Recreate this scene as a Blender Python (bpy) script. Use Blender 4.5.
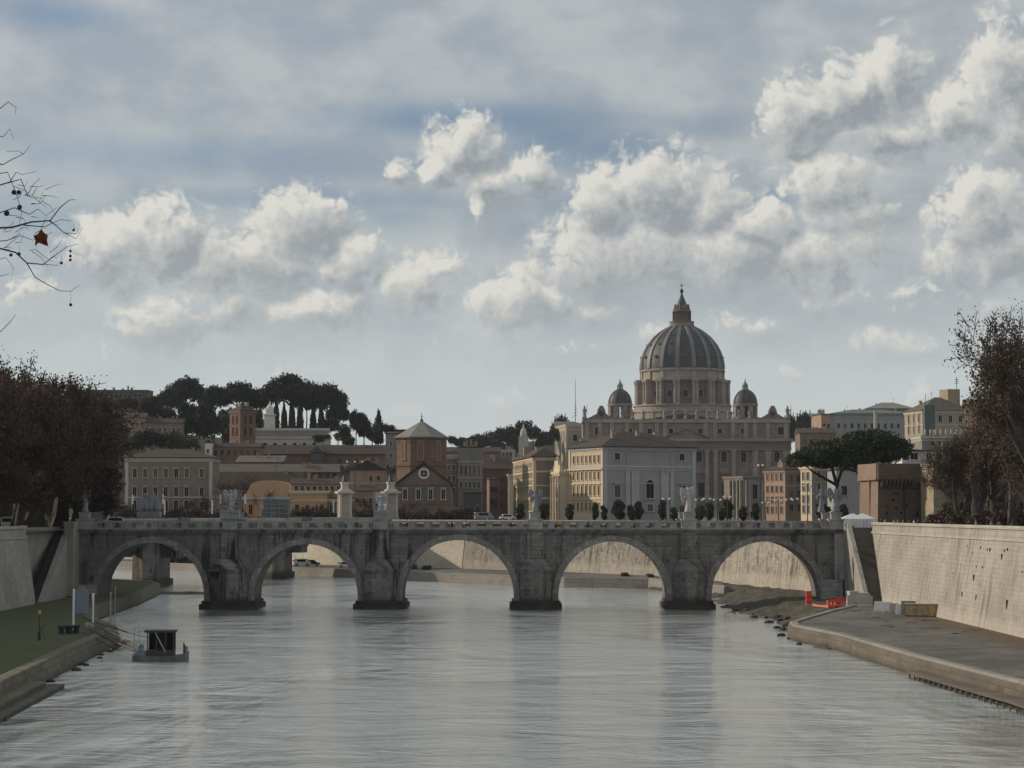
import bpy, math, random
import numpy as np
from mathutils import Vector, Matrix
from mathutils.geometry import tessellate_polygon
random.seed(7)
RNG = np.random.default_rng(7)
D = bpy.data
scene = bpy.context.scene
for o in list(D.objects):
    D.objects.remove(o)
COL = scene.collection
R = math.radians
PI = math.pi

# ------------------------------------------------------------------ camera
F = 2070.0
EYE = 15.5
PITCH = math.atan(128 / F)
cam_d = D.cameras.new('camera')
cam_d.sensor_width = 36
cam_d.lens = F / 1024 * 36
cam_d.clip_start = 0.5
cam_d.clip_end = 9000
cam = D.objects.new('camera', cam_d)
COL.objects.link(cam)
cam.location = (0, 0, EYE)
cam.rotation_euler = (PI / 2 + PITCH, 0, 0)
scene.camera = cam
scene.render.resolution_x = 1024
scene.render.resolution_y = 768

scene.view_settings.view_transform = 'Standard'
scene.view_settings.look = 'None'
scene.view_settings.gamma = 1
scene.view_settings.exposure = EXPOSURE = 0.0

# ------------------------------------------------------------------ sun
SUN_EL = R(23)
SUN_AZ = R(-70)          # from +Y, clockwise positive
sd = Vector((math.sin(SUN_AZ) * math.cos(SUN_EL), math.cos(SUN_AZ) * math.cos(SUN_EL), math.sin(SUN_EL)))
sun_d = D.lights.new('sun', 'SUN')
sun_d.energy = 3.3
sun_d.angle = R(0.6)
sun_d.color = (1.0, 0.86, 0.68)
sun = D.objects.new('sun', sun_d)
COL.objects.link(sun)
sun.rotation_euler = sd.to_track_quat('Z', 'Y').to_euler()
sun.location = (-300, 200, 200)


def ray(px, py):
    u = (px - 512) / F
    v = (384 - py) / F
    return Vector((u, math.cos(PITCH) - math.sin(PITCH) * v, math.sin(PITCH) + math.cos(PITCH) * v))


def X(px, Y):
    return (px - 512) / F * Y


def Z(py, Y):
    d = ray(512, py)
    return EYE + d.z / d.y * Y


# ------------------------------------------------------------------ world
world = D.worlds.new('World')
scene.world = world
world.use_nodes = True
wn = world.node_tree
wn.nodes.clear()
world.cycles.sampling_method = 'MANUAL'
world.cycles.sample_map_resolution = 256
scene.cycles.max_bounces = 5
scene.cycles.diffuse_bounces = 2
scene.cycles.glossy_bounces = 3
scene.cycles.volume_bounces = 0


class NT:
    def __init__(s, nt):
        s.nt = nt

    def n(s, typ, ins=None, **props):
        nd = s.nt.nodes.new(typ)
        for k, v in props.items():
            setattr(nd, k, v)
        if ins:
            for k, v in ins.items():
                sock = nd.inputs[k]
                if isinstance(v, bpy.types.NodeSocket):
                    s.nt.links.new(v, sock)
                else:
                    sock.default_value = v
        return nd

    def m(s, op, a, b=0.0, c=0.0, clamp=False):
        return s.n('ShaderNodeMath', {0: a, 1: b, 2: c}, operation=op, use_clamp=clamp).outputs[0]

    def v(s, op, a, b=(0, 0, 0), c=(0, 0, 0)):
        nd = s.n('ShaderNodeVectorMath', {0: a, 1: b, 2: c}, operation=op)
        return nd.outputs['Value'] if op in ('LENGTH', 'DOT_PRODUCT') else nd.outputs[0]

    def mr(s, x, a, b, c, d, smooth=True):
        nd = s.n('ShaderNodeMapRange', {0: x, 1: a, 2: b, 3: c, 4: d})
        nd.interpolation_type = 'SMOOTHSTEP' if smooth else 'LINEAR'
        return nd.outputs[0]

    def mix(s, f, a, b, mode='MIX'):
        nd = s.nt.nodes.new('ShaderNodeMix')
        nd.data_type = 'RGBA'
        nd.blend_type = mode
        nd.clamp_factor = True
        for i, val in ((0, f), (6, a), (7, b)):
            if isinstance(val, bpy.types.NodeSocket):
                s.nt.links.new(val, nd.inputs[i])
            else:
                if i and len(val) == 3:
                    val = (*val, 1)
                nd.inputs[i].default_value = val
        return nd.outputs[2]

    def noise(s, vec, scale, detail=6, rough=0.55, dist=0.0, color=False, dim='3D'):
        nd = s.n('ShaderNodeTexNoise', {'Vector': vec, 'Scale': scale, 'Detail': detail, 'Roughness': rough, 'Distortion': dist}, noise_dimensions=dim)
        return nd.outputs['Color' if color else 'Fac']


def azel(px, py):
    d = ray(px, py)
    d.normalize()
    return math.atan2(d.x, d.y), math.asin(d.z)


CLOUDS = [  # px, py, rx, ry, weight : where each cumulus lobe stands in the sky
    (120, 250, 52, 30, .95), (165, 238, 42, 32, 1.), (215, 262, 46, 30, .9), (300, 226, 46, 32, 1.), (260, 262, 52, 28, .9),
    (170, 320, 48, 30, .85), (225, 300, 40, 26, .7), (352, 262, 34, 26, .95), (315, 312, 46, 22, .8), (352, 296, 30, 22, .7),
    (412, 286, 34, 32, .9), (440, 262, 24, 18, .8), (30, 300, 46, 26, .55),
    (462, 146, 32, 32, 1.), (440, 170, 24, 20, .9), (492, 182, 34, 18, .8), (535, 172, 28, 20, .9), (402, 172, 16, 12, .7), (484, 205, 12, 20, .7),
    (515, 300, 34, 28, .95), (545, 300, 30, 20, .8), (590, 262, 50, 40, .95), (600, 205, 34, 34, .95), (655, 190, 50, 40, 1.), (712, 205, 40, 34, .85),
    (650, 250, 60, 40, .8), (590, 310, 50, 18, .6),
    (800, 112, 36, 32, .95), (850, 96, 46, 34, 1.), (892, 78, 28, 38, .95), (880, 130, 60, 22, .8), (905, 130, 30, 22, .75),
    (1010, 80, 40, 56, 1.), (965, 112, 34, 28, .9), (1030, 120, 50, 40, .9),
    (830, 182, 46, 30, .9), (845, 210, 52, 30, .75), (760, 226, 38, 30, .95), (735, 254, 52, 34, .95), (800, 258, 56, 32, .85), (865, 240, 40, 30, .7),
    (985, 215, 44, 42, 1.), (1015, 250, 50, 34, .9), (960, 258, 34, 26, .7),
    (915, 392, 17, 17, .8), (938, 400, 20, 10, .6), (745, 330, 44, 18, .5), (900, 350, 46, 12, .5), (660, 332, 30, 16, .45), (835, 300, 60, 18, .5),
    (935, 300, 60, 24, .5), (520, 400, 30, 16, .45), (410, 415, 34, 14, .42), (1000, 300, 40, 24, .5),
    (560, 345, 50, 12, .42), (300, 372, 60, 12, .40), (880, 345, 50, 18, .45), (780, 372, 36, 12, .40), (120, 352, 50, 16, .42), (455, 340, 40, 12, .4), (620, 395, 26, 12, .35), (960, 350, 40, 14, .42),
]
HOLES = [  # blue gaps in the high veil
    (60, 15, 90, 24, .8), (230, 160, 300, 30, .62), (90, 152, 130, 25, .5), (480, 122, 200, 32, .95), (320, 202, 260, 22, .75), (610, 150, 120, 40, .75), (400, 215, 90, 30, .6),
    (700, 125, 80, 22, .45), (775, 200, 40, 26, .6), (520, 230, 40, 24, .4), (560, 205, 40, 40, .6), (560, 140, 110, 50, .8), (740, 170, 40, 24, .3), (60, 215, 90, 26, .5),
]
w = NT(wn)
dirv = w.n('ShaderNodeTexCoord').outputs['Generated']
sep = w.n('ShaderNodeSeparateXYZ', {0: dirv})
az = w.m('ARCTAN2', sep.outputs[0], sep.outputs[1])
el = w.m('ARCSINE', sep.outputs[2])
q0 = w.n('ShaderNodeCombineXYZ', {0: az, 1: el, 2: 0.0}).outputs[0]


def field(q, lst, cut=1.45):
    acc = None
    for (px, py, rx, ry, wt) in lst:
        a, e = azel(px, py)
        sx, sy = F / rx, F / ry
        t = w.v('MULTIPLY_ADD', q, (sx, sy, 0), (-a * sx, -e * sy, 0))
        L = w.v('LENGTH', t)
        f = w.mr(L, 0.0, cut, wt, 0.0)
        acc = f if acc is None else w.m('SMOOTH_MAX', acc, f, 0.12)
    return acc


def clouds(q):
    wv = w.noise(q, 34, 3, .6, color=True, dim='2D')
    wv = w.v('SUBTRACT', wv, (.5, .5, .5))
    qq = w.v('MULTIPLY_ADD', wv, (.020, .016, 0), q)
    base = field(qq, CLOUDS, 2.18)
    n1 = w.noise(qq, 55, 7, .60, dim='2D')
    vo = w.n('ShaderNodeTexVoronoi', {'Vector': qq, 'Scale': 120.0, 'Detail': 2.0, 'Roughness': .6, 'Smoothness': .35}, feature='SMOOTH_F1', voronoi_dimensions='2D').outputs['Distance']
    s = w.m('MULTIPLY_ADD', w.m('SUBTRACT', n1, .5), 1.35, w.m('MULTIPLY_ADD', vo, -.40, .16))
    s = w.m('MULTIPLY', s, w.mr(base, .02, .50, 0, 1))
    return w.m('ADD', s, base), base


D0, base0 = clouds(q0)
D1, base1 = clouds(w.v('ADD', q0, (-.0042, .0056, 0)))
grad = w.m('SUBTRACT', D0, D1)
soft = w.m('SUBTRACT', base0, base1)
lit = w.m('MULTIPLY_ADD', grad, .50, .40)
lit = w.m('MULTIPLY_ADD', soft, 2.5, lit)
thin = w.mr(D0, .30, 1.2, .22, -.32)
lit = w.m('ADD', lit, thin)
crisp = w.mr(D0, .12, .54, 0, 1)
fuzzy = w.m('MULTIPLY', w.mr(D0, -.15, .75, 0, 1), .95)
dens = w.m('ADD', fuzzy, w.m('MULTIPLY', w.m('SUBTRACT', crisp, fuzzy), w.mr(lit, .25, .62, .15, 1)))
# other clouds, all round the rest of the sky
dn = w.noise(w.v('MULTIPLY', dirv, (1, 1, 2.4)), 3.2, 4, .55)
out_az = w.mr(w.m('ABSOLUTE', az), .27, .40, 0, 1)
out_el = w.mr(el, .24, .34, 0, 1)
outm = w.m('MAXIMUM', out_az, out_el)
far_d = w.m('MULTIPLY', w.mr(dn, .47, .60, 0, 1), outm)
dens = w.m('MAXIMUM', dens, far_d)
# veil of high thin cloud
st = w.n('ShaderNodeMapping', {'Vector': q0, 'Scale': (7, 34, 1), 'Rotation': (0, 0, R(3))}).outputs[0]
vn = w.noise(st, 1.0, 5, .55, dim='2D')
vn2 = w.noise(w.v('MULTIPLY', q0, (16, 26, 1)), 1.0, 5, .55, dim='2D')
holes = field(q0, HOLES, 1.25)
veil = w.m('MULTIPLY_ADD', holes, -.98, 1.02)
veil = w.m('ADD', veil, w.m('MULTIPLY_ADD', vn, .5, -.25))
veil = w.m('ADD', veil, w.m('MULTIPLY_ADD', vn2, .28, -.14), clamp=True)
veil = w.m('MULTIPLY', veil, .93)
sky = w.n('ShaderNodeTexSky', sky_type='NISHITA')
sky.sun_disc = False
sky.sun_elevation = SUN_EL
sky.sun_rotation = SUN_AZ
sky.air_density = 1.0
sky.dust_density = 1.2
sky.ozone_density = 1.2
STR = 0.10
K = 1 / STR


def lin(r, g, b, k=1.0):
    f = lambda c: ((c / 255 + .055) / 1.055) ** 2.4 if c > 10 else c / 255 / 12.92
    return (f(r) * k, f(g) * k, f(b) * k, 1)


SKYK = (0.64, 0.71, 0.79, 1)
skyc = w.mix(1.0, sky.outputs[0], SKYK, 'MULTIPLY')
veilhi = w.mix(w.mr(vn2, .35, .65, 0, 1), lin(166, 173, 180, K), lin(186, 191, 192, K))
hor = w.mr(el, .02, .155, 1, 0)
veilc = w.mix(hor, veilhi, lin(202, 209, 210, K))
veil = w.m('MAXIMUM', veil, w.mr(el, .06, .18, .94, 0))
c1 = w.mix(veil, skyc, veilc)
shade = w.mix(hor, lin(148, 154, 159, K), lin(182, 189, 191, K))
fine = w.noise(q0, 210, 5, .65, dim='2D')
lit2 = w.m('ADD', lit, w.m('MULTIPLY_ADD', fine, .55, -.275))
cc = w.mix(w.mr(lit2, -.05, .62, 0, 1), shade, lin(184, 187, 186, K))
cc = w.mix(w.mr(lit2, .42, 1.25, 0, 1), cc, lin(221, 219, 211, K))
densf = w.m('MULTIPLY', dens, w.mr(hor, .35, 1.0, 1.0, .35))
c2 = w.mix(densf, c1, cc)
bg = w.n('ShaderNodeBackground', {0: c2, 1: STR})
wo = w.n('ShaderNodeOutputWorld', {0: bg.outputs[0]})

# ------------------------------------------------------------------ mesh helpers


class MB:
    def __init__(s):
        s.v = []
        s.f = []
        s.mi = []
        s.M = Matrix.Identity(4)

    def add(s, vs, fs, mi=0):
        b = len(s.v)
        M = s.M
        s.v += [tuple(M @ Vector(p)) for p in vs]
        s.f += [tuple(b + i for i in f) for f in fs]
        s.mi += [mi] * len(fs)

    def box(s, x0, x1, y0, y1, z0, z1, mi=0):
        s.add([(x0, y0, z0), (x1, y0, z0), (x1, y1, z0), (x0, y1, z0), (x0, y0, z1), (x1, y0, z1), (x1, y1, z1), (x0, y1, z1)],
              [(0, 3, 2, 1), (4, 5, 6, 7), (0, 1, 5, 4), (1, 2, 6, 5), (2, 3, 7, 6), (3, 0, 4, 7)], mi)

    def frust(s, x0, x1, y0, y1, z0, X0, X1, Y0, Y1, z1, mi=0):
        s.add([(x0, y0, z0), (x1, y0, z0), (x1, y1, z0), (x0, y1, z0), (X0, Y0, z1), (X1, Y0, z1), (X1, Y1, z1), (X0, Y1, z1)],
              [(0, 3, 2, 1), (4, 5, 6, 7), (0, 1, 5, 4), (1, 2, 6, 5), (2, 3, 7, 6), (3, 0, 4, 7)], mi)

    def prism(s, poly, z0, z1, mi=0, top=None):
        n = len(poly)
        top = top or poly
        vs = [(p[0], p[1], z0) for p in poly] + [(p[0], p[1], z1) for p in top]
        fs = [tuple(range(n))[::-1], tuple(range(n, 2 * n))] + [(i, (i + 1) % n, n + (i + 1) % n, n + i) for i in range(n)]
        s.add(vs, fs, mi)

    def vprism(s, poly, y0, y1, mi=0):     # polygon in x,z extruded along y
        n = len(poly)
        vs = [(p[0], y0, p[1]) for p in poly] + [(p[0], y1, p[1]) for p in poly]
        fs = [tuple(range(n)), tuple(range(n, 2 * n))[::-1]] + [(i, n + i, n + (i + 1) % n, (i + 1) % n) for i in range(n)]
        s.add(vs, fs, mi)

    def lathe(s, prof, n=16, cx=0, cy=0, mi=0, a0=0.0, sx=1, sy=1):
        vs = []
        for (r, z) in prof:
            for k in range(n):
                a = a0 + 2 * PI * k / n
                vs.append((cx + r * sx * math.cos(a), cy + r * sy * math.sin(a), z))
        fs = []
        for j in range(len(prof) - 1):
            for k in range(n):
                k2 = (k + 1) % n
                fs.append((j * n + k, j * n + k2, (j + 1) * n + k2, (j + 1) * n + k))
        fs.append(tuple(range(n))[::-1])
        b = (len(prof) - 1) * n
        fs.append(tuple(range(b, b + n)))
        s.add(vs, fs, mi)

    def tube(s, pts, rad, n=6, mi=0, cap=True):
        pts = [Vector(p) for p in pts]
        if not isinstance(rad, (list, tuple)):
            rad = [rad] * len(pts)
        vs = []
        for i, p in enumerate(pts):
            t = pts[min(i + 1, len(pts) - 1)] - pts[max(i - 1, 0)]
            if t.length < 1e-6:
                t = Vector((0, 0, 1))
            t.normalize()
            u = t.cross(Vector((0, 0, 1)))
            if u.length < .05:
                u = t.cross(Vector((1, 0, 0)))
            u.normalize()
            w_ = t.cross(u)
            for k in range(n):
                a = 2 * PI * k / n
                vs.append(tuple(p + (u * math.cos(a) + w_ * math.sin(a)) * rad[i]))
        fs = [(j * n + k, (j + 1) * n + k, (j + 1) * n + (k + 1) % n, j * n + (k + 1) % n) for j in range(len(pts) - 1) for k in range(n)]
        if cap:
            fs.append(tuple(range(n)))
            fs.append(tuple(range((len(pts) - 1) * n, len(pts) * n))[::-1])
        s.add(vs, fs, mi)

    def ball(s, c, r, n=8, m=6, mi=0, sz=(1, 1, 1)):
        prof = [(max(math.sin(PI * j / m), .02) * r, -math.cos(PI * j / m) * r) for j in range(m + 1)]
        keep = s.M.copy()
        s.M = s.M @ Matrix.Translation(c) @ Matrix.Diagonal((*sz, 1))
        s.lathe(prof, n, mi=mi)
        s.M = keep

    def mesh(s, name, mats, smooth=False):
        me = D.meshes.new(name)
        me.from_pydata(s.v, [], s.f)
        if not isinstance(mats, (list, tuple)):
            mats = [mats]
        for m_ in mats:
            me.materials.append(m_)
        me.polygons.foreach_set('material_index', s.mi)
        if smooth:
            me.polygons.foreach_set('use_smooth', [True] * len(s.f))
        me.update()
        return me

    def build(s, name, mats, parent=None, loc=(0, 0, 0), rz=0, smooth=False):
        return link(name, s.mesh(name, mats, smooth), parent, loc, rz)


def link(name, me, parent=None, loc=(0, 0, 0), rz=0, sc=None):
    o = D.objects.new(name, me)
    COL.objects.link(o)
    o.location = loc
    o.rotation_euler = (0, 0, rz)
    if sc:
        o.scale = sc
    if parent is not None:
        o.parent = parent
    return o


USED = set()


def tag(o, label=None, cat=None, group=None, kind=None):
    if label:
        o['label'] = label
    if cat:
        o['category'] = cat
    if group:
        o['group'] = group
    if kind:
        o['kind'] = kind
    return o


def thing(name, label, cat, loc=(0, 0, 0), rz=0, group=None, sc=None):
    o = D.objects.new(name, None)
    o.empty_display_size = .5
    COL.objects.link(o)
    o.location = loc
    o.rotation_euler = (0, 0, rz)
    if sc:
        o.scale = sc
    return tag(o, label, cat, group)


def copy_tree(o, parent=None):
    c = o.copy()
    COL.objects.link(c)
    c.parent = parent
    for ch in [x for x in D.objects if x.parent == o]:
        copy_tree(ch, c)
    return c


def clone(root, label, loc, rz=0, sc=None, group=None):
    c = root.copy()
    COL.objects.link(c)
    for ch in root.children:
        d = ch.copy()
        COL.objects.link(d)
        d.parent = c
        for g in ch.children:
            e = g.copy()
            COL.objects.link(e)
            e.parent = d
    c.location = loc
    c.rotation_euler = (0, 0, rz)
    if sc:
        c.scale = sc if isinstance(sc, (tuple, list)) else (sc, sc, sc)
    c['label'] = label
    if group:
        c['group'] = group
    return c


# ------------------------------------------------------------------ materials


def newmat(name):
    m_ = D.materials.new(name)
    m_.use_nodes = True
    nt = m_.node_tree
    nt.nodes.clear()
    t = NT(nt)
    bs = t.n('ShaderNodeBsdfPrincipled')
    t.n('ShaderNodeOutputMaterial', {0: bs.outputs[0]})
    return m_, t, bs


def uvz(t):
    tc = t.n('ShaderNodeTexCoord').outputs['Object']
    sp = t.n('ShaderNodeSeparateXYZ', {0: tc})
    u = t.m('ADD', sp.outputs[0], sp.outputs[1])
    return tc, t.n('ShaderNodeCombineXYZ', {0: u, 1: sp.outputs[2], 2: 0.0}).outputs[0], sp


def c4(c, k=1.0):
    return (c[0] * k, c[1] * k, c[2] * k, 1)


def masonry(name, col, bw=1.4, bh=.6, joint=.65, streak=.5, var=.25, rough=.9, blot=(.60, .68), stain=(.035, .033, .03), sc=1.0, bump=.4, wet=None, streak_lo=.50, run=False, foot=None):
    m_, t, bs = newmat(name)
    tc, uv, sp = uvz(t)
    if run:
        uv = t.n('ShaderNodeTexCoord').outputs['UV']
    br = t.n('ShaderNodeTexBrick', {'Vector': uv, 'Color1': c4(col, 1 + var * .5), 'Color2': c4(col, 1 - var), 'Mortar': c4(col, joint),
                                    'Scale': 1.0, 'Mortar Size': .035 * bh / .6, 'Mortar Smooth': .3, 'Bias': 0.0, 'Brick Width': bw, 'Row Height': bh})
    big = t.noise(tc, .13 * sc, 6, .6)
    c = t.mix(t.mr(big, .35, .7, 0, .55), br.outputs[0], c4(col, .55))
    fine = t.noise(tc, 1.9 * sc, 5, .65)
    c = t.mix(t.mr(fine, .5, .75, 0, .35), c, c4(col, 1.35))
    if streak:
        mp = t.n('ShaderNodeMapping', {'Vector': uv, 'Scale': (.75 * sc, .07 * sc, 1)}).outputs[0]
        sn = t.noise(mp, 1.0, 6, .62, .3)
        mp2 = t.n('ShaderNodeMapping', {'Vector': uv, 'Scale': (.06 * sc, .05 * sc, 1)}).outputs[0]
        sn2 = t.noise(mp2, 1.0, 3, .5)
        f = t.m('MULTIPLY', t.mr(sn, streak_lo, streak_lo + .17, 0, streak), t.mr(sn2, .38, .6, .25, 1))
        c = t.mix(f, c, c4(stain))
        sn3 = t.noise(t.n('ShaderNodeMapping', {'Vector': uv, 'Scale': (1.25, .55, 1)}).outputs[0], .9 * sc, 6, .7, .3)
        c = t.mix(t.mr(sn3, blot[0], blot[1], 0, streak * .8), c, c4(stain))
    if foot:
        f = t.mr(t.m('ADD', sp.outputs[2], t.m('MULTIPLY', fine, 2.2)), foot, foot + 1.6, .4, 0)
        c = t.mix(f, c, c4(col, 1.35))
    if wet:
        f = t.mr(t.m('ADD', sp.outputs[2], t.m('MULTIPLY', fine, wet[1])), wet[0], wet[0] + wet[1] * 1.6, .85, 0)
        c = t.mix(f, c, (.018, .018, .013, 1))
    t.nt.links.new(c, bs.inputs['Base Color'])
    bs.inputs['Roughness'].default_value = rough
    if bump:
        h = t.m('ADD', t.m('MULTIPLY', br.outputs[1], -1.0), t.m('MULTIPLY', fine, .8))
        b = t.n('ShaderNodeBump', {'Height': h, 'Strength': bump, 'Distance': .08})
        t.nt.links.new(b.outputs[0], bs.inputs['Normal'])
    return m_


def stucco(name, col, var=.22, rough=.9, dirt=.35, sc=1.0):
    m_, t, bs = newmat(name)
    tc, uv, sp = uvz(t)
    big = t.noise(tc, .12 * sc, 5, .6)
    c = t.mix(t.mr(big, .3, .7, 0, 1), c4(col, 1 + var * .4), c4(col, 1 - var))
    mp = t.n('ShaderNodeMapping', {'Vector': uv, 'Scale': (.5 * sc, .07 * sc, 1)}).outputs[0]
    sn = t.noise(mp, 1.0, 6, .6)
    c = t.mix(t.mr(sn, .48, .75, 0, dirt), c, c4(col, .45))
    fine = t.noise(tc, 1.1 * sc, 5, .7)
    c = t.mix(t.mr(fine, .5, .8, 0, .3), c, c4(col, 1.25))
    t.nt.links.new(c, bs.inputs['Base Color'])
    bs.inputs['Roughness'].default_value = rough
    return m_


def tiles(name, col, sc=1.0):
    m_, t, bs = newmat(name)
    tc, uv, sp = uvz(t)
    wv = t.n('ShaderNodeTexWave', {'Vector': uv, 'Scale': 1.1 * sc, 'Distortion': .6, 'Detail': 2.0}, wave_type='BANDS', bands_direction='X')
    c = t.mix(t.mr(wv.outputs[1], .1, .9, 0, .5), c4(col), c4(col, .5))
    n1 = t.noise(tc, .35 * sc, 6, .65)
    c = t.mix(t.mr(n1, .35, .7, 0, .7), c, c4((col[0] * .55, col[1] * .62, col[2] * .7)))
    n2 = t.noise(tc, 2.2 * sc, 4, .6)
    c = t.mix(t.mr(n2, .55, .8, 0, .4), c, c4((col[0] * 1.5, col[1] * 1.5, col[2] * 1.4)))
    t.nt.links.new(c, bs.inputs['Base Color'])
    bs.inputs['Roughness'].default_value = .9
    return m_


def plain(name, col, rough=.7, var=.15, metal=0.0, sc=2.0, spec=.5):
    m_, t, bs = newmat(name)
    tc = t.n('ShaderNodeTexCoord').outputs['Object']
    n = t.noise(tc, sc, 5, .6)
    c = t.mix(t.mr(n, .3, .7, 0, 1), c4(col, 1 + var), c4(col, 1 - var))
    t.nt.links.new(c, bs.inputs['Base Color'])
    bs.inputs['Roughness'].default_value = rough
    bs.inputs['Metallic'].default_value = metal
    bs.inputs['Specular IOR Level'].default_value = spec
    return m_


def leafmat(name, a, b, sc=.5):
    m_, t, bs = newmat(name)
    tc = t.n('ShaderNodeTexCoord').outputs['Object']
    n = t.noise(tc, sc, 4, .6)
    n2 = t.noise(tc, sc * 9, 2, .6)
    c = t.mix(t.mr(n, .35, .65, 0, 1), c4(a), c4(b))
    c = t.mix(t.mr(n2, .5, .8, 0, .5), c, c4(b, 1.5))
    t.nt.links.new(c, bs.inputs['Base Color'])
    bs.inputs['Roughness'].default_value = .8
    bs.inputs['Specular IOR Level'].default_value = .25
    return m_


M = {}
M['bridge'] = masonry('bridge_stone', (.18, .17, .163), 1.5, .62, .66, .95, .26, stain=(.018, .017, .016), bump=.6, wet=(1.4, .9), streak_lo=.455, blot=(.57, .65))
M['pier'] = masonry('stained_pier_stone', (.20, .19, .18), 1.3, .62, .6, 1.0, .28, stain=(.016, .015, .014), bump=.7, wet=(1.4, .9), streak_lo=.45, blot=(.57, .65))
M['bridge_light'] = masonry('bridge_light_stone', (.33, .32, .315), 1.6, .7, .7, .55, .2, stain=(.04, .038, .035), bump=.3)
M['ring'] = masonry('arch_ring_stone', (.25, .24, .232), .8, 1.1, .6, .5, .3, stain=(.035, .034, .03))
M['footing'] = masonry('wet_footing_stone', (.035, .034, .028), 1.8, .7, .5, .5, .3, stain=(.012, .012, .01), bump=.8)
M['wall_right'] = masonry('embankment_travertine', (.36, .33, .29), 1.3, .55, .86, .62, .09, stain=(.095, .082, .06), bump=.6, streak_lo=.47, run=True, blot=(.56, .63), foot=3.4)
M['wall_sunlit'] = masonry('sunlit_embankment_stone', (.56, .50, .41), 1.4, .6, .85, .4, .12, stain=(.14, .12, .09), bump=.3, run=True)  # stronger sunlight painted in by a brighter stone colour
M['wall_far'] = masonry('far_embankment_stone', (.35, .315, .27), 1.4, .6, .72, .9, .2, stain=(.06, .055, .042), bump=.35, streak_lo=.47, run=True, blot=(.53, .60), foot=4.2)
M['wall_left'] = masonry('left_embankment_stone', (.33, .315, .29), 1.2, .5, .75, .4, .18, stain=(.08, .075, .07), bump=.3, run=True)
M['wall_plain'] = masonry('plain_embankment_stone', (.33, .315, .28), 1.2, .5, .85, .4, .12, stain=(.08, .075, .07), bump=.3)
M['coping'] = masonry('coping_stone', (.42, .40, .35), 2.2, .8, .7, .4, .15, stain=(.1, .095, .08), bump=.2)
M['quay_coping'] = masonry('quay_coping_stone', (.24, .225, .20), 2.2, .8, .7, .5, .2, stain=(.08, .075, .06), bump=.2)
M['steps'] = masonry('worn_step_stone', (.15, .13, .11), 1.5, .3, .6, .5, .2, bump=.2)
M['steps_shaded'] = masonry('shaded_step_stone', (.05, .045, .04), 1.5, .3, .6, .5, .2, bump=.2)  # dark base colour paints the shade lying on the steps
M['bank_stone'] = masonry('mossy_bank_stone', (.13, .118, .085), 1.8, .55, .6, .6, .25, stain=(.03, .028, .018), bump=.5, wet=(.15, .5))
M['quay_wall'] = masonry('quay_edge_stone', (.12, .10, .078), 1.8, .55, .6, .6, .25, stain=(.05, .045, .03), bump=.5, wet=(.15, .5))
M['grey_block'] = stucco('concrete_grey', (.42, .41, .39), .2)
M['brick'] = masonry('old_brick', (.205, .125, .09), .9, .3, .75, .5, .3, stain=(.07, .05, .04), bump=.2)
M['brick_dark'] = masonry('castle_brick', (.125, .092, .072), .9, .3, .75, .45, .3, stain=(.04, .032, .028), bump=.3)
M['brick_sunlit'] = masonry('castle_sunlit_brick', (.25, .175, .135), .9, .3, .8, .3, .2, stain=(.1, .07, .055), bump=.2)  # lit copy of the castle brick, sunlight put into its colour
M['stone_corner'] = masonry('castle_corner_stone', (.36, .30, .21), 1.1, .55, .7, .3, .2, stain=(.1, .08, .06))
M['travertine'] = masonry('basilica_travertine', (.25, .208, .182), 5.5, 3.2, .62, .6, .22, stain=(.10, .085, .075), sc=.45, bump=.3)
M['travertine_light'] = masonry('basilica_light_travertine', (.36, .315, .27), 7, 2.6, .75, .5, .16, stain=(.16, .14, .12), sc=.45, bump=.3)
M['travertine_pink'] = stucco('basilica_frieze_stone', (.20, .158, .138), .2, dirt=.4, sc=.5)
M['lead'] = stucco('dome_lead', (.038, .040, .048), .35, .6, dirt=.55, sc=.6)
M['lead_rib'] = stucco('dome_rib_lead', (.17, .165, .165), .2, .6, dirt=.4, sc=.8)
M['ochre'] = stucco('ochre_stucco', (.52, .415, .28), .12, dirt=.2)
M['cream'] = stucco('cream_stucco', (.58, .49, .36), .1, dirt=.2)
M['trim'] = stucco('stone_trim', (.46, .43, .38), .15, dirt=.3)
M['white'] = stucco('white_stucco', (.62, .60, .56), .12, dirt=.25)
M['greyblue'] = stucco('grey_stucco', (.30, .295, .30), .1, dirt=.3)
M['grey_trim'] = stucco('pale_grey_trim', (.40, .395, .39), .1, dirt=.35)
M['cobbles'] = masonry('basalt_cobbles', (.06, .06, .062), .3, .3, .6, 0, .3, bump=0)
M['taupe'] = stucco('taupe_stucco', (.215, .166, .14), .15, dirt=.3)
M['brown'] = stucco('brown_stucco', (.185, .130, .102), .2, dirt=.4)
M['pinkish'] = stucco('rose_stucco', (.34, .24, .185), .2, dirt=.35)
M['redwall'] = stucco('dark_red_stucco', (.14, .065, .055), .2, dirt=.4)
M['orange'] = stucco('orange_stucco', (.50, .30, .175), .14, dirt=.25)
M['grey'] = stucco('grey_render', (.22, .21, .20), .2, dirt=.35)
M['darkgrey'] = stucco('dark_render', (.09, .088, .09), .2, dirt=.35)
M['wall_beige'] = stucco('beige_render', (.34, .295, .24), .15, dirt=.3)
M['roof'] = tiles('roof_tiles', (.058, .040, .031))
M['roof_light'] = tiles('pale_roof_tiles', (.12, .098, .082))
M['roof_grey'] = tiles('grey_metal_roof', (.25, .235, .205))
M['roof_green'] = tiles('green_metal_roof', (.12, .15, .13))
M['glass'] = plain('dark_window_glass', (.010, .010, .011), .6, .3, spec=.12)
M['shutter'] = plain('brown_shutter', (.07, .045, .03), .8, .2)
M['iron'] = plain('black_iron', (.02, .02, .02), .5, .2)
M['bronze'] = plain('dark_bronze', (.035, .04, .038), .5, .3)
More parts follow.
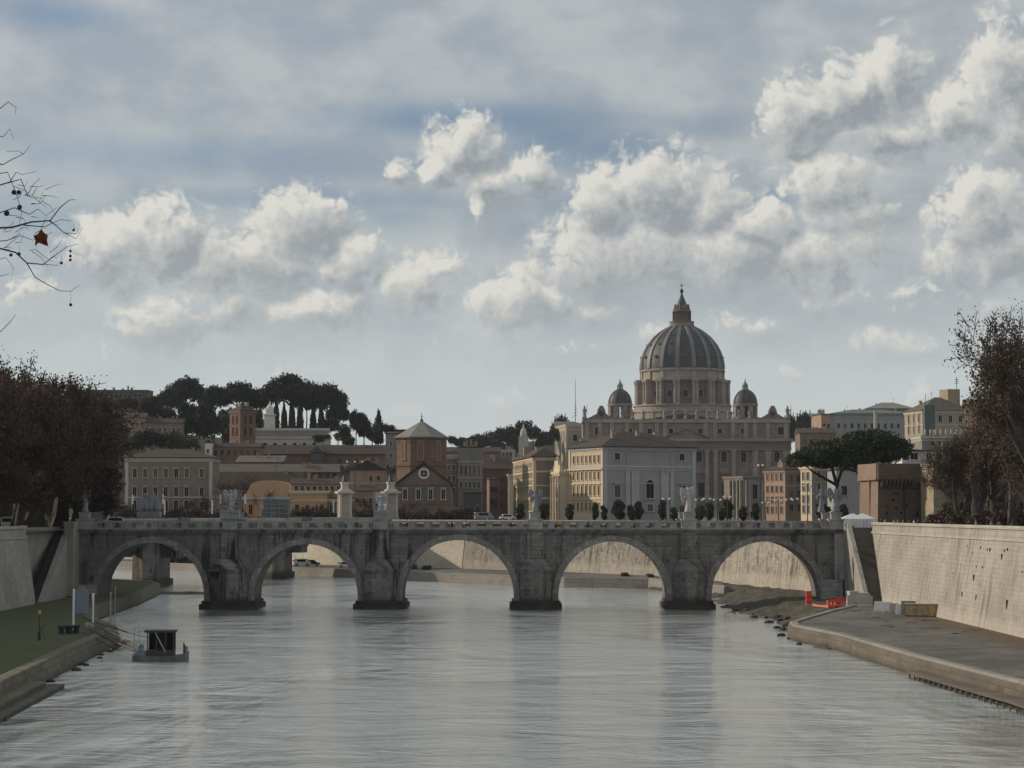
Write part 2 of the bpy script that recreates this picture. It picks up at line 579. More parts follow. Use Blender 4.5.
M['statue'] = masonry('statue_marble', (.44, .43, .42), 3, 3, 1, .55, .1, stain=(.09, .085, .08), bump=0)
M['statue_dark'] = masonry('weathered_statue_marble', (.22, .23, .25), 3, 3, 1, .5, .1, stain=(.06, .06, .06), bump=0)
M['net_white'] = stucco('white_scaffold_sheet', (.30, .32, .33), .25, dirt=.4, sc=4)
M['net_dark'] = stucco('dark_scaffold_net', (.10, .115, .125), .3, dirt=.4, sc=4)
M['globe'] = plain('milky_globe', (.75, .75, .72), .3, .05)
M['white_paint'] = plain('white_paint', (.7, .7, .7), .4, .08)
M['grey_paint'] = plain('grey_paint', (.25, .27, .3), .4, .1)
M['panel_blue'] = plain('blue_grey_panel', (.17, .21, .27), .5, .1)
M['red_plastic'] = plain('red_plastic', (.62, .055, .03), .45, .15)
M['orange_net'] = plain('orange_netting', (.55, .16, .09), .6, .3)
M['tyre'] = plain('tyre_rubber', (.02, .02, .02), .8, .2)
M['wood'] = plain('weathered_wood', (.14, .10, .07), .8, .3)
M['straw'] = plain('tan_board', (.36, .29, .19), .85, .25)
M['yellow'] = plain('yellow_paint', (.55, .36, .05), .6, .15)
M['bark'] = plain('plane_bark', (.055, .045, .038), .9, .35, sc=1.0)
M['bark_dark'] = plain('dark_bark', (.030, .024, .020), .9, .35, sc=1.0)
M['twig'] = plain('brown_twigs', (.075, .05, .038), .9, .3, sc=.4)
M['twig_dark'] = plain('dark_twigs', (.048, .034, .029), .9, .3, sc=.4)
M['deadleaf'] = leafmat('dry_plane_leaves', (.058, .043, .034), (.095, .068, .050))
M['deadleaf_dark'] = leafmat('dark_dry_leaves', (.056, .035, .028), (.095, .060, .046))
M['pine'] = leafmat('pine_needles', (.020, .032, .014), (.050, .068, .026))
M['pine_far'] = leafmat('far_pine_needles', (.018, .026, .018), (.045, .055, .032), .2)
M['ever'] = leafmat('evergreen_leaves', (.018, .030, .014), (.05, .065, .03), 1.2)
M['bush'] = leafmat('bush_leaves', (.04, .055, .03), (.10, .095, .05), .4)
M['skin'] = plain('skin', (.42, .26, .19), .6, .1)
M['rust'] = leafmat('red_brown_leaf', (.11, .035, .015), (.16, .06, .025), 20)
for nm, c in (('navy', (.02, .025, .05)), ('black', (.015, .015, .016)), ('maroon', (.12, .02, .02)), ('khaki', (.16, .13, .09)), ('paleblue', (.25, .32, .42))):
    M['cloth_' + nm] = plain('cloth_' + nm, c, .9, .15)
# ================================================================== SETTING
# water
mt, t, bs = newmat('river_water_surface')
tc = t.n('ShaderNodeTexCoord').outputs['Object']
mp = t.n('ShaderNodeMapping', {'Vector': tc, 'Scale': (.62, 1, 1)}).outputs[0]
patch = t.noise(t.n('ShaderNodeMapping', {'Vector': tc, 'Scale': (.030, .012, 1)}).outputs[0], 1.0, 4, .6, .6)
nA = t.noise(mp, .16, 6, .62, .6)
nB = t.noise(mp, 1.1, 5, .66)
h = t.m('ADD', t.m('MULTIPLY', nA, t.mr(patch, .36, .64, .7, 2.6)), t.m('MULTIPLY', nB, t.mr(patch, .38, .62, .12, .55)))
b = t.n('ShaderNodeBump', {'Height': h, 'Strength': 1.0, 'Distance': .70})
bs.inputs['Base Color'].default_value = (.71, .73, .69, 1)
bs.inputs['Roughness'].default_value = .12
t.nt.links.new(t.mr(patch, .35, .65, .05, .16), bs.inputs['Roughness'])
bs.inputs['IOR'].default_value = 1.34
bs.inputs['Metallic'].default_value = .78
t.nt.links.new(b.outputs[0], bs.inputs['Normal'])
M['water'] = mt


def flat(name, polys, z, mat, kind='structure', parent=None):
    vs, fs = [], []
    for poly in polys:
        tri = tessellate_polygon([[Vector((p[0], p[1], 0)) for p in poly]])
        b0 = len(vs)
        vs += [(p[0], p[1], z if len(p) < 3 else p[2]) for p in poly]
        for f in tri:
            a, b_, c = [Vector(vs[b0 + i]) for i in f]
            f = tuple(b0 + i for i in f)
            if (b_ - a).cross(c - a).z < 0:
                f = f[::-1]
            fs.append(f)
    me = D.meshes.new(name)
    me.from_pydata(vs, [], fs)
    me.materials.append(mat)
    o = link(name, me)
    tag(o, kind=kind)
    return o


flat('river_water', [[(-700, -300), (300, -300), (300, 900), (-700, 900)]], 0.0, M['water'])

LEFT = [(-71, -300), (-70.5, 150), (-70, 230), (-70.2, 270), (-71.2, 300), (-71.8, 333), (-73, 352), (-80, 385), (-100, 425), (-145, 470), (-400, 690)]
RIGHT = [(58, -300), (58, 150), (58, 250), (58.2, 300), (59, 335), (59, 347), (55.5, 351), (51.6, 366), (41.5, 411), (32, 443), (12, 474), (-12, 501), (-47, 536), (-85, 576), (-130, 621), (-400, 901)]
GZ = 12.55
mg, t, bs = newmat('city_ground')
tc = t.n('ShaderNodeTexCoord').outputs['Object']
n = t.noise(tc, .02, 6, .6)
c = t.mix(t.mr(n, .4, .6, 0, 1), (.09, .085, .08), (.06, .06, .045))
t.nt.links.new(c, bs.inputs['Base Color'])
bs.inputs['Roughness'].default_value = .95
M['ground'] = mg
flat('ground', [LEFT + [(-3000, 690), (-3000, -300)], RIGHT + [(-3000, 901), (-3000, 4000), (3000, 4000), (3000, -300)]], GZ, M['ground'])
# river road on either bank
M['asphalt'] = plain('road_asphalt', (.055, .055, .056), .9, .25, sc=.3)
M['pave'] = masonry('pavement_slabs', (.22, .21, .20), 1.2, .6, .8, 0, .15, bump=0)
flat('riverside_road', [[(64, 120), (78, 120), (78, 345), (64, 345)], [(-90, 120), (-78, 120), (-78, 345), (-90, 345)]], GZ + .01, M['asphalt'])
kb = MB()
kb.box(59.2, 64, 120, 345, GZ + .005, GZ + .14)
kb.box(-78, -72.5, 120, 345, GZ + .005, GZ + .14)
tag(kb.build('pavement', M['pave']), kind='structure')


def run_uv(me, P2):
    cum = [0.0]
    for a, b_ in zip(P2[:-1], P2[1:]):
        cum.append(cum[-1] + (b_ - a).length)
    uvl = me.uv_layers.new(name='run')
    for lp in me.loops:
        vi = lp.vertex_index
        uvl.data[lp.index].uv = (cum[min(vi // 4, len(cum) - 1)], me.vertices[vi].co.z)


def wall_run(name, pts, z0, z1, batter, mat, side, thick=2.5, coping=True, label=None, par=None):
    """retaining wall along pts (its foot line); side=+1: land lies to the left of travel"""
    b1 = MB()
    n_ = len(pts)
    P2 = [Vector((p[0], p[1])) for p in pts]
    nor = []
    for i in range(n_):
        d = (P2[min(i + 1, n_ - 1)] - P2[max(i - 1, 0)]).normalized()
        nor.append(Vector((-d.y, d.x)) * side)
    zz0 = [p[2] if len(p) > 2 else z0 for p in pts]
    vs, fs = [], []
    for i in range(n_):
        a = P2[i]
        bt = a + nor[i] * batter
        ct = bt + nor[i] * thick
        vs += [(a.x, a.y, zz0[i]), (bt.x, bt.y, z1), (ct.x, ct.y, z1), (ct.x, ct.y, zz0[i])]
    for i in range(n_ - 1):
        for k in range(4):
            q = (4 * i + k, 4 * i + (k + 1) % 4, 4 * (i + 1) + (k + 1) % 4, 4 * (i + 1) + k)
            fs.append(q if side < 0 else q[::-1])
    fs.append((0, 1, 2, 3))
    fs.append(tuple(4 * (n_ - 1) + k for k in (3, 2, 1, 0)))
    b1.add(vs, fs)
    root = thing('embankment_wall', label, 'river wall', (0, 0, 0))
    wf = b1.build('wall_face', mat, root)
    run_uv(wf.data, P2)
    if coping:
        b2 = MB()
        vs, fs = [], []
        for i in range(n_):
            bt = P2[i] + nor[i] * (batter - .22)
            ct = bt + nor[i] * 1.15
            vs += [(bt.x, bt.y, z1 + .02), (bt.x, bt.y, z1 + .42), (ct.x, ct.y, z1 + .42), (ct.x, ct.y, z1 + .02)]
        for i in range(n_ - 1):
            for k in range(4):
                q = (4 * i + k, 4 * i + (k + 1) % 4, 4 * (i + 1) + (k + 1) % 4, 4 * (i + 1) + k)
                fs.append(q if side < 0 else q[::-1])
        fs.append((0, 1, 2, 3))
        fs.append(tuple(4 * (n_ - 1) + k for k in (3, 2, 1, 0)))
        b2.add(vs, fs)
        b2.build('coping', M['coping'], root)
        b3 = MB()
        vs, fs = [], []
        for i in range(n_):
            s_ = (z1 - 1.35 - zz0[i]) / (z1 - zz0[i]) * batter
            bt = P2[i] + nor[i] * (s_ - .16)
            ct = bt + nor[i] * .5
            vs += [(bt.x, bt.y, z1 - 1.35), (bt.x, bt.y, z1 - 1.08), (ct.x, ct.y, z1 - 1.08), (ct.x, ct.y, z1 - 1.35)]
        for i in range(n_ - 1):
            for k in range(4):
                q = (4 * i + k, 4 * i + (k + 1) % 4, 4 * (i + 1) + (k + 1) % 4, 4 * (i + 1) + k)
                fs.append(q if side < 0 else q[::-1])
        b3.add(vs, fs)
        b3.build('string_course', M['coping'], root)
    return root


wr = wall_run('w', [(56, 60, 1.2), (56, 150, 1.2), (56, 250, 1.2), (55.7, 300, 1.2), (55.7, 318, 1.2), (55.6, 333.2, 1.2)], 1.2, 13.45, 2.2, M['wall_right'], -1,
              label='long pale travertine river wall rising from the quay right of the bridge')
# weep holes and weed tufts in the right wall
hb = MB()
rr = random.Random(3)
for k in range(80):
    y = rr.uniform(165, 325)
    z = rr.choice([11.2, 11.0, 10.4, 8.8, 7.5, 5.2])
    x = 56 + 2.2 * (z - 1.2) / 12.25 - .06
    s_ = rr.choice([.08, .1, .12, .16, .24])
    hb.box(x - .02 - s_ * .25, x + .25, y - s_, y + s_, z - s_ * rr.uniform(1.2, 3.4), z + s_)
hb.build('weep_hole', M['iron'], wr)
wall_run('w', [(-68.5, 60, 2.3), (-68.2, 150, 2.3), (-67.5, 250, 2.3), (-68, 296, 2.3), (-69.4, 303, 2.3)], 2.3, 13.1, 1.6, M['wall_left'], 1,
         label='shaded grey river wall rising above the grass left of the bridge')
wall_run('w', [(54.6, 349, 1.2), (51.6, 366, 1.2), (40.5, 411, 1.2), (31.5, 443, 1.2), (12, 473, 1.2), (-12, 500, 1.2)], 1.2, 13.2, 1.6, M['wall_far'], -1, thick=1.5,
         label='stained far river wall seen through the three right arches')
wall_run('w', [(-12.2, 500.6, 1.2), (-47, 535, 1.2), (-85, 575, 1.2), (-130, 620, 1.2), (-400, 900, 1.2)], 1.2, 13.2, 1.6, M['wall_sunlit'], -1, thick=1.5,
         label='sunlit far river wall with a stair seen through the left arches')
wall_run('w', [(-68.8, 346.5, 1.4), (-71.5, 360, 1.4), (-78, 386, 1.4), (-97, 424, 1.4), (-145, 468, 1.4), (-400, 688, 1.4)], 1.4, 13.1, 1.6, M['wall_left'], 1, thick=1.5,
         label='left river wall beyond the bridge seen through the leftmost arch')

# quays and banks
gm, t, bs = newmat('bank_grass_ground')
tc = t.n('ShaderNodeTexCoord').outputs['Object']
n = t.noise(tc, .12, 6, .65, .4)
n2 = t.noise(tc, 1.6, 5, .7)
c = t.mix(t.mr(n, .35, .62, 0, 1), (.046, .066, .018), (.066, .068, .028))
c = t.mix(t.mr(n2, .5, .75, 0, .6), c, (.09, .082, .045))
t.nt.links.new(c, bs.inputs['Base Color'])
bs.inputs['Roughness'].default_value = 1
bb = t.n('ShaderNodeBump', {'Height': n2, 'Strength': .6, 'Distance': .15})
t.nt.links.new(bb.outputs[0], bs.inputs['Normal'])
M['grassland'] = gm
qm, t, bs = newmat('quay_asphalt')
tc = t.n('ShaderNodeTexCoord').outputs['Object']
n = t.noise(tc, .10, 6, .65, .6)
n2 = t.noise(tc, .7, 6, .7)
c = t.mix(t.mr(n, .38, .62, 0, 1), (.066, .062, .057), (.135, .127, .115))
c = t.mix(t.mr(n2, .50, .62, 0, .65), c, (.045, .041, .036))
st2 = t.noise(t.n('ShaderNodeMapping', {'Vector': tc, 'Scale': (.9, .035, 1), 'Rotation': (0, 0, R(-4))}).outputs[0], 1.0, 4, .6)
c = t.mix(t.mr(st2, .55, .7, 0, .5), c, (.05, .046, .042))
sp = t.n('ShaderNodeSeparateXYZ', {0: tc})
near_wall = t.m('ADD', sp.outputs[0], t.m('MULTIPLY', n2, 6))
c = t.mix(t.mr(near_wall, 52.5, 56.5, 0, .8), c, (.095, .062, .03))
t.nt.links.new(c, bs.inputs['Base Color'])
bs.inputs['Roughness'].default_value = .85
M['quay'] = qm

REDGE = [(44, 60), (42.5, 120), (41.5, 165), (40.1, 181), (38.3, 204), (36.9, 234), (35.0, 247), (34.2, 253), (34.8, 260), (38.8, 273), (44.5, 291), (49.0, 303), (51.5, 308)]
QZ = 1.7
flat('quay', [REDGE + [(56.2, 310), (56.4, 60)]], QZ, M['quay'])


def edge_curb(name, pts, zt, w_, zb, side, mat, label=None, cat='kerb', out=.15, kind='structure', slope=0.0):
    b1 = MB()
    n_ = len(pts)
    P2 = [Vector((p[0], p[1])) for p in pts]
    vs, fs = [], []
    for i in range(n_):
        d = (P2[min(i + 1, n_ - 1)] - P2[max(i - 1, 0)]).normalized()
        nn = Vector((-d.y, d.x)) * side
        a = P2[i] - nn * out
        e = P2[i] + nn * w_
        lo = a - nn * slope
        vs += [(lo.x, lo.y, zb), (a.x, a.y, zt - .12), (a.x + nn.x * .1, a.y + nn.y * .1, zt), (e.x, e.y, zt), (e.x, e.y, zb)]
    for i in range(n_ - 1):
        for k in range(5):
            q = (5 * i + k, 5 * i + (k + 1) % 5, 5 * (i + 1) + (k + 1) % 5, 5 * (i + 1) + k)
            fs.append(q if side < 0 else q[::-1])
    fs += [(0, 1, 2, 3, 4), tuple(5 * (n_ - 1) + k for k in (4, 3, 2, 1, 0))]
    b1.add(vs, fs)
    o = b1.build(name, mat)
    tag(o, label, cat if label else None, kind=kind)
    return o


def dense(pts, step=6):
    out = []
    for a, b_ in zip(pts[:-1], pts[1:]):
        L = math.dist(a[:2], b_[:2])
        k = max(1, int(L / step))
        for i in range(k):
            out.append(tuple(a[j] + (b_[j] - a[j]) * i / k for j in range(len(a))))
    out.append(pts[-1])
    return out


edge_curb('quay_kerb', REDGE, QZ + .16, .8, -.6, -1, M['quay_coping'], out=.12)
edge_curb('quay_edge', REDGE, QZ - .12, .5, -.8, -1, M['quay_wall'], out=.32, slope=.15)
# low ledge with piles at the near right quay
root = thing('mooring_ledge', 'low dark timber-piled ledge along the foot of the near right quay', 'ledge', (0, 0, 0))
pm = MB()
seg = [(41.2, 150), (40.9, 165), (39.6, 181), (38.6, 196)]
for (a, b_) in zip(seg[:-1], seg[1:]):
    pm.prism([(a[0] - 1.5, a[1]), (a[0], a[1]), (b_[0], b_[1]), (b_[0] - 1.5, b_[1])], .35, .62)
pm.build('ledge_top', M['quay_wall'], root)
for k in range(26):
    pm = MB()
    y = 151 + k * 1.75
    x = 41.2 - 1.45 - (y - 150) * .058
    pm.box(x - .08, x + .08, y - .09, y + .09, -.6, .38)
    pm.build('timber_pile', M['wood'], root)

LEDGE = [(-6, -20), (-7, 45), (-20, 90), (-36, 130), (-41.4, 168), (-44.1, 204), (-46.0, 233), (-47.6, 250), (-55, 272), (-60, 300), (-61.5, 322), (-63, 348), (-65.5, 378), (-67.6, 398), (-72, 414), (-84, 430)]
flat('grass_bank', [[(p[0], p[1], 1.7) for p in LEDGE] + [(-97, 424, 2.3), (-78, 388, 2.3), (-71.2, 360, 2.3), (-69, 340, 2.3), (-68.3, 300, 2.4), (-67.3, 250, 2.4), (-68, 150, 2.3), (-68, -20, 2.3)]], 1.7, M['grassland'])
edge_curb('bank_kerb', [p for p in LEDGE], 1.86, 1.0, -.7, 1, M['bank_stone'], out=.2, slope=.6)
# stone landing steps bottom left
root = thing('landing_steps', 'low wet stone landing at the foot of the grassy bank, bottom left', 'steps', (0, 0, 0))
for i, (dx, z) in enumerate(((2.7, .35), (1.7, .8))):
    pm = MB()
    pm.prism([(-40.6 - 2.5 + dx - .0, 150), (-40.2 + dx, 150), (-42.2 + dx, 184 - i * 3), (-44.0 + dx, 184 - i * 3)], -.5, z)
    pm.build('stone_step', M['bank_stone'], root)

# far quay below the far wall
FEDGE = [(39, 380), (33, 408), (28, 424), (11, 431), (-4, 450), (-22, 470), (-45, 500), (-85, 545), (-130, 590), (-400, 870)]
fq = [(-400, 899), (-130, 619.5), (-85, 574.5), (-47, 534.5), (-12, 499.5), (12, 472.5), (31.5, 442.5), (41, 409)]
flat('far_quay', [FEDGE + fq], 1.9, M['quay'])
edge_curb('far_quay_edge', FEDGE, 2.0, .8, -.6, -1, M['quay_coping'], out=.2, slope=.3)
# planted strip along the far quay
# mud bank: right foreshore under the last arch
mm, t, bs = newmat('river_mud')
tc = t.n('ShaderNodeTexCoord').outputs['Object']
n = t.noise(tc, .35, 8, .65, .3)
n2 = t.noise(tc, 2.0, 5, .7)
c = t.mix(t.mr(n, .38, .6, 0, 1), (.038, .033, .024), (.10, .085, .058))
c = t.mix(t.mr(n2, .48, .60, 0, .65), c, (.028, .032, .015))
t.nt.links.new(c, bs.inputs['Base Color'])
bs.inputs['Roughness'].default_value = .8
bb = t.n('ShaderNodeBump', {'Height': t.m('ADD', n, n2), 'Strength': .9, 'Distance': .3})
t.nt.links.new(bb.outputs[0], bs.inputs['Normal'])
M['mud'] = mm


def interp(y, tab):
    if y <= tab[0][0]:
        return tab[0][1]
    for (a, va), (b_, vb) in zip(tab[:-1], tab[1:]):
        if y <= b_:
            return va + (vb - va) * (y - a) / (b_ - a)
    return tab[-1][1]


from mathutils import noise as mno


def terrain(name, x0, x1, y0, y1, nx, ny, fn, mat, kind='structure'):
    vs = []
    for j in range(ny + 1):
        for i in range(nx + 1):
            x = x0 + (x1 - x0) * i / nx
            y = y0 + (y1 - y0) * j / ny
            vs.append((x, y, fn(x, y)))
    fs = [(j * (nx + 1) + i, j * (nx + 1) + i + 1, (j + 1) * (nx + 1) + i + 1, (j + 1) * (nx + 1) + i) for j in range(ny) for i in range(nx)]
    me = D.meshes.new(name)
    me.from_pydata(vs, [], fs)
    me.materials.append(mat)
    me.polygons.foreach_set('use_smooth', [True] * len(fs))
    o = link(name, me)
    tag(o, kind=kind)
    return o


shore = [(240, 35.0), (259, 34.6), (285, 37.0), (302, 37.0), (321, 34.6), (350, 35.5), (373, 35.6), (400, 31), (422, 27), (440, 20)]


def mudz(x, y):
    s_ = interp(y, shore)
    d = x - s_ + 2.2 * mno.noise(Vector((x * .12, y * .12, 0))) + 1.0 * mno.noise(Vector((x * .4, y * .4, 3)))
    z = -.5 + (d + 3.2) * .17
    if d > 9:
        z = -.5 + 12.2 * .17 + (d - 9) * .01
    return max(-.6, min(z, 1.62)) + .30 * mno.noise(Vector((x * .45, y * .3, 7))) + .16 * mno.noise(Vector((x * 1.3, y * 1.1, 2))) - .02


terrain('mud_bank', 14, 55.6, 236, 440, 140, 420, mudz, M['mud'])


def spitz(x, y):
    d = ((x + 60) / 8.5) ** 2 + ((y - 396) / 5) ** 2
    return .35 * (1 - d) + .15 * mno.noise(Vector((x * .5, y * .5, 1)))


terrain('mud_spit', -70, -50, 388, 404, 30, 20, spitz, M['mud'])

# ------------------------------------------------------------------ stairs at the bridge ends


def stair(name, label, top, bot, wtop, wbot, n_, mat, cheekmat, cheek_side, cheek_w):
    root = thing(name, label, 'staircase', (0, 0, 0))
    b1 = MB()
    for i in range(n_):
        f0, f1 = i / n_, (i + 1) / n_
        xa = top[0] + (bot[0] - top[0]) * f0
        xb = top[0] + (bot[0] - top[0]) * f1
        ya = top[1] + (bot[1] - top[1]) * f0
        yb = top[1] + (bot[1] - top[1]) * f1
        z = top[2] + (bot[2] - top[2]) * f0
        w0 = wtop + (wbot - wtop) * f0
        b1.prism([(xb, yb), (xb + w0, yb), (xa + w0, ya), (xa, ya)], bot[2] - 1.0, z)
    b1.build('flight', mat, root)
    for sgn in cheek_side:
        b2 = MB()
        n2_ = 2
        vs = []
        for f in (0, 1):
            xa = top[0] + (bot[0] - top[0]) * f
            ya = top[1] + (bot[1] - top[1]) * f
            w0 = wtop + (wbot - wtop) * f
            z = top[2] + (bot[2] - top[2]) * f + (1.0 if sgn < 0 else .15)
            xa = xa - cheek_w if sgn < 0 else xa + w0
            vs += [(xa, ya, bot[2] - 1), (xa + cheek_w, ya, bot[2] - 1), (xa + cheek_w, ya, z), (xa, ya, z)]
        fs = [(0, 4, 5, 1), (1, 5, 6, 2), (2, 6, 7, 3), (3, 7, 4, 0), (0, 1, 2, 3), (7, 6, 5, 4)]
        b2.add(vs, fs)
        b2.build('cheek_wall', cheekmat, root)
    return root


stair('river_stair', 'brown stone stair between pale cheek walls at the right bridge end', (54.4, 333.4, 13.0), (53.9, 314, 1.8), 3.4, 2.0, 40, M['steps'], M['wall_plain'], (-1,), .65)
stair('river_stair', 'dark shaded stair running down the left river wall beside the bridge', (-73.2, 333.4, 12.6), (-70.4, 303, 2.3), 1.25, 1.25, 40, M['steps_shaded'], M['wall_plain'], (1,), .9)
b1 = MB()
b1.vprism([(-71.2, 2.2), (-69.85, 2.2), (-69.85, 13.2), (-71.3, 13.2)], 330.5, 336)
b1.vprism([(-71.4, 13.2), (-69.75, 13.2), (-69.75, 14.0), (-71.4, 14.0)], 330.3, 336)
o = b1.build('abutment_pier', M['wall_plain'])
tag(o, 'light grey stone end pier closing the left end of the bridge beside the dark stair', 'pier')
b1 = MB()
b1.frust(-75.4, -73.3, 303, 336, 2.2, -75.4, -73.3, 303, 336, 13.1)
o = b1.build('stair_wall', M['wall_plain'])
tag(o, 'grey retaining wall behind the dark stair at the left bridge end', 'river wall')

# ================================================================== THE BRIDGE
BY = 335.0
BW = 10.0
arches = [(-58.2, 8.6), (-33.2, 8.35), (-8.7, 9.0), (16.2, 8.75), (40.9, 8.75)]
ZS = 2.0
bridge = thing('stone_bridge', 'long five-arched grey stone bridge crossing the river', 'bridge', (-8.5, BY, 0))
OX, OY = 8.5, -BY


def bpart(mb, name, mat, parent=None):
    mb.M = Matrix.Identity(4)
    mb.v = [(x + OX, y + OY, z) for x, y, z in mb.v]
    return mb.build(name, mat, parent or bridge)


XL, XR = -69.9, 53.0
bounds = [XL, -45.5, -21.2, 3.8, 28.55, XR]
for (cx, r), xa, xb in zip(arches, bounds[:-1], bounds[1:]):
    crown = ZS + r
    b1 = MB()
    N = 28
    prof = [(cx - r * math.cos(PI * k / N), ZS + r * math.sin(PI * k / N)) for k in range(N + 1)]
    top = 12.1
    # front and back faces as quads between the curve and the deck line
    xs = [xa] + [p[0] for p in prof] + [xb]
    zs = [-.8] + [p[1] for p in prof] + [-.8]
    for y, flip in ((BY, False), (BY + BW, True)):
        vs, fs = [], []
        # side strips down to the water
        vs = [(xa, y, -.8), (cx - r, y, -.8), (cx - r, y, ZS), (xa, y, ZS), (xa, y, top)]
        vs += [(cx + r, y, -.8), (xb, y, -.8), (xb, y, ZS), (cx + r, y, ZS), (xb, y, top)]
        fs = [(0, 1, 2, 3), (5, 6, 7, 8)]
        b0 = len(vs)
        for p in prof:
            vs += [(p[0], y, p[1]), (p[0], y, top)]
        fs.append((3, 2, b0 + 1, 4))
        fs.append((8, 7, 9, b0 + 2 * N + 1))
        for k in range(N):
            fs.append((b0 + 2 * k, b0 + 2 * k + 2, b0 + 2 * k + 3, b0 + 2 * k + 1))
        if flip:
            fs = [f[::-1] for f in fs]
        b1.add(vs, fs)
    # intrados and inner pier faces
    path = [(cx - r, -.8)] + prof + [(cx + r, -.8)]
    vs = []
    for p in path:
        vs += [(p[0], BY, p[1]), (p[0], BY + BW, p[1])]
    b1.add(vs, [(2 * k, 2 * k + 1, 2 * k + 3, 2 * k + 2) for k in range(len(path) - 1)])
    b1.add([(xa, BY, top), (xb, BY, top), (xb, BY + BW, top), (xa, BY + BW, top)], [(0, 1, 2, 3)])
    sp_ = bpart(b1, 'arch_span', M['bridge'])
    # voussoir ring
    b2 = MB()
    ro = r + .95
    N2 = 32
    for y0, y1 in ((BY - .16, BY + .1),):
        vs = []
        for k in range(N2 + 1):
            a = PI * k / N2
            for (q, yy) in ((r - .02, y0), (ro, y0), (ro, y1), (r - .02, y1)):
                vs.append((cx - q * math.cos(a), yy, ZS + q * math.sin(a)))
        fs = []
        for k in range(N2):
            for e in range(4):
                fs.append((4 * k + e, 4 * k + 4 + e, 4 * k + 4 + (e + 1) % 4, 4 * k + (e + 1) % 4))
        b2.add(vs, fs)
        # legs below the springing
        b2.box(cx - ro, cx - r + .02, y0, y1, .2, ZS)
        b2.box(cx + r - .02, cx + ro, y0, y1, .2, ZS)
    bpart(b2, 'arch_ring', M['ring'])
for x, hw in ((-45.5, 4.1), (-21.2, 3.7), (3.8, 3.65), (28.55, 3.55)):
    b1 = MB()
    pw = 1.35
    b1.box(x - pw, x + pw, BY - .55, BY + .2, 7.6, 12.1)
    b1.frust(x - pw - .5, x + pw + .5, BY - .9, BY + .2, 6.6, x - pw, x + pw, BY - .56, BY + .2, 7.6)
    bpart(b1, 'pilaster', M['pier'])
    b1 = MB()
    cw = hw - 1.15
    poly = [(x - cw, BY + .3), (x - cw, BY - 1.3), (x - cw * .45, BY - 3.0), (x + cw * .45, BY - 3.0), (x + cw, BY - 1.3), (x + cw, BY + .3)]
    pt2 = [(x - cw * .62, BY + .3), (x - cw * .62, BY - .5), (x - cw * .4, BY - 1.0), (x + cw * .4, BY - 1.0), (x + cw * .62, BY - .5), (x + cw * .62, BY + .3)]
    b1.prism(poly, .2, 6.0)
    pol3 = [(px_ + (.25 if px_ > x else -.25), py_ - .2) for px_, py_ in poly]
    b1.prism(pol3, 6.0, 6.35)
    b1.prism(poly, 6.35, 7.9, top=pt2)
    bpart(b1, 'cutwater', M['pier'])
    b1 = MB()
    fw = hw + .55
    b1.prism([(x - fw, BY + BW), (x - fw, BY - 2.0), (x - fw * .55, BY - 4.3), (x + fw * .55, BY - 4.3), (x + fw, BY - 2.0), (x + fw, BY + BW)], -1.2, .75)
    fw -= .35
    b1.prism([(x - fw, BY + BW), (x - fw, BY - 1.8), (x - fw * .55, BY - 3.9), (x + fw * .55, BY - 3.9), (x + fw, BY - 1.8), (x + fw, BY + BW)], .75, 1.25)
    bpart(b1, 'footing', M['footing'])
for (x0, x1, y0, y1, z0, z1, mt_) in ((49.75, XR + .2, BY - .8, BY + .1, .5, 4.6, 'bridge_light'), (XL, -66.9, BY - .5, BY + .1, .5, 3.8, 'bridge_light'), (XR - 1.0, XR + .5, BY - .35, BY + .1, 4.6, 12.1, 'bridge_light'),
                                  (XR + .52, 60, 333.6, 347, -1, 12.56, 'wall_plain'), (-77, XL - .02, 336.1, 347, -1, 12.56, 'wall_plain')):
    b1 = MB()
    b1.box(x0, x1, y0, y1, z0, z1)
    bpart(b1, 'abutment', mt_ if False else M[mt_])
b1 = MB()
for y0, y1 in ((BY - .45, BY + .8), (BY + BW - .8, BY + BW + .45)):
    b1.box(XL, XR + .5, y0, y1, 12.103, 12.42)
    b1.box(XL, XR + .5, y0 - .18, y1 + .18, 12.42, 12.72)
bpart(b1, 'cornice', M['bridge'])
b1 = MB()
b1.box(XL, XR + .4, BY + .82, BY + BW - .82, 12.12, 12.55)
bpart(b1, 'deck', M['cobbles'])
for y in (BY - .18, BY + BW - .35):
    for (xa, xb) in zip(bounds[:-1], bounds[1:]):
        b1 = MB()
        b1.box(xa, xb, y - .05, y + .5, 12.723, 12.95)
        b1.box(xa, xb, y - .12, y + .57, 13.78, 14.03)
        n_ = 10
        st_ = (xb - xa) / n_
        for k in range(n_ + 1):
            xx = xa + k * st_
            a_ = xx - (.52 if k else 0)
            z_ = xx + (.52 if k < n_ else 0)
            b1.box(a_ + (.002 if not k else 0), z_ - (.002 if k == n_ else 0), y, y + .42, 12.95, 13.78)
        ob = bpart(b1, 'balustrade', M['bridge_light'])
        b2 = MB()
        for k in range(n_):
            x0 = xa + k * st_ + .52
            for g in range(6):
                xg = x0 + (st_ - 1.04) * (g + .5) / 6
                b2.box(xg - .022, xg + .022, y + .18, y + .24, 12.95, 13.78)
            for zz in (13.2, 13.5):
                b2.box(x0, x0 + st_ - 1.04, y + .17, y + .25, zz, zz + .04)
        bpart(b2, 'iron_grille', M['iron'], ob)
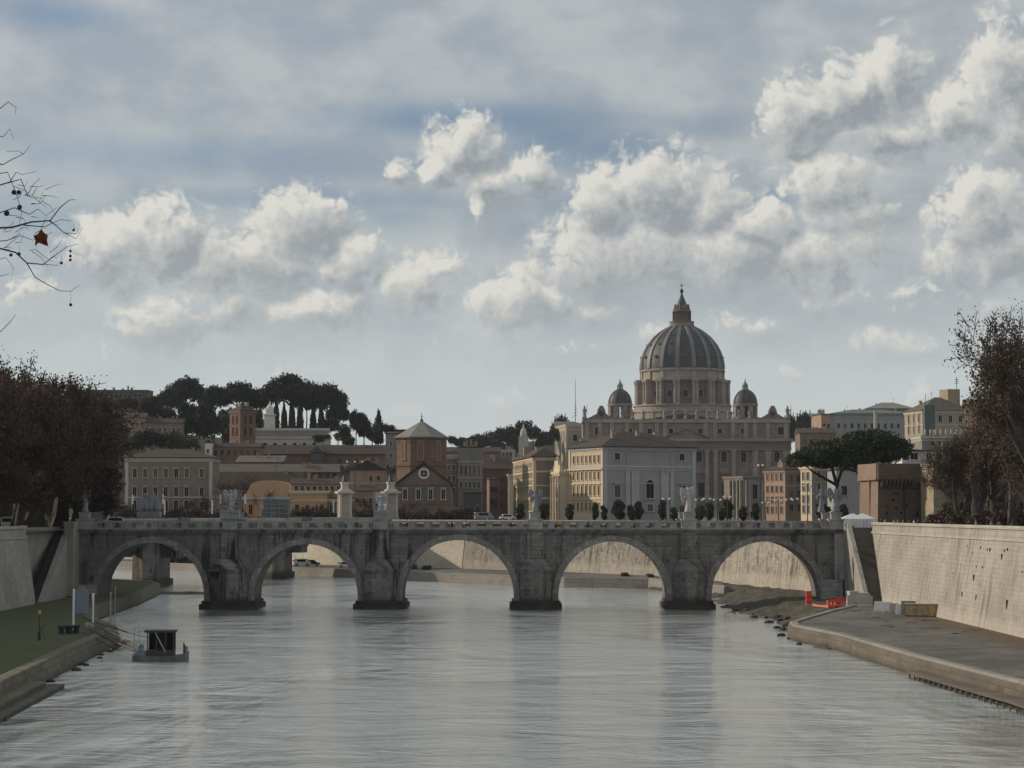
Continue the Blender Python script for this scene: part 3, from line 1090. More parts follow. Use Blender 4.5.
# pedestals on both parapets
PEDX = [-45.5, -21.2, 3.8, 28.55, 52.3]
for x in PEDX + [-69.0]:
    for y in (BY - .75, BY + BW - 1.2):
        b1 = MB()
        b1.box(x - 1.15, x + 1.15, y, y + 1.9, 12.724, 14.15)
        b1.box(x - 1.3, x + 1.3, y - .12, y + 2.02, 14.15, 14.38)
        b1.box(x - .8, x + .8, y + .2, y + 1.7, 14.38, 15.3)
        b1.box(x - .92, x + .92, y + .1, y + 1.8, 15.3, 15.5)
        bpart(b1, 'statue_pedestal', M['bridge_light'])


# statues ----------------------------------------------------------
def ring_loft(mb, rings, n=12):
    """rings: (cx, cy, z, rx, ry)"""
    vs = []
    for (cx, cy, z, rx, ry) in rings:
        for k in range(n):
            a = 2 * PI * k / n
            f = 1 + .10 * math.sin(3 * a + z * 1.3) * (1 if rx > .25 else 0)
            vs.append((cx + rx * f * math.cos(a), cy + ry * f * math.sin(a), z))
    fs = [(j * n + k, j * n + (k + 1) % n, (j + 1) * n + (k + 1) % n, (j + 1) * n + k) for j in range(len(rings) - 1) for k in range(n)]
    fs += [tuple(range(n))[::-1], tuple(range((len(rings) - 1) * n, len(rings) * n))]
    mb.add(vs, fs)


def angel(label, x, y, z, h_, rz, mat, group=None, wings=True, arm=1, lean=0.0):
    s_ = h_ / 3.0
    root = thing('angel_statue' if wings else 'stone_statue', label, 'statue', (x, y, z), rz, group)
    b1 = MB()
    b1.M = Matrix.Scale(s_, 4)
    L = lean
    ring_loft(b1, [(0, 0, 0, .48, .42), (0.02, 0, .15, .46, .4), (-.06, 0, .5, .36, .32), (.05, 0, .95, .33, .27), (.06 + L * .3, 0, 1.35, .34, .26), (.02 + L * .5, 0, 1.62, .25, .2),
                   (0 + L * .7, 0, 1.95, .31, .21), (L * .9, 0, 2.25, .36, .2), (L, 0, 2.36, .2, .15), (L, 0, 2.44, .1, .1), (L, -.02, 2.52, .12, .13), (L, -.03, 2.66, .165, .18), (L, 0, 2.82, .14, .16), (L, 0, 2.92, .06, .07)])
    b1.tube([(-.30 + L, 0, 2.2), (-.55 + L, -.15, 1.85), (-.38 + L, -.4, 1.62)], [.11, .09, .06], 6)
    b1.tube([(.30 + L, 0, 2.2), (.55 + L, -.12, 2.05), (.62 + L, -.25, 2.45 if arm > 0 else 1.7)], [.11, .09, .06], 6)
    b1.tube([(.62 + L, -.27, 1.3), (.60 + L, -.27, 3.1)], [.035, .035], 5)
    b1.tube([(.40 + L, -.27, 2.75), (.85 + L, -.27, 2.8)], [.035, .035], 5)
    b1.build('figure', mat, root, smooth=True)
    if wings:
        for sgn in (-1, 1):
            b2 = MB()
            b2.M = Matrix.Scale(s_, 4)
            pts = [(.10, 2.2), (.35, 2.75), (.72, 3.0), (.95, 2.7), (.92, 2.1), (.75, 1.5), (.5, 1.05), (.38, 1.5), (.2, 1.8)]
            b2.vprism([(L + sgn * p[0], p[1]) for p in (pts if sgn > 0 else pts[::-1])], .16, .27)
            b2.build('wing', mat, root)
    return root


angel('pale winged angel statue standing right of the bridge centre above the fourth pier', 28.55, BY + .2, 15.5, 4.1, .5, M['statue'], lean=-.1)
angel('grey winged angel statue standing above the middle pier before the sunlit palace', 3.8, BY + .2, 15.5, 3.7, -.3, M['statue_dark'])
angel('weathered angel statue at the right bridge end beneath the umbrella pine, near parapet', 52.3, BY + .2, 15.5, 4.0, .2, M['statue_dark'])
angel('angel statue at the right bridge end on the far parapet behind its twin', 52.3 - .9, BY + BW - .3, 15.5, 3.9, -.2, M['statue_dark'])
angel('brown-grey saint statue at the left bridge end among bare branches', -69.0, BY + .2, 15.5, 3.6, .2, M['statue_dark'], wings=False)


def wrapped(label, x, y, z, w_, d_, h_, mat, rz=0, sheet=1.0):
    root = thing('wrapped_scaffold', label, 'scaffold', (x, y, z), rz)
    b1 = MB()
    nx, nz = 6, 8
    hfull = h_
    h_ = h_ * sheet
    rr_ = random.Random(int(x * 10))
    # sheeting with folds
    for (axis, sgn) in (('x', -1), ('x', 1), ('y', -1), ('y', 1)):
        vs = []
        for j in range(nz + 1):
            for i in range(nx + 1):
                a = -1 + 2 * i / nx
                o_ = rr_.uniform(-.05, .05)
                if axis == 'y':
                    vs.append((a * w_ / 2, sgn * (d_ / 2 + o_), h_ * j / nz))
                else:
                    vs.append((sgn * (w_ / 2 + o_), a * d_ / 2, h_ * j / nz))
        fs = [(j * (nx + 1) + i, j * (nx + 1) + i + 1, (j + 1) * (nx + 1) + i + 1, (j + 1) * (nx + 1) + i) for j in range(nz) for i in range(nx)]
        b1.add(vs, fs)
    b1.box(-w_ / 2 + .05, w_ / 2 - .05, -d_ / 2 + .05, d_ / 2 - .05, 0, h_ - .15)
    b1.build('sheeting', mat, root)
    h_ = hfull
    b2 = MB()
    if sheet < 1:
        for k in range(7):
            zz = h_ * (.30 + .1 * k)
            for sy in (-1, 1):
                b2.tube([(-w_ / 2 - .1, sy * (d_ / 2 + .1), zz), (w_ / 2 + .1, sy * (d_ / 2 + .1), zz + (.5 if k % 2 else -.4))], .05, 4)
    for sx in (-1, -.33, .33, 1):
        for sy in (-1, 1):
            b2.tube([(sx * (w_ / 2 + .1), sy * (d_ / 2 + .12), 0), (sx * (w_ / 2 + .1), sy * (d_ / 2 + .12), h_ + .5)], .04, 5)
    for k in range(4):
        zz = h_ * (k + 1) / 4
        for sy in (-1, 1):
            b2.tube([(-w_ / 2 - .2, sy * (d_ / 2 + .14), zz), (w_ / 2 + .2, sy * (d_ / 2 + .14), zz)], .035, 5)
    b2.build('scaffold_tubes', M['grey_paint'], root)
    return root


wrapped('pale scaffold box around the statue above the first bridge pier', -45.5, BY + .2, 14.4, 2.9, 2.6, 4.3, M['net_white'], sheet=.34)
angel('pale marble angel standing inside the scaffold above the first bridge pier', -45.5, BY + .2, 15.5, 3.7, .3, M['statue'])
wrapped('light grey lattice-wrapped statue left of the tall stone pedestal', -21.2, BY + .2, 14.4, 1.9, 2.4, 4.0, M['net_white'], sheet=.36)
angel('pale marble angel inside the lattice scaffold left of the right tall pillar', -21.2, BY + .2, 15.5, 3.3, -.2, M['statue'])

# ================================================================== SECOND BRIDGE BEYOND
p0, p1 = Vector((-76, 438)), Vector((-37, 536))
vd = (p1 - p0).normalized()
rzv = math.atan2(vd.y, vd.x)
vb = thing('rear_bridge', 'second stone bridge crossing the river bend behind the near arches', 'bridge', (p0.x, p0.y, 0), rzv)
# local x runs along the bridge; y is across it (to the left)
b1 = MB()
W2 = 7.0
spans = [(-50, 0), (0, 56), (56, 104)]
for (xa, xb) in spans:
    hw = (xb - xa) / 2 - (1.6 if xa > -1 else 1.6)
    cx = (xa + xb) / 2
    N = 20
    prof = [(cx - hw + 2 * hw * k / N, 7.2 + 4.0 * math.sqrt(max(0, 1 - ((-1 + 2 * k / N) ** 2)))) for k in range(N + 1)]
    for y, fl in ((-W2, 0), (W2, 1)):
        vs = [(xa, y, 6), (cx - hw, y, 6), (cx - hw, y, 7.2), (xa, y, 12.2), (cx + hw, y, 6), (xb, y, 6), (xb, y, 12.2), (cx + hw, y, 7.2)]
        fs = [(0, 1, 2, 3), (4, 5, 6, 7)]
        b0 = len(vs)
        for p in prof:
            vs += [(p[0], y, p[1]), (p[0], y, 12.2)]
        fs += [(3, 2, b0 + 1), (7, 6, b0 + 2 * N + 1)]
        for k in range(N):
            fs.append((b0 + 2 * k, b0 + 2 * k + 2, b0 + 2 * k + 3, b0 + 2 * k + 1))
        b1.add(vs, [f[::-1] if fl else f for f in fs])
    path = [(cx - hw, 6)] + prof + [(cx + hw, 6)]
    vs = []
    for p in path:
        vs += [(p[0], -W2, p[1]), (p[0], W2, p[1])]
    b1.add(vs, [(2 * k, 2 * k + 1, 2 * k + 3, 2 * k + 2) for k in range(len(path) - 1)])
b1.build('arches', M['bridge'], vb)
for x in (0, 56):
    b1 = MB()
    b1.M = Matrix.Translation((x, 0, 0)) @ Matrix.Rotation(-rzv, 4, 'Z')
    for k, e in enumerate((0, .6)):
        b1.prism([(-2.5 - e, -8.5 - e), (0, -11 - e), (2.5 + e, -8.5 - e), (2.5 + e, 8.5 + e), (0, 11 + e), (-2.5 - e, 8.5 + e)], -1 if k else 1.3, 1.3 if k else 9.5)
    b1.M = Matrix.Identity(4)
    b1.box(x - 1.8, x + 1.8, -W2 - 1.2, W2 + 1.2, 8.6, 14.4)
    b1.build('pier', M['bridge'], vb)
b1 = MB()
b1.box(-50, 104, -W2 - .3, W2 + .3, 12.203, 12.9)
b1.box(-50, 104, -W2 - .25, -W2 + .2, 12.903, 13.9)
b1.box(-50, 104, W2 - .2, W2 + .25, 12.903, 13.9)
b1.box(-50, 104, -W2 - .4, -W2 + .35, 13.903, 14.15)
b1.box(-50, 104, W2 - .35, W2 + .4, 13.903, 14.15)
b1.build('parapet', M['coping'], vb)


def vpt(x, y):
    return (p0.x + vd.x * x - vd.y * y, p0.y + vd.y * x + vd.x * y)


def group_sculpture(label, px, Y, z, w_, h_, mat, seed):
    root = thing('sculpture_group', label, 'statue', (X(px, Y), Y, z))
    rr_ = random.Random(seed)
    b1 = MB()
    b1.box(-w_ * .5, w_ * .5, -1.5, 1.5, 0, h_ * .25)
    b1.build('plinth', mat, root)
    b1 = MB()
    for k in range(4):
        xx = -w_ * .36 + k * w_ * .24
        hh = h_ * rr_.uniform(.62, .74)
        b1.M = Matrix.Translation((xx, rr_.uniform(-.5, .5), h_ * .25)) @ Matrix.Scale(hh / 2.9, 4)
        L = rr_.uniform(-.3, .3)
        ring_loft(b1, [(0, 0, 0, .5, .5), (.1, 0, .6, .55, .5), (L, 0, 1.2, .5, .42), (L, 0, 1.7, .42, .35), (L, 0, 2.2, .45, .3), (L, 0, 2.4, .16, .16), (L, 0, 2.62, .2, .2), (L, 0, 2.85, .1, .1)])
        b1.tube([(L, 0, 2.1), (L + .7, -.2, 1.8 + rr_.random() * .9), (L + 1.0, -.3, 2.2)], [.14, .11, .07], 6)
    b1.build('figures', mat, root, smooth=True)
    return root


group_sculpture('grey marble figure group on the rear bridge left of the scaffolded statue', 150, 440, 14.2, 4.8, 5.6, M['statue_dark'], 5)
wrapped('dark netted scaffold box before the orange building', X(277, 480), 480, 14.0, 5.6, 4.0, 5.0, M['net_dark'], sheet=.9)


def victory_pillar(label, px, Y, ytop):
    x = X(px, Y)
    zt = Z(ytop, Y)
    root = thing('bridge_pillar', label, 'pillar', (x, Y, GZ), .28)
    h_ = zt - GZ
    b1 = MB()
    b1.box(-1.9, 1.9, -1.9, 1.9, 0, 1.6)
    b1.box(-1.45, 1.45, -1.45, 1.45, 1.6, h_ * .72)
    b1.build('shaft', M['travertine_light'], root)
    b1 = MB()
    for sx in (-1, 1):
        for sy in (-1, 1):
            b1.lathe([(.42, 1.62), (.36, 2.2), (.34, h_ * .66), (.5, h_ * .715)], 10, sx * 1.3, sy * 1.3)
    b1.build('corner_column', M['trim'], root)
    b1 = MB()
    b1.box(-2.2, 2.2, -2.2, 2.2, h_ * .722, h_ * .775)
    b1.frust(-1.7, 1.7, -1.7, 1.7, h_ * .776, -.95, .95, -.95, .95, h_ * .84)
    b1.box(-.85, .85, -.85, .85, h_ * .84, h_ * .96)
    b1.box(-1.05, 1.05, -1.05, 1.05, h_ * .96, h_)
    b1.build('cap', M['trim'], root)
    return x, Y, zt


for px, nm in ((345, 'left of the two'), (391, 'right of the two')):
    x, y, zt = victory_pillar('tall square stone pillar with moulded cap, %s at the rear bridge' % nm, px, 540, 482)
    angel('dark bronze winged victory on the %s tall stone pillars' % nm, x, y, zt, 4.6, .4, M['bronze'], arm=1, lean=.1)
    # small base detail

# ================================================================== BUILDINGS
WIN = {}
DZB = 0.0


def winmesh(w_, h_, frame, arched=False, hood=False, flatw=False):
    key = (round(w_, 2), round(h_, 2), frame, arched, hood, flatw)
    if key in WIN:
        return WIN[key]
    b1 = MB()
    fw = max(.16, w_ * .16)
    d = .115 if flatw else .22
    b1.box(-w_ / 2 - fw, -w_ / 2, -d, .05, 0, h_, 0)
    b1.box(w_ / 2, w_ / 2 + fw, -d, .05, 0, h_, 0)
    b1.box(-w_ / 2 - fw * 1.5, w_ / 2 + fw * 1.5, -d * 1.5, .05, -fw, 0, 0)
    if arched:
        N = 8
        vs = []
        for k in range(N + 1):
            a = PI * k / N
            for (q, yy) in ((w_ / 2, -d), (w_ / 2 + fw, -d), (w_ / 2 + fw, .05), (w_ / 2, .05)):
                vs.append((-q * math.cos(a), yy, h_ + q * math.sin(a)))
        b1.add(vs, [(4 * k + e, 4 * k + 4 + e, 4 * k + 4 + (e + 1) % 4, 4 * k + (e + 1) % 4) for k in range(N) for e in range(4)], 0)
        poly = [(-w_ / 2, 0), (w_ / 2, 0)] + [(w_ / 2 * math.cos(PI * k / N), h_ + w_ / 2 * math.sin(PI * k / N)) for k in range(N + 1)]
        b1.vprism(poly, -.10, .04, 1)
    else:
        b1.box(-w_ / 2 - fw, w_ / 2 + fw, -d, .05, h_, h_ + fw, 0)
        b1.box(-w_ / 2, w_ / 2, -.10, .04, 0, h_, 1)
        if hood:
            b1.box(-w_ / 2 - fw * 1.8, w_ / 2 + fw * 1.8, -d * 2.4, .05, h_ + fw * 1.8, h_ + fw * 2.7, 0)
    b1.box(-.03, .03, -.14, -.102, 0, h_, 0)
    me = b1.mesh('window', [M[frame], M['glass']])
    WIN[key] = me
    return me


WR = random.Random(99)
SHUT = {}


def shut(me):
    if me.name not in SHUT:
        m2 = me.copy()
        m2.materials[1] = M['shutter']
        SHUT[me.name] = m2
    return SHUT[me.name]


def face_xf(face, u, w, d):
    if face == 'front':
        return (u, 0), 0
    if face == 'left':
        return (0, u), -PI / 2
    if face == 'right':
        return (w, u), PI / 2
    return (u, d), PI


def windows(root, w, d, rows, h_=None):
    """rows: (face, n, u0, u1, z, ww, wh, frame, opts)"""
    for r_ in rows:
        face, n_, u0, u1, z, ww, wh, frame = r_[:8]
        op = r_[8] if len(r_) > 8 else ''
        me = winmesh(ww, wh, frame, 'a' in op, 'h' in op, 'f' in op)
        for k in range(n_):
            u = u0 + (u1 - u0) * ((k + .5) / n_)
            (x, y), rz = face_xf(face, u, w, d)
            if WR.random() < .28 and 'a' not in op:
                me_ = shut(me)
            else:
                me_ = me
            link('window', me_, root, (x, y, z - DZB), rz)


def roof_mesh(b1, w, d, z, h_, ov, kind, th=.25, axis=None):
    x0, x1, y0, y1 = -ov, w + ov, -ov, d + ov
    W_, D_ = x1 - x0, y1 - y0
    if kind == 'hip':
        if axis is None:
            axis = 'x' if W_ >= D_ else 'y'
        if axis == 'x':
            i = min(D_ / 2, W_ / 2 * .98)
            r0, r1 = (x0 + i, (y0 + y1) / 2), (x1 - i, (y0 + y1) / 2)
        else:
            i = min(W_ / 2, D_ / 2 * .98)
            r0, r1 = ((x0 + x1) / 2, y0 + i), ((x0 + x1) / 2, y1 - i)
        vs = [(x0, y0, z), (x1, y0, z), (x1, y1, z), (x0, y1, z), (x0, y0, z + th), (x1, y0, z + th), (x1, y1, z + th), (x0, y1, z + th), (*r0, z + h_), (*r1, z + h_)]
        fs = [(0, 3, 2, 1), (0, 1, 5, 4), (1, 2, 6, 5), (2, 3, 7, 6), (3, 0, 4, 7)]
        if axis == 'x':
            fs += [(4, 5, 9, 8), (5, 6, 9), (6, 7, 8, 9), (7, 4, 8)]
        else:
            fs += [(4, 5, 8), (5, 6, 9, 8), (6, 7, 9), (7, 4, 8, 9)]
        b1.add(vs, fs)
    elif kind == 'gable':       # ridge along x (eaves to the front)
        ym = (y0 + y1) / 2
        b1.add([(x0, y0, z), (x1, y0, z), (x1, y1, z), (x0, y1, z), (x0, ym, z + h_), (x1, ym, z + h_)],
               [(0, 3, 2, 1), (0, 1, 5, 4), (2, 3, 4, 5), (0, 4, 3), (1, 2, 5)])
    elif kind == 'gabley':      # ridge along y (gable to the front)
        xm = (x0 + x1) / 2
        b1.add([(x0, y0, z), (x1, y0, z), (x1, y1, z), (x0, y1, z), (xm, y0, z + h_), (xm, y1, z + h_)],
               [(0, 3, 2, 1), (0, 1, 4), (3, 5, 2), (0, 4, 5, 3), (1, 2, 5, 4)])
    elif kind == 'shed':
        b1.add([(x0, y0, z), (x1, y0, z), (x1, y1, z), (x0, y1, z), (x0, y1, z + h_), (x1, y1, z + h_), (x0, y0, z + th), (x1, y0, z + th)],
               [(0, 3, 2, 1), (0, 1, 7, 6), (6, 7, 5, 4), (3, 4, 5, 2), (0, 6, 4, 3), (1, 2, 5, 7)])


def bld(name, label, cat, px, Y, w, d, ytop, wall, rz=0.0, roof=None, rows=(), courses=(), quoin=None, cor=True, base=GZ, chim=(), group=None, zt=None, cormat='trim', plinth=None):
    """front-left corner stands at pixel column px, distance Y; ytop = picture row of the wall top there"""
    global DZB
    zt = zt if zt is not None else Z(ytop, Y)
    DZB = base - GZ
    h_ = zt - base
    root = thing(name, label, cat, (X(px, Y), Y, base), rz, group)
    b1 = MB()
    b1.box(0, w, 0, d, -.5, h_)
    b1.build('wall', M[wall], root)
    if cor:
        b1 = MB()
        b1.box(-.45, w + .45, -.45, d + .45, h_ - .55, h_ + .12)
        b1.box(-.22, w + .22, -.22, d + .22, h_ - .95, h_ - .552)
        b1.build('cornice', M[cormat], root)
    for c_ in courses:
        z = c_[0] if isinstance(c_, tuple) else c_
        t_ = c_[1] if isinstance(c_, tuple) else .35
        b1 = MB()
        z -= DZB
        b1.box(-.16, w + .16, -.16, d + .16, z, z + t_)
        b1.build('string_course', M[cormat], root)
    if quoin:
        b1 = MB()
        for (xx, yy) in ((0, 0), (w, 0), (0, d)):
            b1.box(xx - .12 if xx == 0 else xx - .8, xx + .8 if xx == 0 else xx + .12, yy - .12 if yy == 0 else yy - .8, yy + .8 if yy == 0 else yy + .12, -.4, h_ - .96)
        b1.build('quoins', M[quoin], root)
    windows(root, w, d, rows)
    if roof:
        kind, rh, ov, rm = roof[:4]
        b1 = MB()
        roof_mesh(b1, w, d, h_ + .125, rh, ov, kind, axis=roof[4] if len(roof) > 4 else None)
        ro = b1.build('roof', M[rm], root)
        if not chim and w > 6:
            chim = [(WR.uniform(.1, .9) * w, WR.uniform(.25, .75) * d, WR.uniform(.6, 1.3), rh * .55 + WR.uniform(1.2, 2.6)) for q_ in range(WR.randint(2, 4))]
        if w > 6:
            b1 = MB()
            ax, ay = WR.uniform(.2, .8) * w, WR.uniform(.3, .7) * d
            b1.tube([(ax, ay, h_), (ax, ay, h_ + rh + 2.6)], .05, 4)
            b1.tube([(ax - .7, ay, h_ + rh + 2.2), (ax + .7, ay, h_ + rh + 2.3)], .04, 4)
            b1.tube([(ax - .4, ay, h_ + rh + 1.8), (ax + .4, ay, h_ + rh + 1.8)], .04, 4)
            b1.build('aerial', M['iron'], ro)
        for (cx, cy, cw, ch) in chim:
            b1 = MB()
            b1.box(cx - cw / 2, cx + cw / 2, cy - cw / 2, cy + cw / 2, h_, h_ + ch)
            b1.box(cx - cw / 2 - .12, cx + cw / 2 + .12, cy - cw / 2 - .12, cy + cw / 2 + .12, h_ + ch, h_ + ch + .2)
            b1.build('chimney', M['pinkish'], ro)
    return root

# stair and gutter on the far wall seen through the second arch
b1 = MB()
n_ = 26
A_, B_ = Vector((-50.5, 537.2)), Vector((-40.5, 527.0))
for i in range(n_):
    f0, f1 = i / n_, (i + 1) / n_
    pa, pb = A_.lerp(B_, f0), A_.lerp(B_, f1)
    nn = Vector((-.71, -.70))
    z = 12.6 - 10.6 * f1
    of = .14 - 1.6 * (z - 1.2 - .8) / 12.0
    q_ = [pa + nn * (of - 1.2), pb + nn * (of - 1.2), pb + nn * of, pa + nn * of]
    b1.prism([(p.x, p.y) for p in q_][::-1], max(1.0, z - 1.7), z)
o = b1.build('quay_stair', M['steps_shaded'])  # shade of the recessed steps painted in as a dark strip
tag(o, 'dark diagonal stair on the far river wall seen through the second arch', 'staircase')


def zl(py, Y):
    return Z(py, Y) - GZ


def pxw(px0, px1, Y):
    return (px1 - px0) / F * Y


# --- left palazzo
Y = 620
w = pxw(126, 212, Y)
bld('palazzo', 'long taupe palazzo with a low hipped roof behind the bare trees on the left', 'building', 126, Y, w, 16, 458.5, 'taupe', 0, ('hip', 2.9, .9, 'roof'),
    [('front', 6, 1.2, w * .77, zl(477.5 + k, Y), 1.15, 2.6, 'trim', o_) for k, o_ in ((0, 'h'), (18.5, 'h'))] +
    [('front', 6, 1.2, w * .77, zl(511, Y), 1.3, 2.6, 'trim', 'a')] +
    [('front', 1, w * .8, w * .97, zl(477.5 + k, Y), 1.15, 2.6, 'trim', '') for k in (0, 18.5, 33)], courses=[zl(498, Y)], quoin='trim',
    chim=[(5, 9, .9, 3.2), (19, 7, .9, 3.4)])
# --- behind it
bld('narrow_house', 'small pale-gabled house end between the palazzo and the campanile', 'house', 205, 740, pxw(205, 211, 740), 14, 443, 'white', 0.0, ('gabley', 1.1, .3, 'roof'), [('front', 1, .2, 1.9, zl(453, 740), .7, 1.4, 'trim')], cor=False)
bld('long_house', 'brown terraced house joined to the foot of the campanile', 'house', 211, 745, pxw(211, 260, 745), 12, 447, 'brown', 0, ('gable', 1.6, .5, 'roof'), [('front', 7, .5, 17, zl(455, 745), .9, 1.7, 'brown')], cor=False)
# --- campanile
Yc = 780
root = bld('campanile', 'square brick bell tower with two tiers of arched openings and a low pyramid roof', 'bell tower', 240.0, Yc, 7.0, 7.0, 411, 'brick', R(42),
           ('hip', 2.6, .5, 'roof'), [(f, 2, .9, 6.1, zl(y_, Yc), 1.0, 2.6, 'brick', 'a') for f in ('front', 'left') for y_ in (423.5, 435)] +
           [(f, 2, 1.1, 5.9, zl(449.5, Yc), .9, 2.4, 'brick', 'a') for f in ('front', 'left')],
           courses=[zl(438, Yc), zl(425, Yc)], cormat='brick')
b1 = MB()
b1.lathe([(.5, 0), (.42, .8), (.15, 1.2), (.12, 2.0)], 8, 3.5, 3.5)
b1.build('finial', M['iron'], root, (0, 0, zl(411, Yc) + 2.6))
# --- long hospital ranges
bld('long_hall', 'rear long hall with a tiled roof and small gable below the terrace wall', 'building', 258, 760, pxw(258, 388, 760), 14, 454.5, 'brown', 0, ('gable', 3.6, .9, 'roof'),
    [('front', 4, 21, 45, zl(463, 760), 1.5, 1.6, 'brown')], cor=False)
root = bld('gabled_dormer', 'small dark gable standing on the long tiled roof', 'gable', 311, 755, pxw(311, 323, 755), 8, 452.5, 'darkgrey', 0, ('gabley', 2.3, .5, 'roof_light'), [], cor=False)
bld('low_range', 'middle brown range with dark windows above the orange building', 'building', 214, 700, pxw(214, 346, 700), 12, 472.5, 'brown', 0, ('gable', 2.9, .8, 'roof_light'),
    [('front', 11, 16, 42, zl(479.5, 700), 1.1, 2.0, 'darkgrey')], cor=False)
bld('side_range', 'tiled range sloping beside the palazzo, half hidden by bare branches', 'building', 215, 660, pxw(215, 300, 660), 14, 488, 'brown', 0, ('gable', 5.2, .8, 'roof'), [], cor=False)
bld('terrace_house', 'pale sunlit-roofed house low beside the campanile', 'house', 236, 720, pxw(236, 282, 720), 12, 463, 'taupe', 0, ('shed', 2.8, .4, 'roof_light'), [('front', 5, 1, 14, zl(470, 720), 1, 1.5, 'brown')], cor=False)
bld('brown_house', 'gabled rose-brown house between the stone pillars', 'house', 350, 660, pxw(350, 385, 660), 14, 470, 'pinkish', R(-6), ('gabley', 3.0, .6, 'roof'), [('front', 2, 5.5, 10.5, zl(481, 660), 1, 1.6, 'trim')], cor=False, courses=[zl(484, 660)])
bld('low_house', 'low red-roofed house in front of the rose-brown house', 'house', 352, 640, pxw(352, 390, 640), 12, 491, 'pinkish', 0, ('gable', 1.9, .5, 'roof'), [('front', 5, .6, 11, zl(503, 640), .9, 1.6, 'trim')], cor=False)
bld('grey_tenement', 'tall narrow grey house left of the brick octagonal church tower', 'house', 385.5, 690, pxw(385.5, 397, 690), 10, 434, 'grey', 0, ('shed', 1, .3, 'roof'), [('front', 1, .3, 3.4, zl(y_, 690), .8, 1.6, 'trim') for y_ in (446, 458, 472, 486)], cor=False)
bld('attic_room', 'small rooftop room with overhanging eaves behind the octagonal tower', 'rooftop room', 396, 700, pxw(396, 405, 700), 8, 431, 'grey', 0, ('shed', .8, .7, 'roof'), [], cor=False)

# --- orange building
Yo = 600
wo_ = pxw(244, 290, Yo)
root = bld('orange_house', 'bright orange plastered house with a curved gable and moulded doorway', 'house', 244, Yo, wo_, 10, 497, 'orange', 0, None,
           [('front', 1, 1.0, 3.2, zl(514, Yo), 1.0, 2.7, 'orange'), ('front', 1, 8.8, 11.0, zl(514, Yo), 1.1, 2.7, 'orange')], cor=True)
b1 = MB()
N = 14
hz = zl(497, Yo) + .15
pts = [(.8, hz), (wo_ - .2, hz)] + [(wo_ - .2, hz + 3.2)] + [(wo_ * .56 + (wo_ * .42) * math.cos(PI * k / N), hz + 3.2 + 1.5 * math.sin(PI * k / N)) for k in range(1, N)] + [(.8, hz + 1.0)]
b1.vprism(pts, .6, 7)
b1.build('curved_gable', M['orange'], root)
b1 = MB()
b1.box(4.7, 7.6, -.5, .1, 0, 4.0)
b1.vprism([(4.3, 4.0), (8.0, 4.0), (7.3, 4.9), (6.15, 5.3), (5.0, 4.9)], -.8, .1)
b1.box(5.3, 7.0, -.56, -.45, .3, 3.5, 1)
b1.build('portal', [M['trim'], M['shutter']], root)
bld('ochre_house', 'faded ochre house rising behind the orange wing', 'house', 292, 625, pxw(292, 344, 625), 10, 484.5, 'orange', 0, ('gable', 1.8, .5, 'roof'), [('front', 8, .5, 15, zl(491, 625), .9, 1.5, 'trim')], cor=False)
root = bld('orange_annex', 'low orange wing with cream cornice right of the curved gable', 'house', 290.5, Yo, pxw(290.5, 326, Yo), 10, 491, 'orange', 0, None,
           [('front', 2, .5, 6.6, zl(514, Yo), 1.1, 2.7, 'orange')], cor=True, cormat='cream', courses=[zl(501, Yo)])
bld('balcony_house', 'low cream house with ledges between the orange wing and the pillar', 'house', 326.5, 605, pxw(326.5, 351, 605), 10, 499, 'taupe', 0, ('shed', .6, .5, 'roof'), [('front', 3, .5, 6.8, zl(512, 605), 1.0, 2.2, 'cream')], cor=True, cormat='cream')

# --- octagonal church
Yt = 640
root = thing('brick_church', 'brown brick church with octagonal tower, grey pyramid roof and round gable window', 'church', (X(424, 600), 600, GZ))
b1 = MB()
wn_ = pxw(397, 451, 600)
b1.box(-wn_ / 2, wn_ / 2, 0, 22, -.5, zl(484, 600))
b1.vprism([(-wn_ / 2, zl(484, 600) + .002), (wn_ / 2, zl(484, 600) + .002), (0, zl(464.5, 600))], .02, 22)
b1.build('nave', M['brown'], root)
b1 = MB()
a_, bq = (-wn_ / 2 - .7, zl(485.5, 600)), (0, zl(463.3, 600))
b1.vprism([a_, (a_[0], a_[1] + .5), (0, bq[1] + .55), (-a_[0], a_[1] + .5), (-a_[0], a_[1]), bq], -.5, 22.4)
b1.build('gable_roof', M['roof'], root)
b1 = MB()
b1.box(-wn_ / 2 - .3, wn_ / 2 + .3, -.25, .2, zl(485, 600), zl(483.6, 600))
b1.box(-wn_ / 2 - .2, wn_ / 2 + .2, -.2, .2, zl(504, 600), zl(503, 600))
b1.build('string_course', M['brown'], root)
b1 = MB()
vs = []
N = 20
zc_ = zl(473.5, 600)
for k in range(N):
    a = 2 * PI * k / N
    for (q, yy) in ((1.05, -.3), (1.62, -.3), (1.62, .05), (1.05, .05)):
        vs.append((q * math.cos(a), yy, zc_ + q * math.sin(a)))
b1.add(vs, [(4 * k + e, 4 * ((k + 1) % N) + e, 4 * ((k + 1) % N) + (e + 1) % 4, 4 * k + (e + 1) % 4) for k in range(N) for e in range(4)], 0)
b1.vprism([(1.05 * math.cos(2 * PI * k / N), zc_ + 1.05 * math.sin(2 * PI * k / N)) for k in range(N)], -.08, .03, 1)
b1.box(-1.05, 1.05, -.14, -.09, zc_ - .06, zc_ + .06, 0)
b1.box(-.06, .06, -.145, -.095, zc_ - 1.05, zc_ + 1.05, 0)
b1.build('round_window', [M['white'], M['glass']], root)
me = winmesh(1.15, 2.9, 'white', False, True)
for px in (405.3, 418.5, 430.7, 443.4):
    link('window', me, root, (X(px, 600) - X(424, 600), 0, zl(499.5, 600)))
ro_ = pxw(396, 445, Yt) / 2 / math.cos(PI / 8)
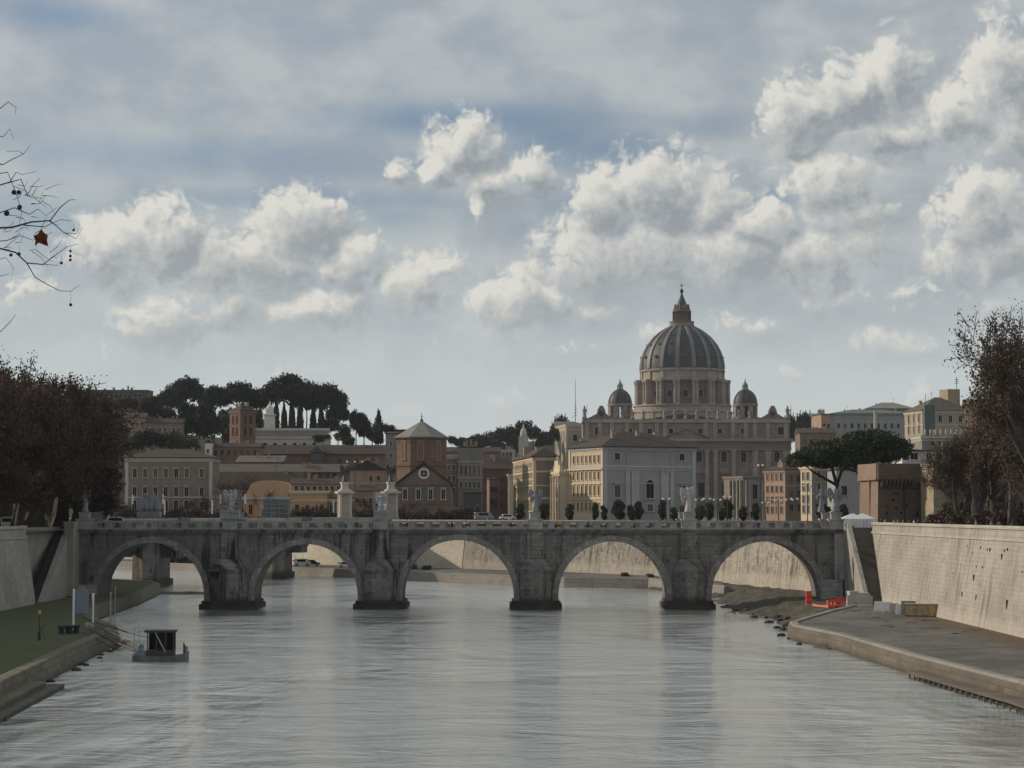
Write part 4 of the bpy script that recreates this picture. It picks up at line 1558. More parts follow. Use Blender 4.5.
b1 = MB()
cxo, cyo = X(420.5, Yt) - X(424, 600), 40 + ro_
octa = lambda r_, dz=0: [(cxo + r_ * math.cos(PI / 8 + k * PI / 4), cyo + r_ * math.sin(PI / 8 + k * PI / 4)) for k in range(8)]
b1.prism(octa(ro_), 0, zl(437.5, Yt))
b1.build('octagonal_tower', M['brick'], root)
b1 = MB()
for z_, e in ((zl(438.6, Yt), .55), (zl(466, Yt), .3), (zl(442, Yt), .2)):
    b1.prism(octa(ro_ + e), z_, z_ + .5)
b1.build('tower_cornice', M['brick'], root)
b1 = MB()
b1.prism(octa(ro_ + .9), zl(437.4, Yt), zl(437.4, Yt) + .25)
b1.prism(octa(ro_ + .9), zl(437.4, Yt) + .252, zl(421, Yt + ro_), top=octa(.25))
rf_ = b1.build('pyramid_roof', M['roof_grey'], root)
b1 = MB()
b1.lathe([(.45, 0), (.5, .5), (.2, .8), (.12, 1.4), (.3, 1.6), (.08, 1.9), (.05, 3)], 8, cxo, cyo)
b1.build('finial', M['iron'], rf_, (0, 0, zl(421.5, Yt + ro_)))
me = winmesh(1.5, 5.2, 'pinkish', True).copy()
me.materials[1] = M['brick']
for k in range(8):
    a = -PI / 2 + (k) * PI / 4
    if math.sin(a) > .1:
        continue
    ap = ro_ * math.cos(PI / 8)
    link('blind_window', me, root, (cxo + ap * math.cos(a), cyo + ap * math.sin(a), zl(459.5, Yt)), a + PI / 2)

# --- grey houses behind the church
bld('grey_house', 'grey-brown house with a pale cornice right behind the octagonal tower', 'house', 441, 680, pxw(441, 457.5, 680), 14, 455, 'taupe', 0, ('shed', .8, .3, 'roof'), [('front', 3, .4, 5, zl(y_, 680), .8, 1.7, 'trim') for y_ in (470, 481, 493)], courses=[zl(459, 680)])
bld('grey_house', 'tall grey house with a tall-windowed middle storey and dark roof terrace', 'house', 458, 670, pxw(458, 482, 670), 14, 447.5, 'grey', 0, ('shed', .5, .2, 'roof'), [('front', 5, .4, 7.4, zl(475, 670), .75, 3.2, 'trim'), ('front', 5, .4, 7.4, zl(488, 670), .75, 2.0, 'trim')], courses=[zl(462.5, 670), zl(478, 670)], cor=False)
bld('shed_block', 'dark windowless block at the foot of the tall grey house', 'building', 463.5, 645, pxw(463.5, 481, 645), 12, 493.5, 'darkgrey', 0, ('shed', .4, .2, 'roof'), [], cor=False)
bld('red_house', 'dark red house with a sloping roof left of the sunlit palace', 'house', 482, 740, pxw(482, 512, 740), 20, 469, 'redwall', R(4), ('gable', 5.0, .6, 'roof'), [('front', 4, .6, 8, zl(y_, 740), .8, 1.7, 'brown') for y_ in (482, 495, 508)], cor=False)
bld('dark_house', 'narrow dark house between the red house and the sunlit palace', 'house', 489.5, 700, pxw(489.5, 499, 700), 10, 479.5, 'brown', R(6), ('shed', .6, .2, 'roof'), [('front', 2, .2, 2.7, zl(y_, 700), .7, 1.6, 'darkgrey') for y_ in (492, 504)], cor=False)

# --- sunlit yellow palace, two stepped blocks
Ya = 650
xa_ = X(533.5, Ya)
th = R(6.4)
bld('sunlit_palace', 'sunlit ochre palace with long window rows and a shaded end wall', 'building', 533.5, Ya, 7.5, 55, 457.5, 'ochre', th, ('hip', 3.2, .9, 'roof', 'y'),
    [('left', 13, 2, 53, zl(478, Ya), 1.9, 3.2, 'cream', 'f'), ('left', 13, 2, 53, zl(491.5, Ya), 1.9, 3.6, 'cream', 'f'), ('left', 13, 2, 53, zl(511, Ya), 1.9, 3.4, 'cream', 'f'), ('left', 13, 2, 53, zl(468.5, Ya), 1.8, 2.0, 'cream', 'f')],
    courses=[(zl(472.3, Ya), .5), (zl(486, Ya), .35), (zl(499, Ya), .6)], cormat='cream', quoin='cream', chim=[(3, 12, 1.4, 3.5), (4, 22, 1.2, 3.6), (2, 34, 2.2, 4.2), (4, 44, 1.2, 3.2)])
b1 = MB()
b1.box(-.01, 7.51, -.07, 0, -.4, zl(458.8, Ya))
o = [x for x in D.objects if x.get('label', '').startswith('sunlit ochre palace')][0]
b1.build('shaded_end_tone', M['taupe'], o)  # taupe sheet paints the shade on the ochre end wall
bld('taupe_house', 'taupe side house with roof loggia beside the sunlit palace', 'building', 540, 655, pxw(540, 553.5, 655), 22, 465.5, 'taupe', R(3), ('hip', 2.2, .6, 'roof'), [('front', 1, 1.9, 3.9, zl(474, 655), 1.6, 2.4, 'trim')], cormat='taupe')
bld('corner_palace', 'lower sunlit cream palace block with a roof garden, farther left', 'building', 508.8, 735, pxw(508.8, 521, 735), 38, 474.5, 'ochre', R(4.5), None,
    [('left', 9, 2, 36, zl(y_, 735), 2.2, 3.0, 'cream', 'f') for y_ in (487, 499, 511)], courses=[zl(490, 735), zl(501, 735)], cormat='cream', quoin='cream')

# --- ornate pale facade
Yf = 640
wf = pxw(552, 569, Yf)
root = bld('baroque_church', 'narrow ornate cream church front between the two lit palaces', 'church', 560, Yf, pxw(560, 569, Yf), 9, 472, 'cream', R(16), None,
           [('left', 2, 1, 8, zl(y_, Yf), 1.4, 3.0, 'trim', 'a') for y_ in (498, 512)], courses=[zl(484, Yf), zl(500, Yf)], cormat='cream')
b1 = MB()
hh = zl(472, Yf)
for (u, r_) in ((.5, .35), (3.0, .35), (6, .35), (8.6, .35)):
    b1.lathe([(r_ * 1.4, 0), (r_, .6), (r_ * .85, hh - 2), (r_ * 1.4, hh - 1.2)], 8, -.35, u)
b1.build('columns', M['cream'], root)
b1 = MB()
b1.prism([(.2, 1), (1.2, 1), (1.2, 8.5), (.2, 8.5)], hh + .13, hh + 2.2)
b1.prism([(.2, 2.8), (1.2, 2.8), (1.2, 6.5), (.2, 6.5)], hh + 2.2, hh + 3.6)
b1.lathe([(.3, hh + 3.6), (.6, hh + 4.1), (.2, hh + 4.9), (.05, hh + 5.7)], 8, .7, 4.6)
b1.build('scrolled_gable', M['cream'], root)
root = bld('narrow_house', 'narrow cream house front with pilasters left of the ornate church', 'house', 552, 648, pxw(552, 560.5, 648), 10, 470, 'wall_beige', 0.1, ('shed', .4, .3, 'roof'), [('front', 1, .3, 2.4, zl(y_, 648), .9, 2.2, 'cream') for y_ in (484, 497, 511)], courses=[zl(488, 648)], cormat='cream')

# --- the big palace with grey front
Yb = 620
th = R(25)
wb, db = 31.8, 22.2
root = bld('grey_palace', 'large palace with warm lit side, blue-grey front and brown hipped roof', 'building', 603, Yb, wb, db, 447.2, 'greyblue', th, ('hip', 5.0, 1.0, 'roof'),
           [('left', 7, 1.2, db - 1.6, zl(462.5, Yb), 1.25, 2.3, 'cream', ''), ('left', 7, 1.2, db - 1.6, zl(479.5, Yb), 1.25, 2.5, 'cream', ''),
            ('left', 7, 1.2, db - 1.6, zl(495.5, Yb), 1.25, 3.1, 'cream', 'h'), ('left', 7, 1.2, db - 1.6, zl(510.5, Yb), 1.15, 2.4, 'cream', ''),
            ('front', 1, wb * .10, wb * .20, zl(459.5, Yb), 1.7, 2.0, 'grey_trim'), ('front', 1, wb * .80, wb * .90, zl(459.5, Yb), 1.7, 2.0, 'grey_trim'),
            ('front', 1, wb * .10, wb * .20, zl(497, Yb), 1.9, 3.5, 'grey_trim', 'h'), ('front', 1, wb * .80, wb * .90, zl(497, Yb), 1.9, 3.5, 'grey_trim', 'h'),
            ('front', 1, wb * .45, wb * .55, zl(498, Yb), 2.6, 4.2, 'grey_trim', 'a'), ('front', 1, wb * .45, wb * .55, zl(511, Yb), 1.9, 2.0, 'grey_trim'),
            ('front', 1, wb * .10, wb * .20, zl(514, Yb), 1.7, 2.4, 'greyblue'), ('front', 1, wb * .80, wb * .90, zl(514, Yb), 1.7, 2.4, 'greyblue')],
           courses=[(zl(467.5, Yb), .7), (zl(483.5, Yb), .25), (zl(469.8, Yb), .4)], cormat='grey_trim')
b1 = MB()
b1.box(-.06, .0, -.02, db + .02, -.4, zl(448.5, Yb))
b1.build('sunlit_side_tone', M['ochre'], root)  # warm sheet paints sunlight onto this side of the grey walls
hp = zl(470.2, Yb)
for u in (.26, .32, .36, .64, .68, .74):
    b1 = MB()
    b1.box(wb * u - .65, wb * u + .65, -.38, .03, 0, hp - .8)
    b1.box(wb * u - .85, wb * u + .85, -.5, .03, hp - .8, hp - .1)
    b1.box(wb * u - .8, wb * u + .8, -.48, .03, -.3, .9)
    b1.build('pilaster', M['grey_trim'], root)
for u in (.02, .98):
    b1 = MB()
    b1.box(wb * u - .6, wb * u + .6, -.3, .03, 0, zl(449.5, Yb))
    b1.build('pilaster', M['grey_trim'], root)
for u in (.26, .74):
    b1 = MB()
    b1.box(wb * u - .45, wb * u + .45, -.25, .03, zl(466, Yb) + .6, zl(449.3, Yb))
    b1.build('pilaster', M['greyblue'], root)
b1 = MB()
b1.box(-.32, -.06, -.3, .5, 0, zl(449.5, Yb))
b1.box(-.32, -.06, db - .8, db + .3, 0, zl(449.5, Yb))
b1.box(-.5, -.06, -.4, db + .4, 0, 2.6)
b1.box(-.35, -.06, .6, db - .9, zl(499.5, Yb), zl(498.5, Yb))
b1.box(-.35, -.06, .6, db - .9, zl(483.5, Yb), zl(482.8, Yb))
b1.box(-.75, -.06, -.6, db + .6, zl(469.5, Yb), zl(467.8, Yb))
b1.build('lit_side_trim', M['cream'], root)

# --- buildings right of centre
root = bld('portal_building', 'grey stone gatehouse with tall dark doorway and heavy cornice before the basilica', 'building', 743, 800, pxw(743, 768, 800), 16, 476.5, 'travertine', R(22), None,
           [('front', 1, 3.0, 7.0, zl(499, 800), 2.2, 5.6, 'travertine_light', 'h')], courses=[(zl(478.5, 800), .8)], cormat='travertine')
b1 = MB()
for u in (1.0, 2.4, 8.0, 9.6):
    b1.lathe([(.62, 0), (.55, 1), (.48, zl(480, 800))], 10, u, -.5)
for u in (1.2, 4, 7, 10):
    b1.lathe([(.62, 0), (.55, 1), (.48, zl(480, 800))], 10, -.5, u)
b1.build('columns', M['travertine_light'], root)
root = bld('rose_palace', 'rose-brown palace with a lit side behind the row of lamps, left of the pine', 'building', 785, 700, pxw(785, 806, 700), 11.5, 470.5, 'brown', R(30), ('hip', 2.0, .7, 'roof'),
           [('front', 2, 1, 7, zl(y_, 700), 1.2, 2.3, 'taupe') for y_ in (482, 497, 511)] + [('left', 4, .8, 11, zl(y_, 700), 1.2, 2.2, 'pinkish') for y_ in (480, 492, 503, 513)], courses=[zl(486, 700), zl(500, 700)], cormat='pinkish')
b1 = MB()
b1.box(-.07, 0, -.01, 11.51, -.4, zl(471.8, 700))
b1.build('sunlit_side_tone', M['pinkish'], root)  # paler sheet: sun on the left face is put into the colour
bld('lit_house', 'narrow sunlit cream house front just left of the pine trunk', 'house', 811.5, 585, 7.5, 5.2, 467, 'grey', R(28), ('shed', 1, .4, 'roof'),
    [('front', 2, .8, 6.8, zl(y_, 585), 1, 2.0, 'trim') for y_ in (478, 490, 502)] + [('left', 2, .6, 4.8, zl(y_, 585), 1.2, 2.2, 'trim') for y_ in (480, 491, 503, 513)], courses=[zl(494, 585)], cormat='cream')
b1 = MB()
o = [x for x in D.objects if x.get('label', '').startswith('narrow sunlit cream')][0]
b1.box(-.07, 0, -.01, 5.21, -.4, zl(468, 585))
b1.build('sunlit_side_tone', M['cream'], o)  # cream sheet gives the grey house a painted sunlit side
bld('white_house', 'plain pale grey house behind the pine trunk with one square window', 'house', 836, 560, pxw(836, 866, 560), 16, 470, 'greyblue', 0, ('gabley', 2.4, .6, 'roof_light'), [('front', 1, 0.6, 3.4, zl(495, 560), 1.6, 2.4, 'greyblue')], cor=False)
bld('beige_house', 'beige house strip behind the pine between lit front and plain grey house', 'house', 819, 600, pxw(819, 838, 600), 14, 468, 'wall_beige', 0, ('shed', 1, .4, 'roof'), [('front', 3, .3, 5, zl(y_, 600), 1, 1.9, 'brown') for y_ in (480, 492, 504)], cor=False)
bld('modern_block', 'low white modern building with four dark windows above the bastion', 'building', 902, 520, pxw(902, 962, 520), 14, 451, 'white', 0, ('shed', .5, .9, 'roof_grey'),
    [('front', 1, 1.6, 4.4, zl(459.5, 520), 1.8, 1.6, 'white'), ('front', 1, 5.8, 7.6, zl(460.2, 520), 1.2, 1.9, 'white'), ('front', 2, 8, 12.8, zl(460, 520), 1.5, 1.6, 'white')], cor=False)
bld('terrace_block', 'grey roof-terrace building above the white modern block', 'building', 922, 640, pxw(922, 974, 640), 16, 436.5, 'grey', 0, ('shed', .4, .3, 'roof_grey'), [('front', 5, 2, 14, zl(446, 640), 1.2, 2.2, 'trim')], courses=[zl(441, 640)])
b1 = MB()
for k in range(9):
    b1.lathe([(.16, 0), (.14, .9), (.3, 1.1), (.24, 1.9), (.05, 2.3)], 6, X(926 + k * 5.2, 640), 641)
o = b1.build('chimney_pots', M['trim'])
tag(o, 'row of small chimney pots on the grey terrace building', 'chimneys')
o.location.z = Z(436.3, 640)
# Vatican palaces
Yv = 1150
root = bld('palace_range', 'long grey-green roofed palace range on the skyline above the pine', 'building', 832, Yv, pxw(832, 918, Yv), 30, 414, 'greyblue', R(4), ('hip', 3.2, 1, 'roof_green'),
           [('front', 12, 2, 47, zl(428, Yv), 1.3, 2.6, 'greyblue')], courses=[(zl(418.5, Yv), .6), (zl(432, Yv), .5)], cormat='greyblue')
bld('brick_end', 'brick end block with lit left side of the skyline palace range', 'building', 821.5, Yv - 2, pxw(821.5, 832.5, Yv - 2), 22, 414.5, 'pinkish', R(6), ('shed', 1.6, .6, 'roof_green'), [('front', 2, .4, 5.4, zl(428, Yv), 1.1, 2.2, 'taupe')], cor=False)
bld('gable_block', 'grey building with low gabled roof rising behind the palace range', 'building', 868, 1210, pxw(868, 914, 1210), 20, 409, 'grey', 0, ('hip', 4.2, 1, 'roof_grey'), [('front', 8, 2, 25, zl(418, 1210), 1.4, 2.5, 'trim')], cor=False)
bld('brown_annex', 'brown buildings stepping down between basilica and palace range', 'building', 800, 1120, pxw(800, 836, 1120), 20, 433, 'brown', 0, ('gable', 3, .5, 'roof'), [('front', 5, 1, 18, zl(444, 1120), 1.4, 2.5, 'taupe')], cor=False)
b1 = MB()
b1.lathe([(.8, 0), (.7, 13), (.9, 13.3), (.9, 14)], 10, X(875.5, 1000), 1000)
o = b1.build('pale_chimney', M['trim'])
o.location.z = Z(440, 1000)
tag(o, 'slender pale chimney standing before the skyline palace range', 'chimney')
bld('pale_palace', 'beige sunlit palace with stone pilasters below the big sloping roof', 'building', 923, 900, pxw(923, 975, 900), 20, 411, 'wall_beige', R(12), ('hip', 6.5, .8, 'roof_light'), [('front', 4, 1, 20, zl(422, 900), 1.6, 3, 'trim'), ('left', 3, 1, 18, zl(422, 900), 1.6, 3.6, 'trim', 'h'), ('left', 3, 1, 18, zl(433, 900), 1.6, 3.6, 'trim', 'h')], courses=[zl(425, 900)], cormat='cream')
b1 = MB()
b1.box(0, 4.4, 0, 2.5, 0, 13)
for k in range(6):
    b1.box(-.1, 4.5, -.12, 0, 1.2 + k * 2.1, 1.5 + k * 2.1)
o = b1.build('netted_scaffold', M['roof_green'], None, (X(925, 870), 870, Z(436, 870)))
tag(o, 'narrow green netted scaffold on the beige palace front', 'scaffold')
b1 = MB()
b1.tube([(0, 0, 0), (0, 0, 5)], .1, 6)
o = b1.build('roof_pole', M['iron'], None, (X(926, 868), 868, Z(405.5, 870)))
tag(o, 'thin dark pole rising above the green netted scaffold', 'pole')
root = bld('castle_keep', 'huge brown fortress body with low roofline behind the right bare trees', 'castle', 978, 470, pxw(978, 1090, 470), 14, 401, 'brick_dark', 0.0, ('shed', 1.0, .3, 'roof'),
           [('front', 5, 3, 24, zl(424, 470), 1.3, 1.8, 'brick')], courses=[(zl(421, 470), .6), (zl(436, 470), .5), (zl(460, 470), .5)], cormat='brick_dark')
bld('tan_tower', 'small tan square tower on top of the fortress skyline', 'tower', 948.5, 930, pxw(948.5, 962, 930), 8, 389, 'stone_corner', R(16), None, [], cormat='stone_corner', cor=False)
b1 = MB()
b1.tube([(0, 0, 0), (0, 0, 5.6)], .14, 6)
for k in range(3):
    b1.box(-.8, .8, -.05, .05, 2.6 + k * .9, 2.85 + k * .9)
o = b1.build('antenna', M['iron'], None, (X(957.5, 934), 934, Z(389, 932)))
tag(o, 'dark antenna on the tan tower', 'antenna')

# bastions of the castle
Yk = 372


def corbel_row(root, x0, x1, y, z, n_, mat, dz=1.9, dy=.9):
    b1 = MB()
    for k in range(n_):
        xx = x0 + (x1 - x0) * (k + .5) / n_
        ww = (x1 - x0) / n_ * .28
        b1.add([(xx - ww, y, z - dz), (xx + ww, y, z - dz), (xx + ww, y, z), (xx - ww, y, z), (xx - ww, y - dy, z), (xx + ww, y - dy, z), (xx - ww, y - dy, z - .6), (xx + ww, y - dy, z - .6)],
               [(0, 1, 7, 6), (6, 7, 5, 4), (4, 5, 2, 3), (0, 6, 4, 3), (1, 2, 5, 7), (0, 3, 2, 1)])
    b1.build('corbels', mat, root)


root = thing('castle_bastion', 'brick corner bastion with corbelled parapet beside the umbrella pine', 'fortress wall', (X(878, Yk), Yk, GZ), R(9))
wk = 11.2
b1 = MB()
hb_ = zl(463.5, Yk)
zc2 = zl(479.5, Yk)
b1.frust(-.3, wk, -.3, 10, -.5, 0, wk, 0, 10, zc2 - .6)
b1.box(0, wk, 0, 10, zc2 - .6, hb_ - .1)
b1.build('brick_wall', M['brick_dark'], root)
b1 = MB()
b1.box(-.3, wk + .4, -.9, -.31, zc2, hb_)
b1.box(0, wk + .4, -.31, .0, zc2, hb_)
b1.box(-.35, wk + .4, -1.05, .0, zc2 - .02, zc2 + .35)
b1.build('parapet', M['brick_dark'], root)
corbel_row(root, .2, wk - .2, 0, zc2, 15, M['brick_dark'])
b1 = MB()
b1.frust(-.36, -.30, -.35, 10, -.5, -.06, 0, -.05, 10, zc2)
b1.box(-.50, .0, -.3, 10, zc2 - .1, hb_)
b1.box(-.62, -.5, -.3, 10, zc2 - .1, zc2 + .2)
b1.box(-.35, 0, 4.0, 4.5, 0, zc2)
b1.build('lit_brick_side', M['brick_sunlit'], root)
for k in range(16):
    b1 = MB()
    u_, z_ = WR.uniform(.6, wk - .5), WR.uniform(1.5, zc2 - 2.6)
    b1.box(u_, u_ + .35, -.34 + .3 * z_ / zc2, .1, z_, z_ + .45)
    b1.build('putlog_hole', M['glass'], root)
b1 = MB()
b1.box(4.6, 4.85, -.5, -.3, 0, hb_ - 3)
b1.build('downpipe', M['iron'], root)

root = thing('castle_bastion', 'larger right fortress bastion with pale stone corner strip behind bare trees', 'fortress wall', (X(950, Yk - 8), Yk - 8, GZ), R(6))
b1 = MB()
h2 = zl(463, Yk)
b1.frust(0, 26, -.5, 22, -.5, 0, 26, 0, 22, h2)
b1.build('brick_wall', M['brick_dark'], root)
b1 = MB()
b1.box(-2.9, 0, .4, 8, -.5, zl(464, Yk))
for k in range(14):
    b1.box(-2.98, -2.0 + .5 * (k % 2), .3, .42, .3 + k * .75, .95 + k * .75)
b1.build('stone_corner', M['stone_corner'], root)
b1 = MB()
b1.box(-.1, 26, -1.1, .0, zl(503, Yk), zl(491, Yk))
b1.build('parapet', M['brick_dark'], root)
corbel_row(root, .4, 22, -.2, zl(503, Yk), 18, M['brick_dark'], 2.2)
b1 = MB()
b1.box(-2.0, -1.5, .30, .42, zl(489, Yk), zl(484, Yk))
b1.box(-1.0, -.5, .30, .42, zl(489, Yk), zl(484, Yk))
b1.build('arrow_slit', M['glass'], root)

# ================================================================== ST PETER'S STYLE BASILICA
Yp = 1200.0
S = Yp / F
base_root = thing('domed_basilica', 'great travertine basilica with ribbed lead dome, lantern and two small domes', 'basilica', (X(686.5, Yp), Yp, GZ))
cx0 = X(686.5, Yp)


def bz(py, Y_=Yp):
    return Z(py, Y_) - GZ


def bxp(px):
    return X(px, Yp) - cx0


FW = 0.5 * (bxp(790) - bxp(583))
b1 = MB()
b1.box(-FW, FW, 0, 26, 0, bz(449))
b1.box(-FW, FW, .5, 24, bz(440), bz(421.5))
b1.build('facade_wall', M['travertine'], base_root)
b1 = MB()
b1.box(-FW - .6, FW + .6, -1.2, 10, bz(449.3), bz(441.5))
b1.build('frieze', M['travertine_pink'], base_root)
b1 = MB()
b1.box(-FW - 1.6, FW + 1.6, -2.4, 10, bz(441.45), bz(438.8))
b1.box(-FW - .9, FW + .9, -1.5, 10, bz(450.2), bz(449.35))
b1.box(-FW - .6, FW + .6, -.4, 25, bz(422.8), bz(421.0))
b1.box(-FW - .3, FW + .3, -.2, 1.0, bz(421.0), bz(419.2))
b1.build('cornice', M['travertine_light'], base_root)
# columns and pilasters
b1 = MB()
hc = bz(450.3)
for px in (657.5, 665.5, 706.8, 715.3, 733.5, 641):
    b1.lathe([(1.75, 0), (1.75, 1.6), (1.42, 2.2), (1.40, hc * .5), (1.22, hc - 3.2), (1.8, hc - .4), (1.8, hc)], 14, bxp(px), -1.4)
b1.build('giant_columns', M['travertine_light'], base_root)
b1 = MB()
for px in (587, 600, 612, 755, 768, 786, 625):
    b1 = MB()
    b1.box(bxp(px) - 1.5, bxp(px) + 1.5, -.9, .1, 0, hc)
    b1.box(bxp(px) - 1.9, bxp(px) + 1.9, -1.1, .1, hc - 2.6, hc - .2)
    b1.build('pilaster', M['travertine_light'], base_root)
b1 = MB()
for px in (587, 600, 612, 627, 641, 657, 665, 706, 715, 733, 746, 755, 768, 786):
    b1 = MB()
    b1.box(bxp(px) - 1.2, bxp(px) + 1.2, -.1, .55, bz(438.7), bz(422.9))
    b1.build('attic_pilaster', M['travertine_light'], base_root)
# pediment
b1 = MB()
pz = bz(438.7)
hwp = (bxp(708) - bxp(669)) / 2 + 1
pcx = bxp(686.5)
b1.vprism([(pcx - hwp, pz), (pcx + hwp, pz), (pcx, bz(429.3))], -2.0, .4)
b1.build('pediment', M['travertine'], base_root)
b1 = MB()
for sgn in (-1, 1):
    pl = [(pcx + sgn * (hwp + 1), pz), (pcx + sgn * (hwp + 1), pz + .9), (pcx, bz(428.2)), (pcx, bz(429.5))]
    b1.vprism(pl if sgn < 0 else pl[::-1], -2.8, .4)
b1.build('raking_cornice', M['travertine_pink'], base_root)
# attic windows and lower openings
meA = winmesh(2.6, 3.4, 'travertine_light')
meB = winmesh(3.4, 6.0, 'travertine_light', True)
meC = winmesh(3.8, 8.0, 'travertine', False, True)
for px in (598, 781, 650, 671, 700.5, 720, 743, 630):
    link('window', meA, base_root, (bxp(px), .48, bz(433.5 if 600 < px < 780 else 434.5)), 0, (1.25, 1, 1.3) if px in (598, 781) else (.95, 1, .85))
for px in (699, 724, 743.5, 777, 650):
    link('window', meB, base_root, (bxp(px), -.02, bz(462)), 0, (.9, 1, .8))
for px in (701, 724.5, 744, 778, 762):
    link('doorway', meC, base_root, (bxp(px), -.02, bz(497)), 0, (.95, 1, 1.1))
b1 = MB()
for px in (701, 724):
    b1.box(bxp(px) - 2.6, bxp(px) + 2.6, -1.0, .05, bz(474), bz(472.6))
    b1.box(bxp(px) - 1.6, bxp(px) + 1.6, -.35, .05, bz(482.5), bz(479.5))
b1.build('balcony', M['travertine'], base_root)
# statues along the attic and clocks
me = MB()
ring_loft(me, [(0, 0, 0, 1.2, .9), (0, 0, 1.0, 1.2, .9), (0, 0, 1.02, .95, .7), (.1, 0, 2.4, .75, .6), (0, 0, 3.6, .95, .6), (-.1, 0, 4.4, .85, .5), (0, 0, 4.75, .35, .3), (0, 0, 5.4, .42, .42), (0, 0, 5.8, .2, .2)], 8)
me.tube([(.6, 0, 4.2), (1.3, -.1, 3.6), (1.5, -.3, 4.8)], [.28, .22, .14], 5)
me.tube([(1.5, -.3, 2.0), (1.5, -.3, 6.4)], .1, 5)
mst = me.mesh('attic_statue', [M['travertine']], True)
for i, px in enumerate((584.5, 622, 633, 643.5, 654, 664.5, 675, 686, 697, 708, 718.5, 729, 739, 750, 788)):
    big = 1.35 if px in (584.5, 788) else 1.0
    link('attic_statue', mst, base_root, (bxp(px), .6, bz(419.2)), .3 * ((i * 37) % 5 - 2), (big, big, big))
for px in (601.5, 773):
    b1 = MB()
    z0 = bz(419.2)
    b1.vprism([(-5, z0), (5, z0), (4.2, z0 + 2.2), (2.6, z0 + 3.4), (2.2, z0 + 5.5), (.9, z0 + 7.8), (-.9, z0 + 7.8), (-2.2, z0 + 5.5), (-2.6, z0 + 3.4), (-4.2, z0 + 2.2)], -.2, 1.2)
    ob = b1.build('clock_gable', M['travertine'], base_root, (bxp(px), 0, 0))
    b1 = MB()
    b1.vprism([(1.6 * math.cos(2 * PI * k / 16), z0 + 3.2 + 1.6 * math.sin(2 * PI * k / 16)) for k in range(16)], -.38, -.2)
    b1.build('clock_face', M['lead'], ob)
# scroll-like side volutes stepping up from clock gables (attic corner scrolls)
b1 = MB()
for px, s_ in ((590, 1), (612, -1), (762, 1), (784, -1)):
    z0 = bz(419.2)
    b1.vprism([(bxp(px) - 3, z0), (bxp(px) + 3, z0), (bxp(px) + 2.5 * s_, z0 + 2.6), (bxp(px) + 0.6 * s_, z0 + 1.4)] if s_ > 0 else [(bxp(px) - 3, z0), (bxp(px) + 3, z0), (bxp(px) + .6 * s_, z0 + 1.4), (bxp(px) + 2.5 * s_, z0 + 2.6)], 0, 1)
b1.build('attic_scroll', M['travertine'], base_root)
# nave body behind
b1 = MB()
b1.box(bxp(590), bxp(783), 26, 60, 0, bz(427))
b1.box(bxp(640), bxp(735), 30, 190, 0, bz(418))
b1.build('nave', M['travertine'], base_root)
b1 = MB()
b1.vprism([(bxp(640), bz(418) + .01), (bxp(735), bz(418) + .01), (bxp(687), bz(411))], 31, 190)
b1.build('nave_roof', M['lead'], base_root)

# main dome
Yd = 1370.0
dcx, dcy = X(682.5, Yd) - cx0, Yd - Yp
dz = lambda py: Z(py, Yd) - GZ
u_ = Yd / F
dome = D.objects.new('main_dome', None)
b1 = MB()
b1.lathe([(33, dz(432)), (33, dz(414)), (33.6, dz(413.6)), (33.6, dz(412.6)), (32.0, dz(412.4)), (32.0, dz(407.5)), (32.8, dz(407.3)), (32.8, dz(406)), (31, dz(405.8))], 48, dcx, dcy)
b1.build('dome_base', M['travertine_light'], base_root)
b1 = MB()
b1.lathe([(26.2, dz(406)), (26.2, dz(383))], 48, dcx, dcy)
drum = b1.build('drum', M['travertine'], base_root)
b1 = MB()
b1.lathe([(27.6, dz(383.2)), (28.0, dz(382.8)), (28.4, dz(381.4)), (27.2, dz(381.2)), (27.2, dz(373.0)), (28.3, dz(372.6)), (28.5, dz(371.0)), (27.4, dz(370.4)), (27.4, dz(369.8))], 64, dcx, dcy)
b1.build('attic_ring', M['travertine_light'], base_root)
bt = MB()
bt.box(25.9, 30.6, -1.25, 1.25, dz(406), dz(383.5))
bt.box(25.9, 32.0, -2.1, 2.1, dz(383.4), dz(380.8))
bt.box(25.9, 31.8, -2.0, 2.0, dz(406), dz(404.4))
for sy in (-1.25, 1.25):
    bt.lathe([(.85, dz(404.4)), (.78, dz(400)), (.70, dz(385.6)), (1.0, dz(384.2)), (1.0, dz(383.5))], 10, 30.9, sy)
bt.box(27.0, 28.0, -1.6, 1.6, dz(380.7), dz(373.2))
mbt = bt.mesh('drum_buttress', [M['travertine_light']])
mw = winmesh(2.7, 4.4, 'travertine_light', False, True)
# garland swags on attic
for k in range(16):
    a = -PI / 2 + (k + .5) * 2 * PI / 16
    link('drum_buttress', mbt, base_root, (dcx, dcy, 0), a)
    a2 = -PI / 2 + k * 2 * PI / 16
    link('drum_window', mw, base_root, (dcx + 26.2 * math.cos(a2), dcy + 26.2 * math.sin(a2), dz(399)), a2 + PI / 2)
NP = 24
R0, Rt, H0 = 27.6, 7.6, dz(326.5) - dz(370)
prof = []
for k in range(NP + 1):
    t_ = k / NP
    a = t_ * math.acos((Rt + 7.5) / (R0 + 7.5))
    am = math.acos((Rt + 7.5) / (R0 + 7.5))
    prof.append(((R0 + 7.5) * math.cos(a) - 7.5, dz(370) + H0 * math.sin(a) / math.sin(am)))
b1 = MB()
b1.lathe(prof, 64, dcx, dcy)
shell = b1.build('dome_shell', M['lead'], base_root, smooth=False)
rb = MB()
vs = []
for (r_, z_) in prof:
    ww = .55 + 1.0 * r_ / R0
    vs += [(r_ - .4, -ww, z_), (r_ + .75, -ww * .85, z_ + .1), (r_ + .75, ww * .85, z_ + .1), (r_ - .4, ww, z_)]
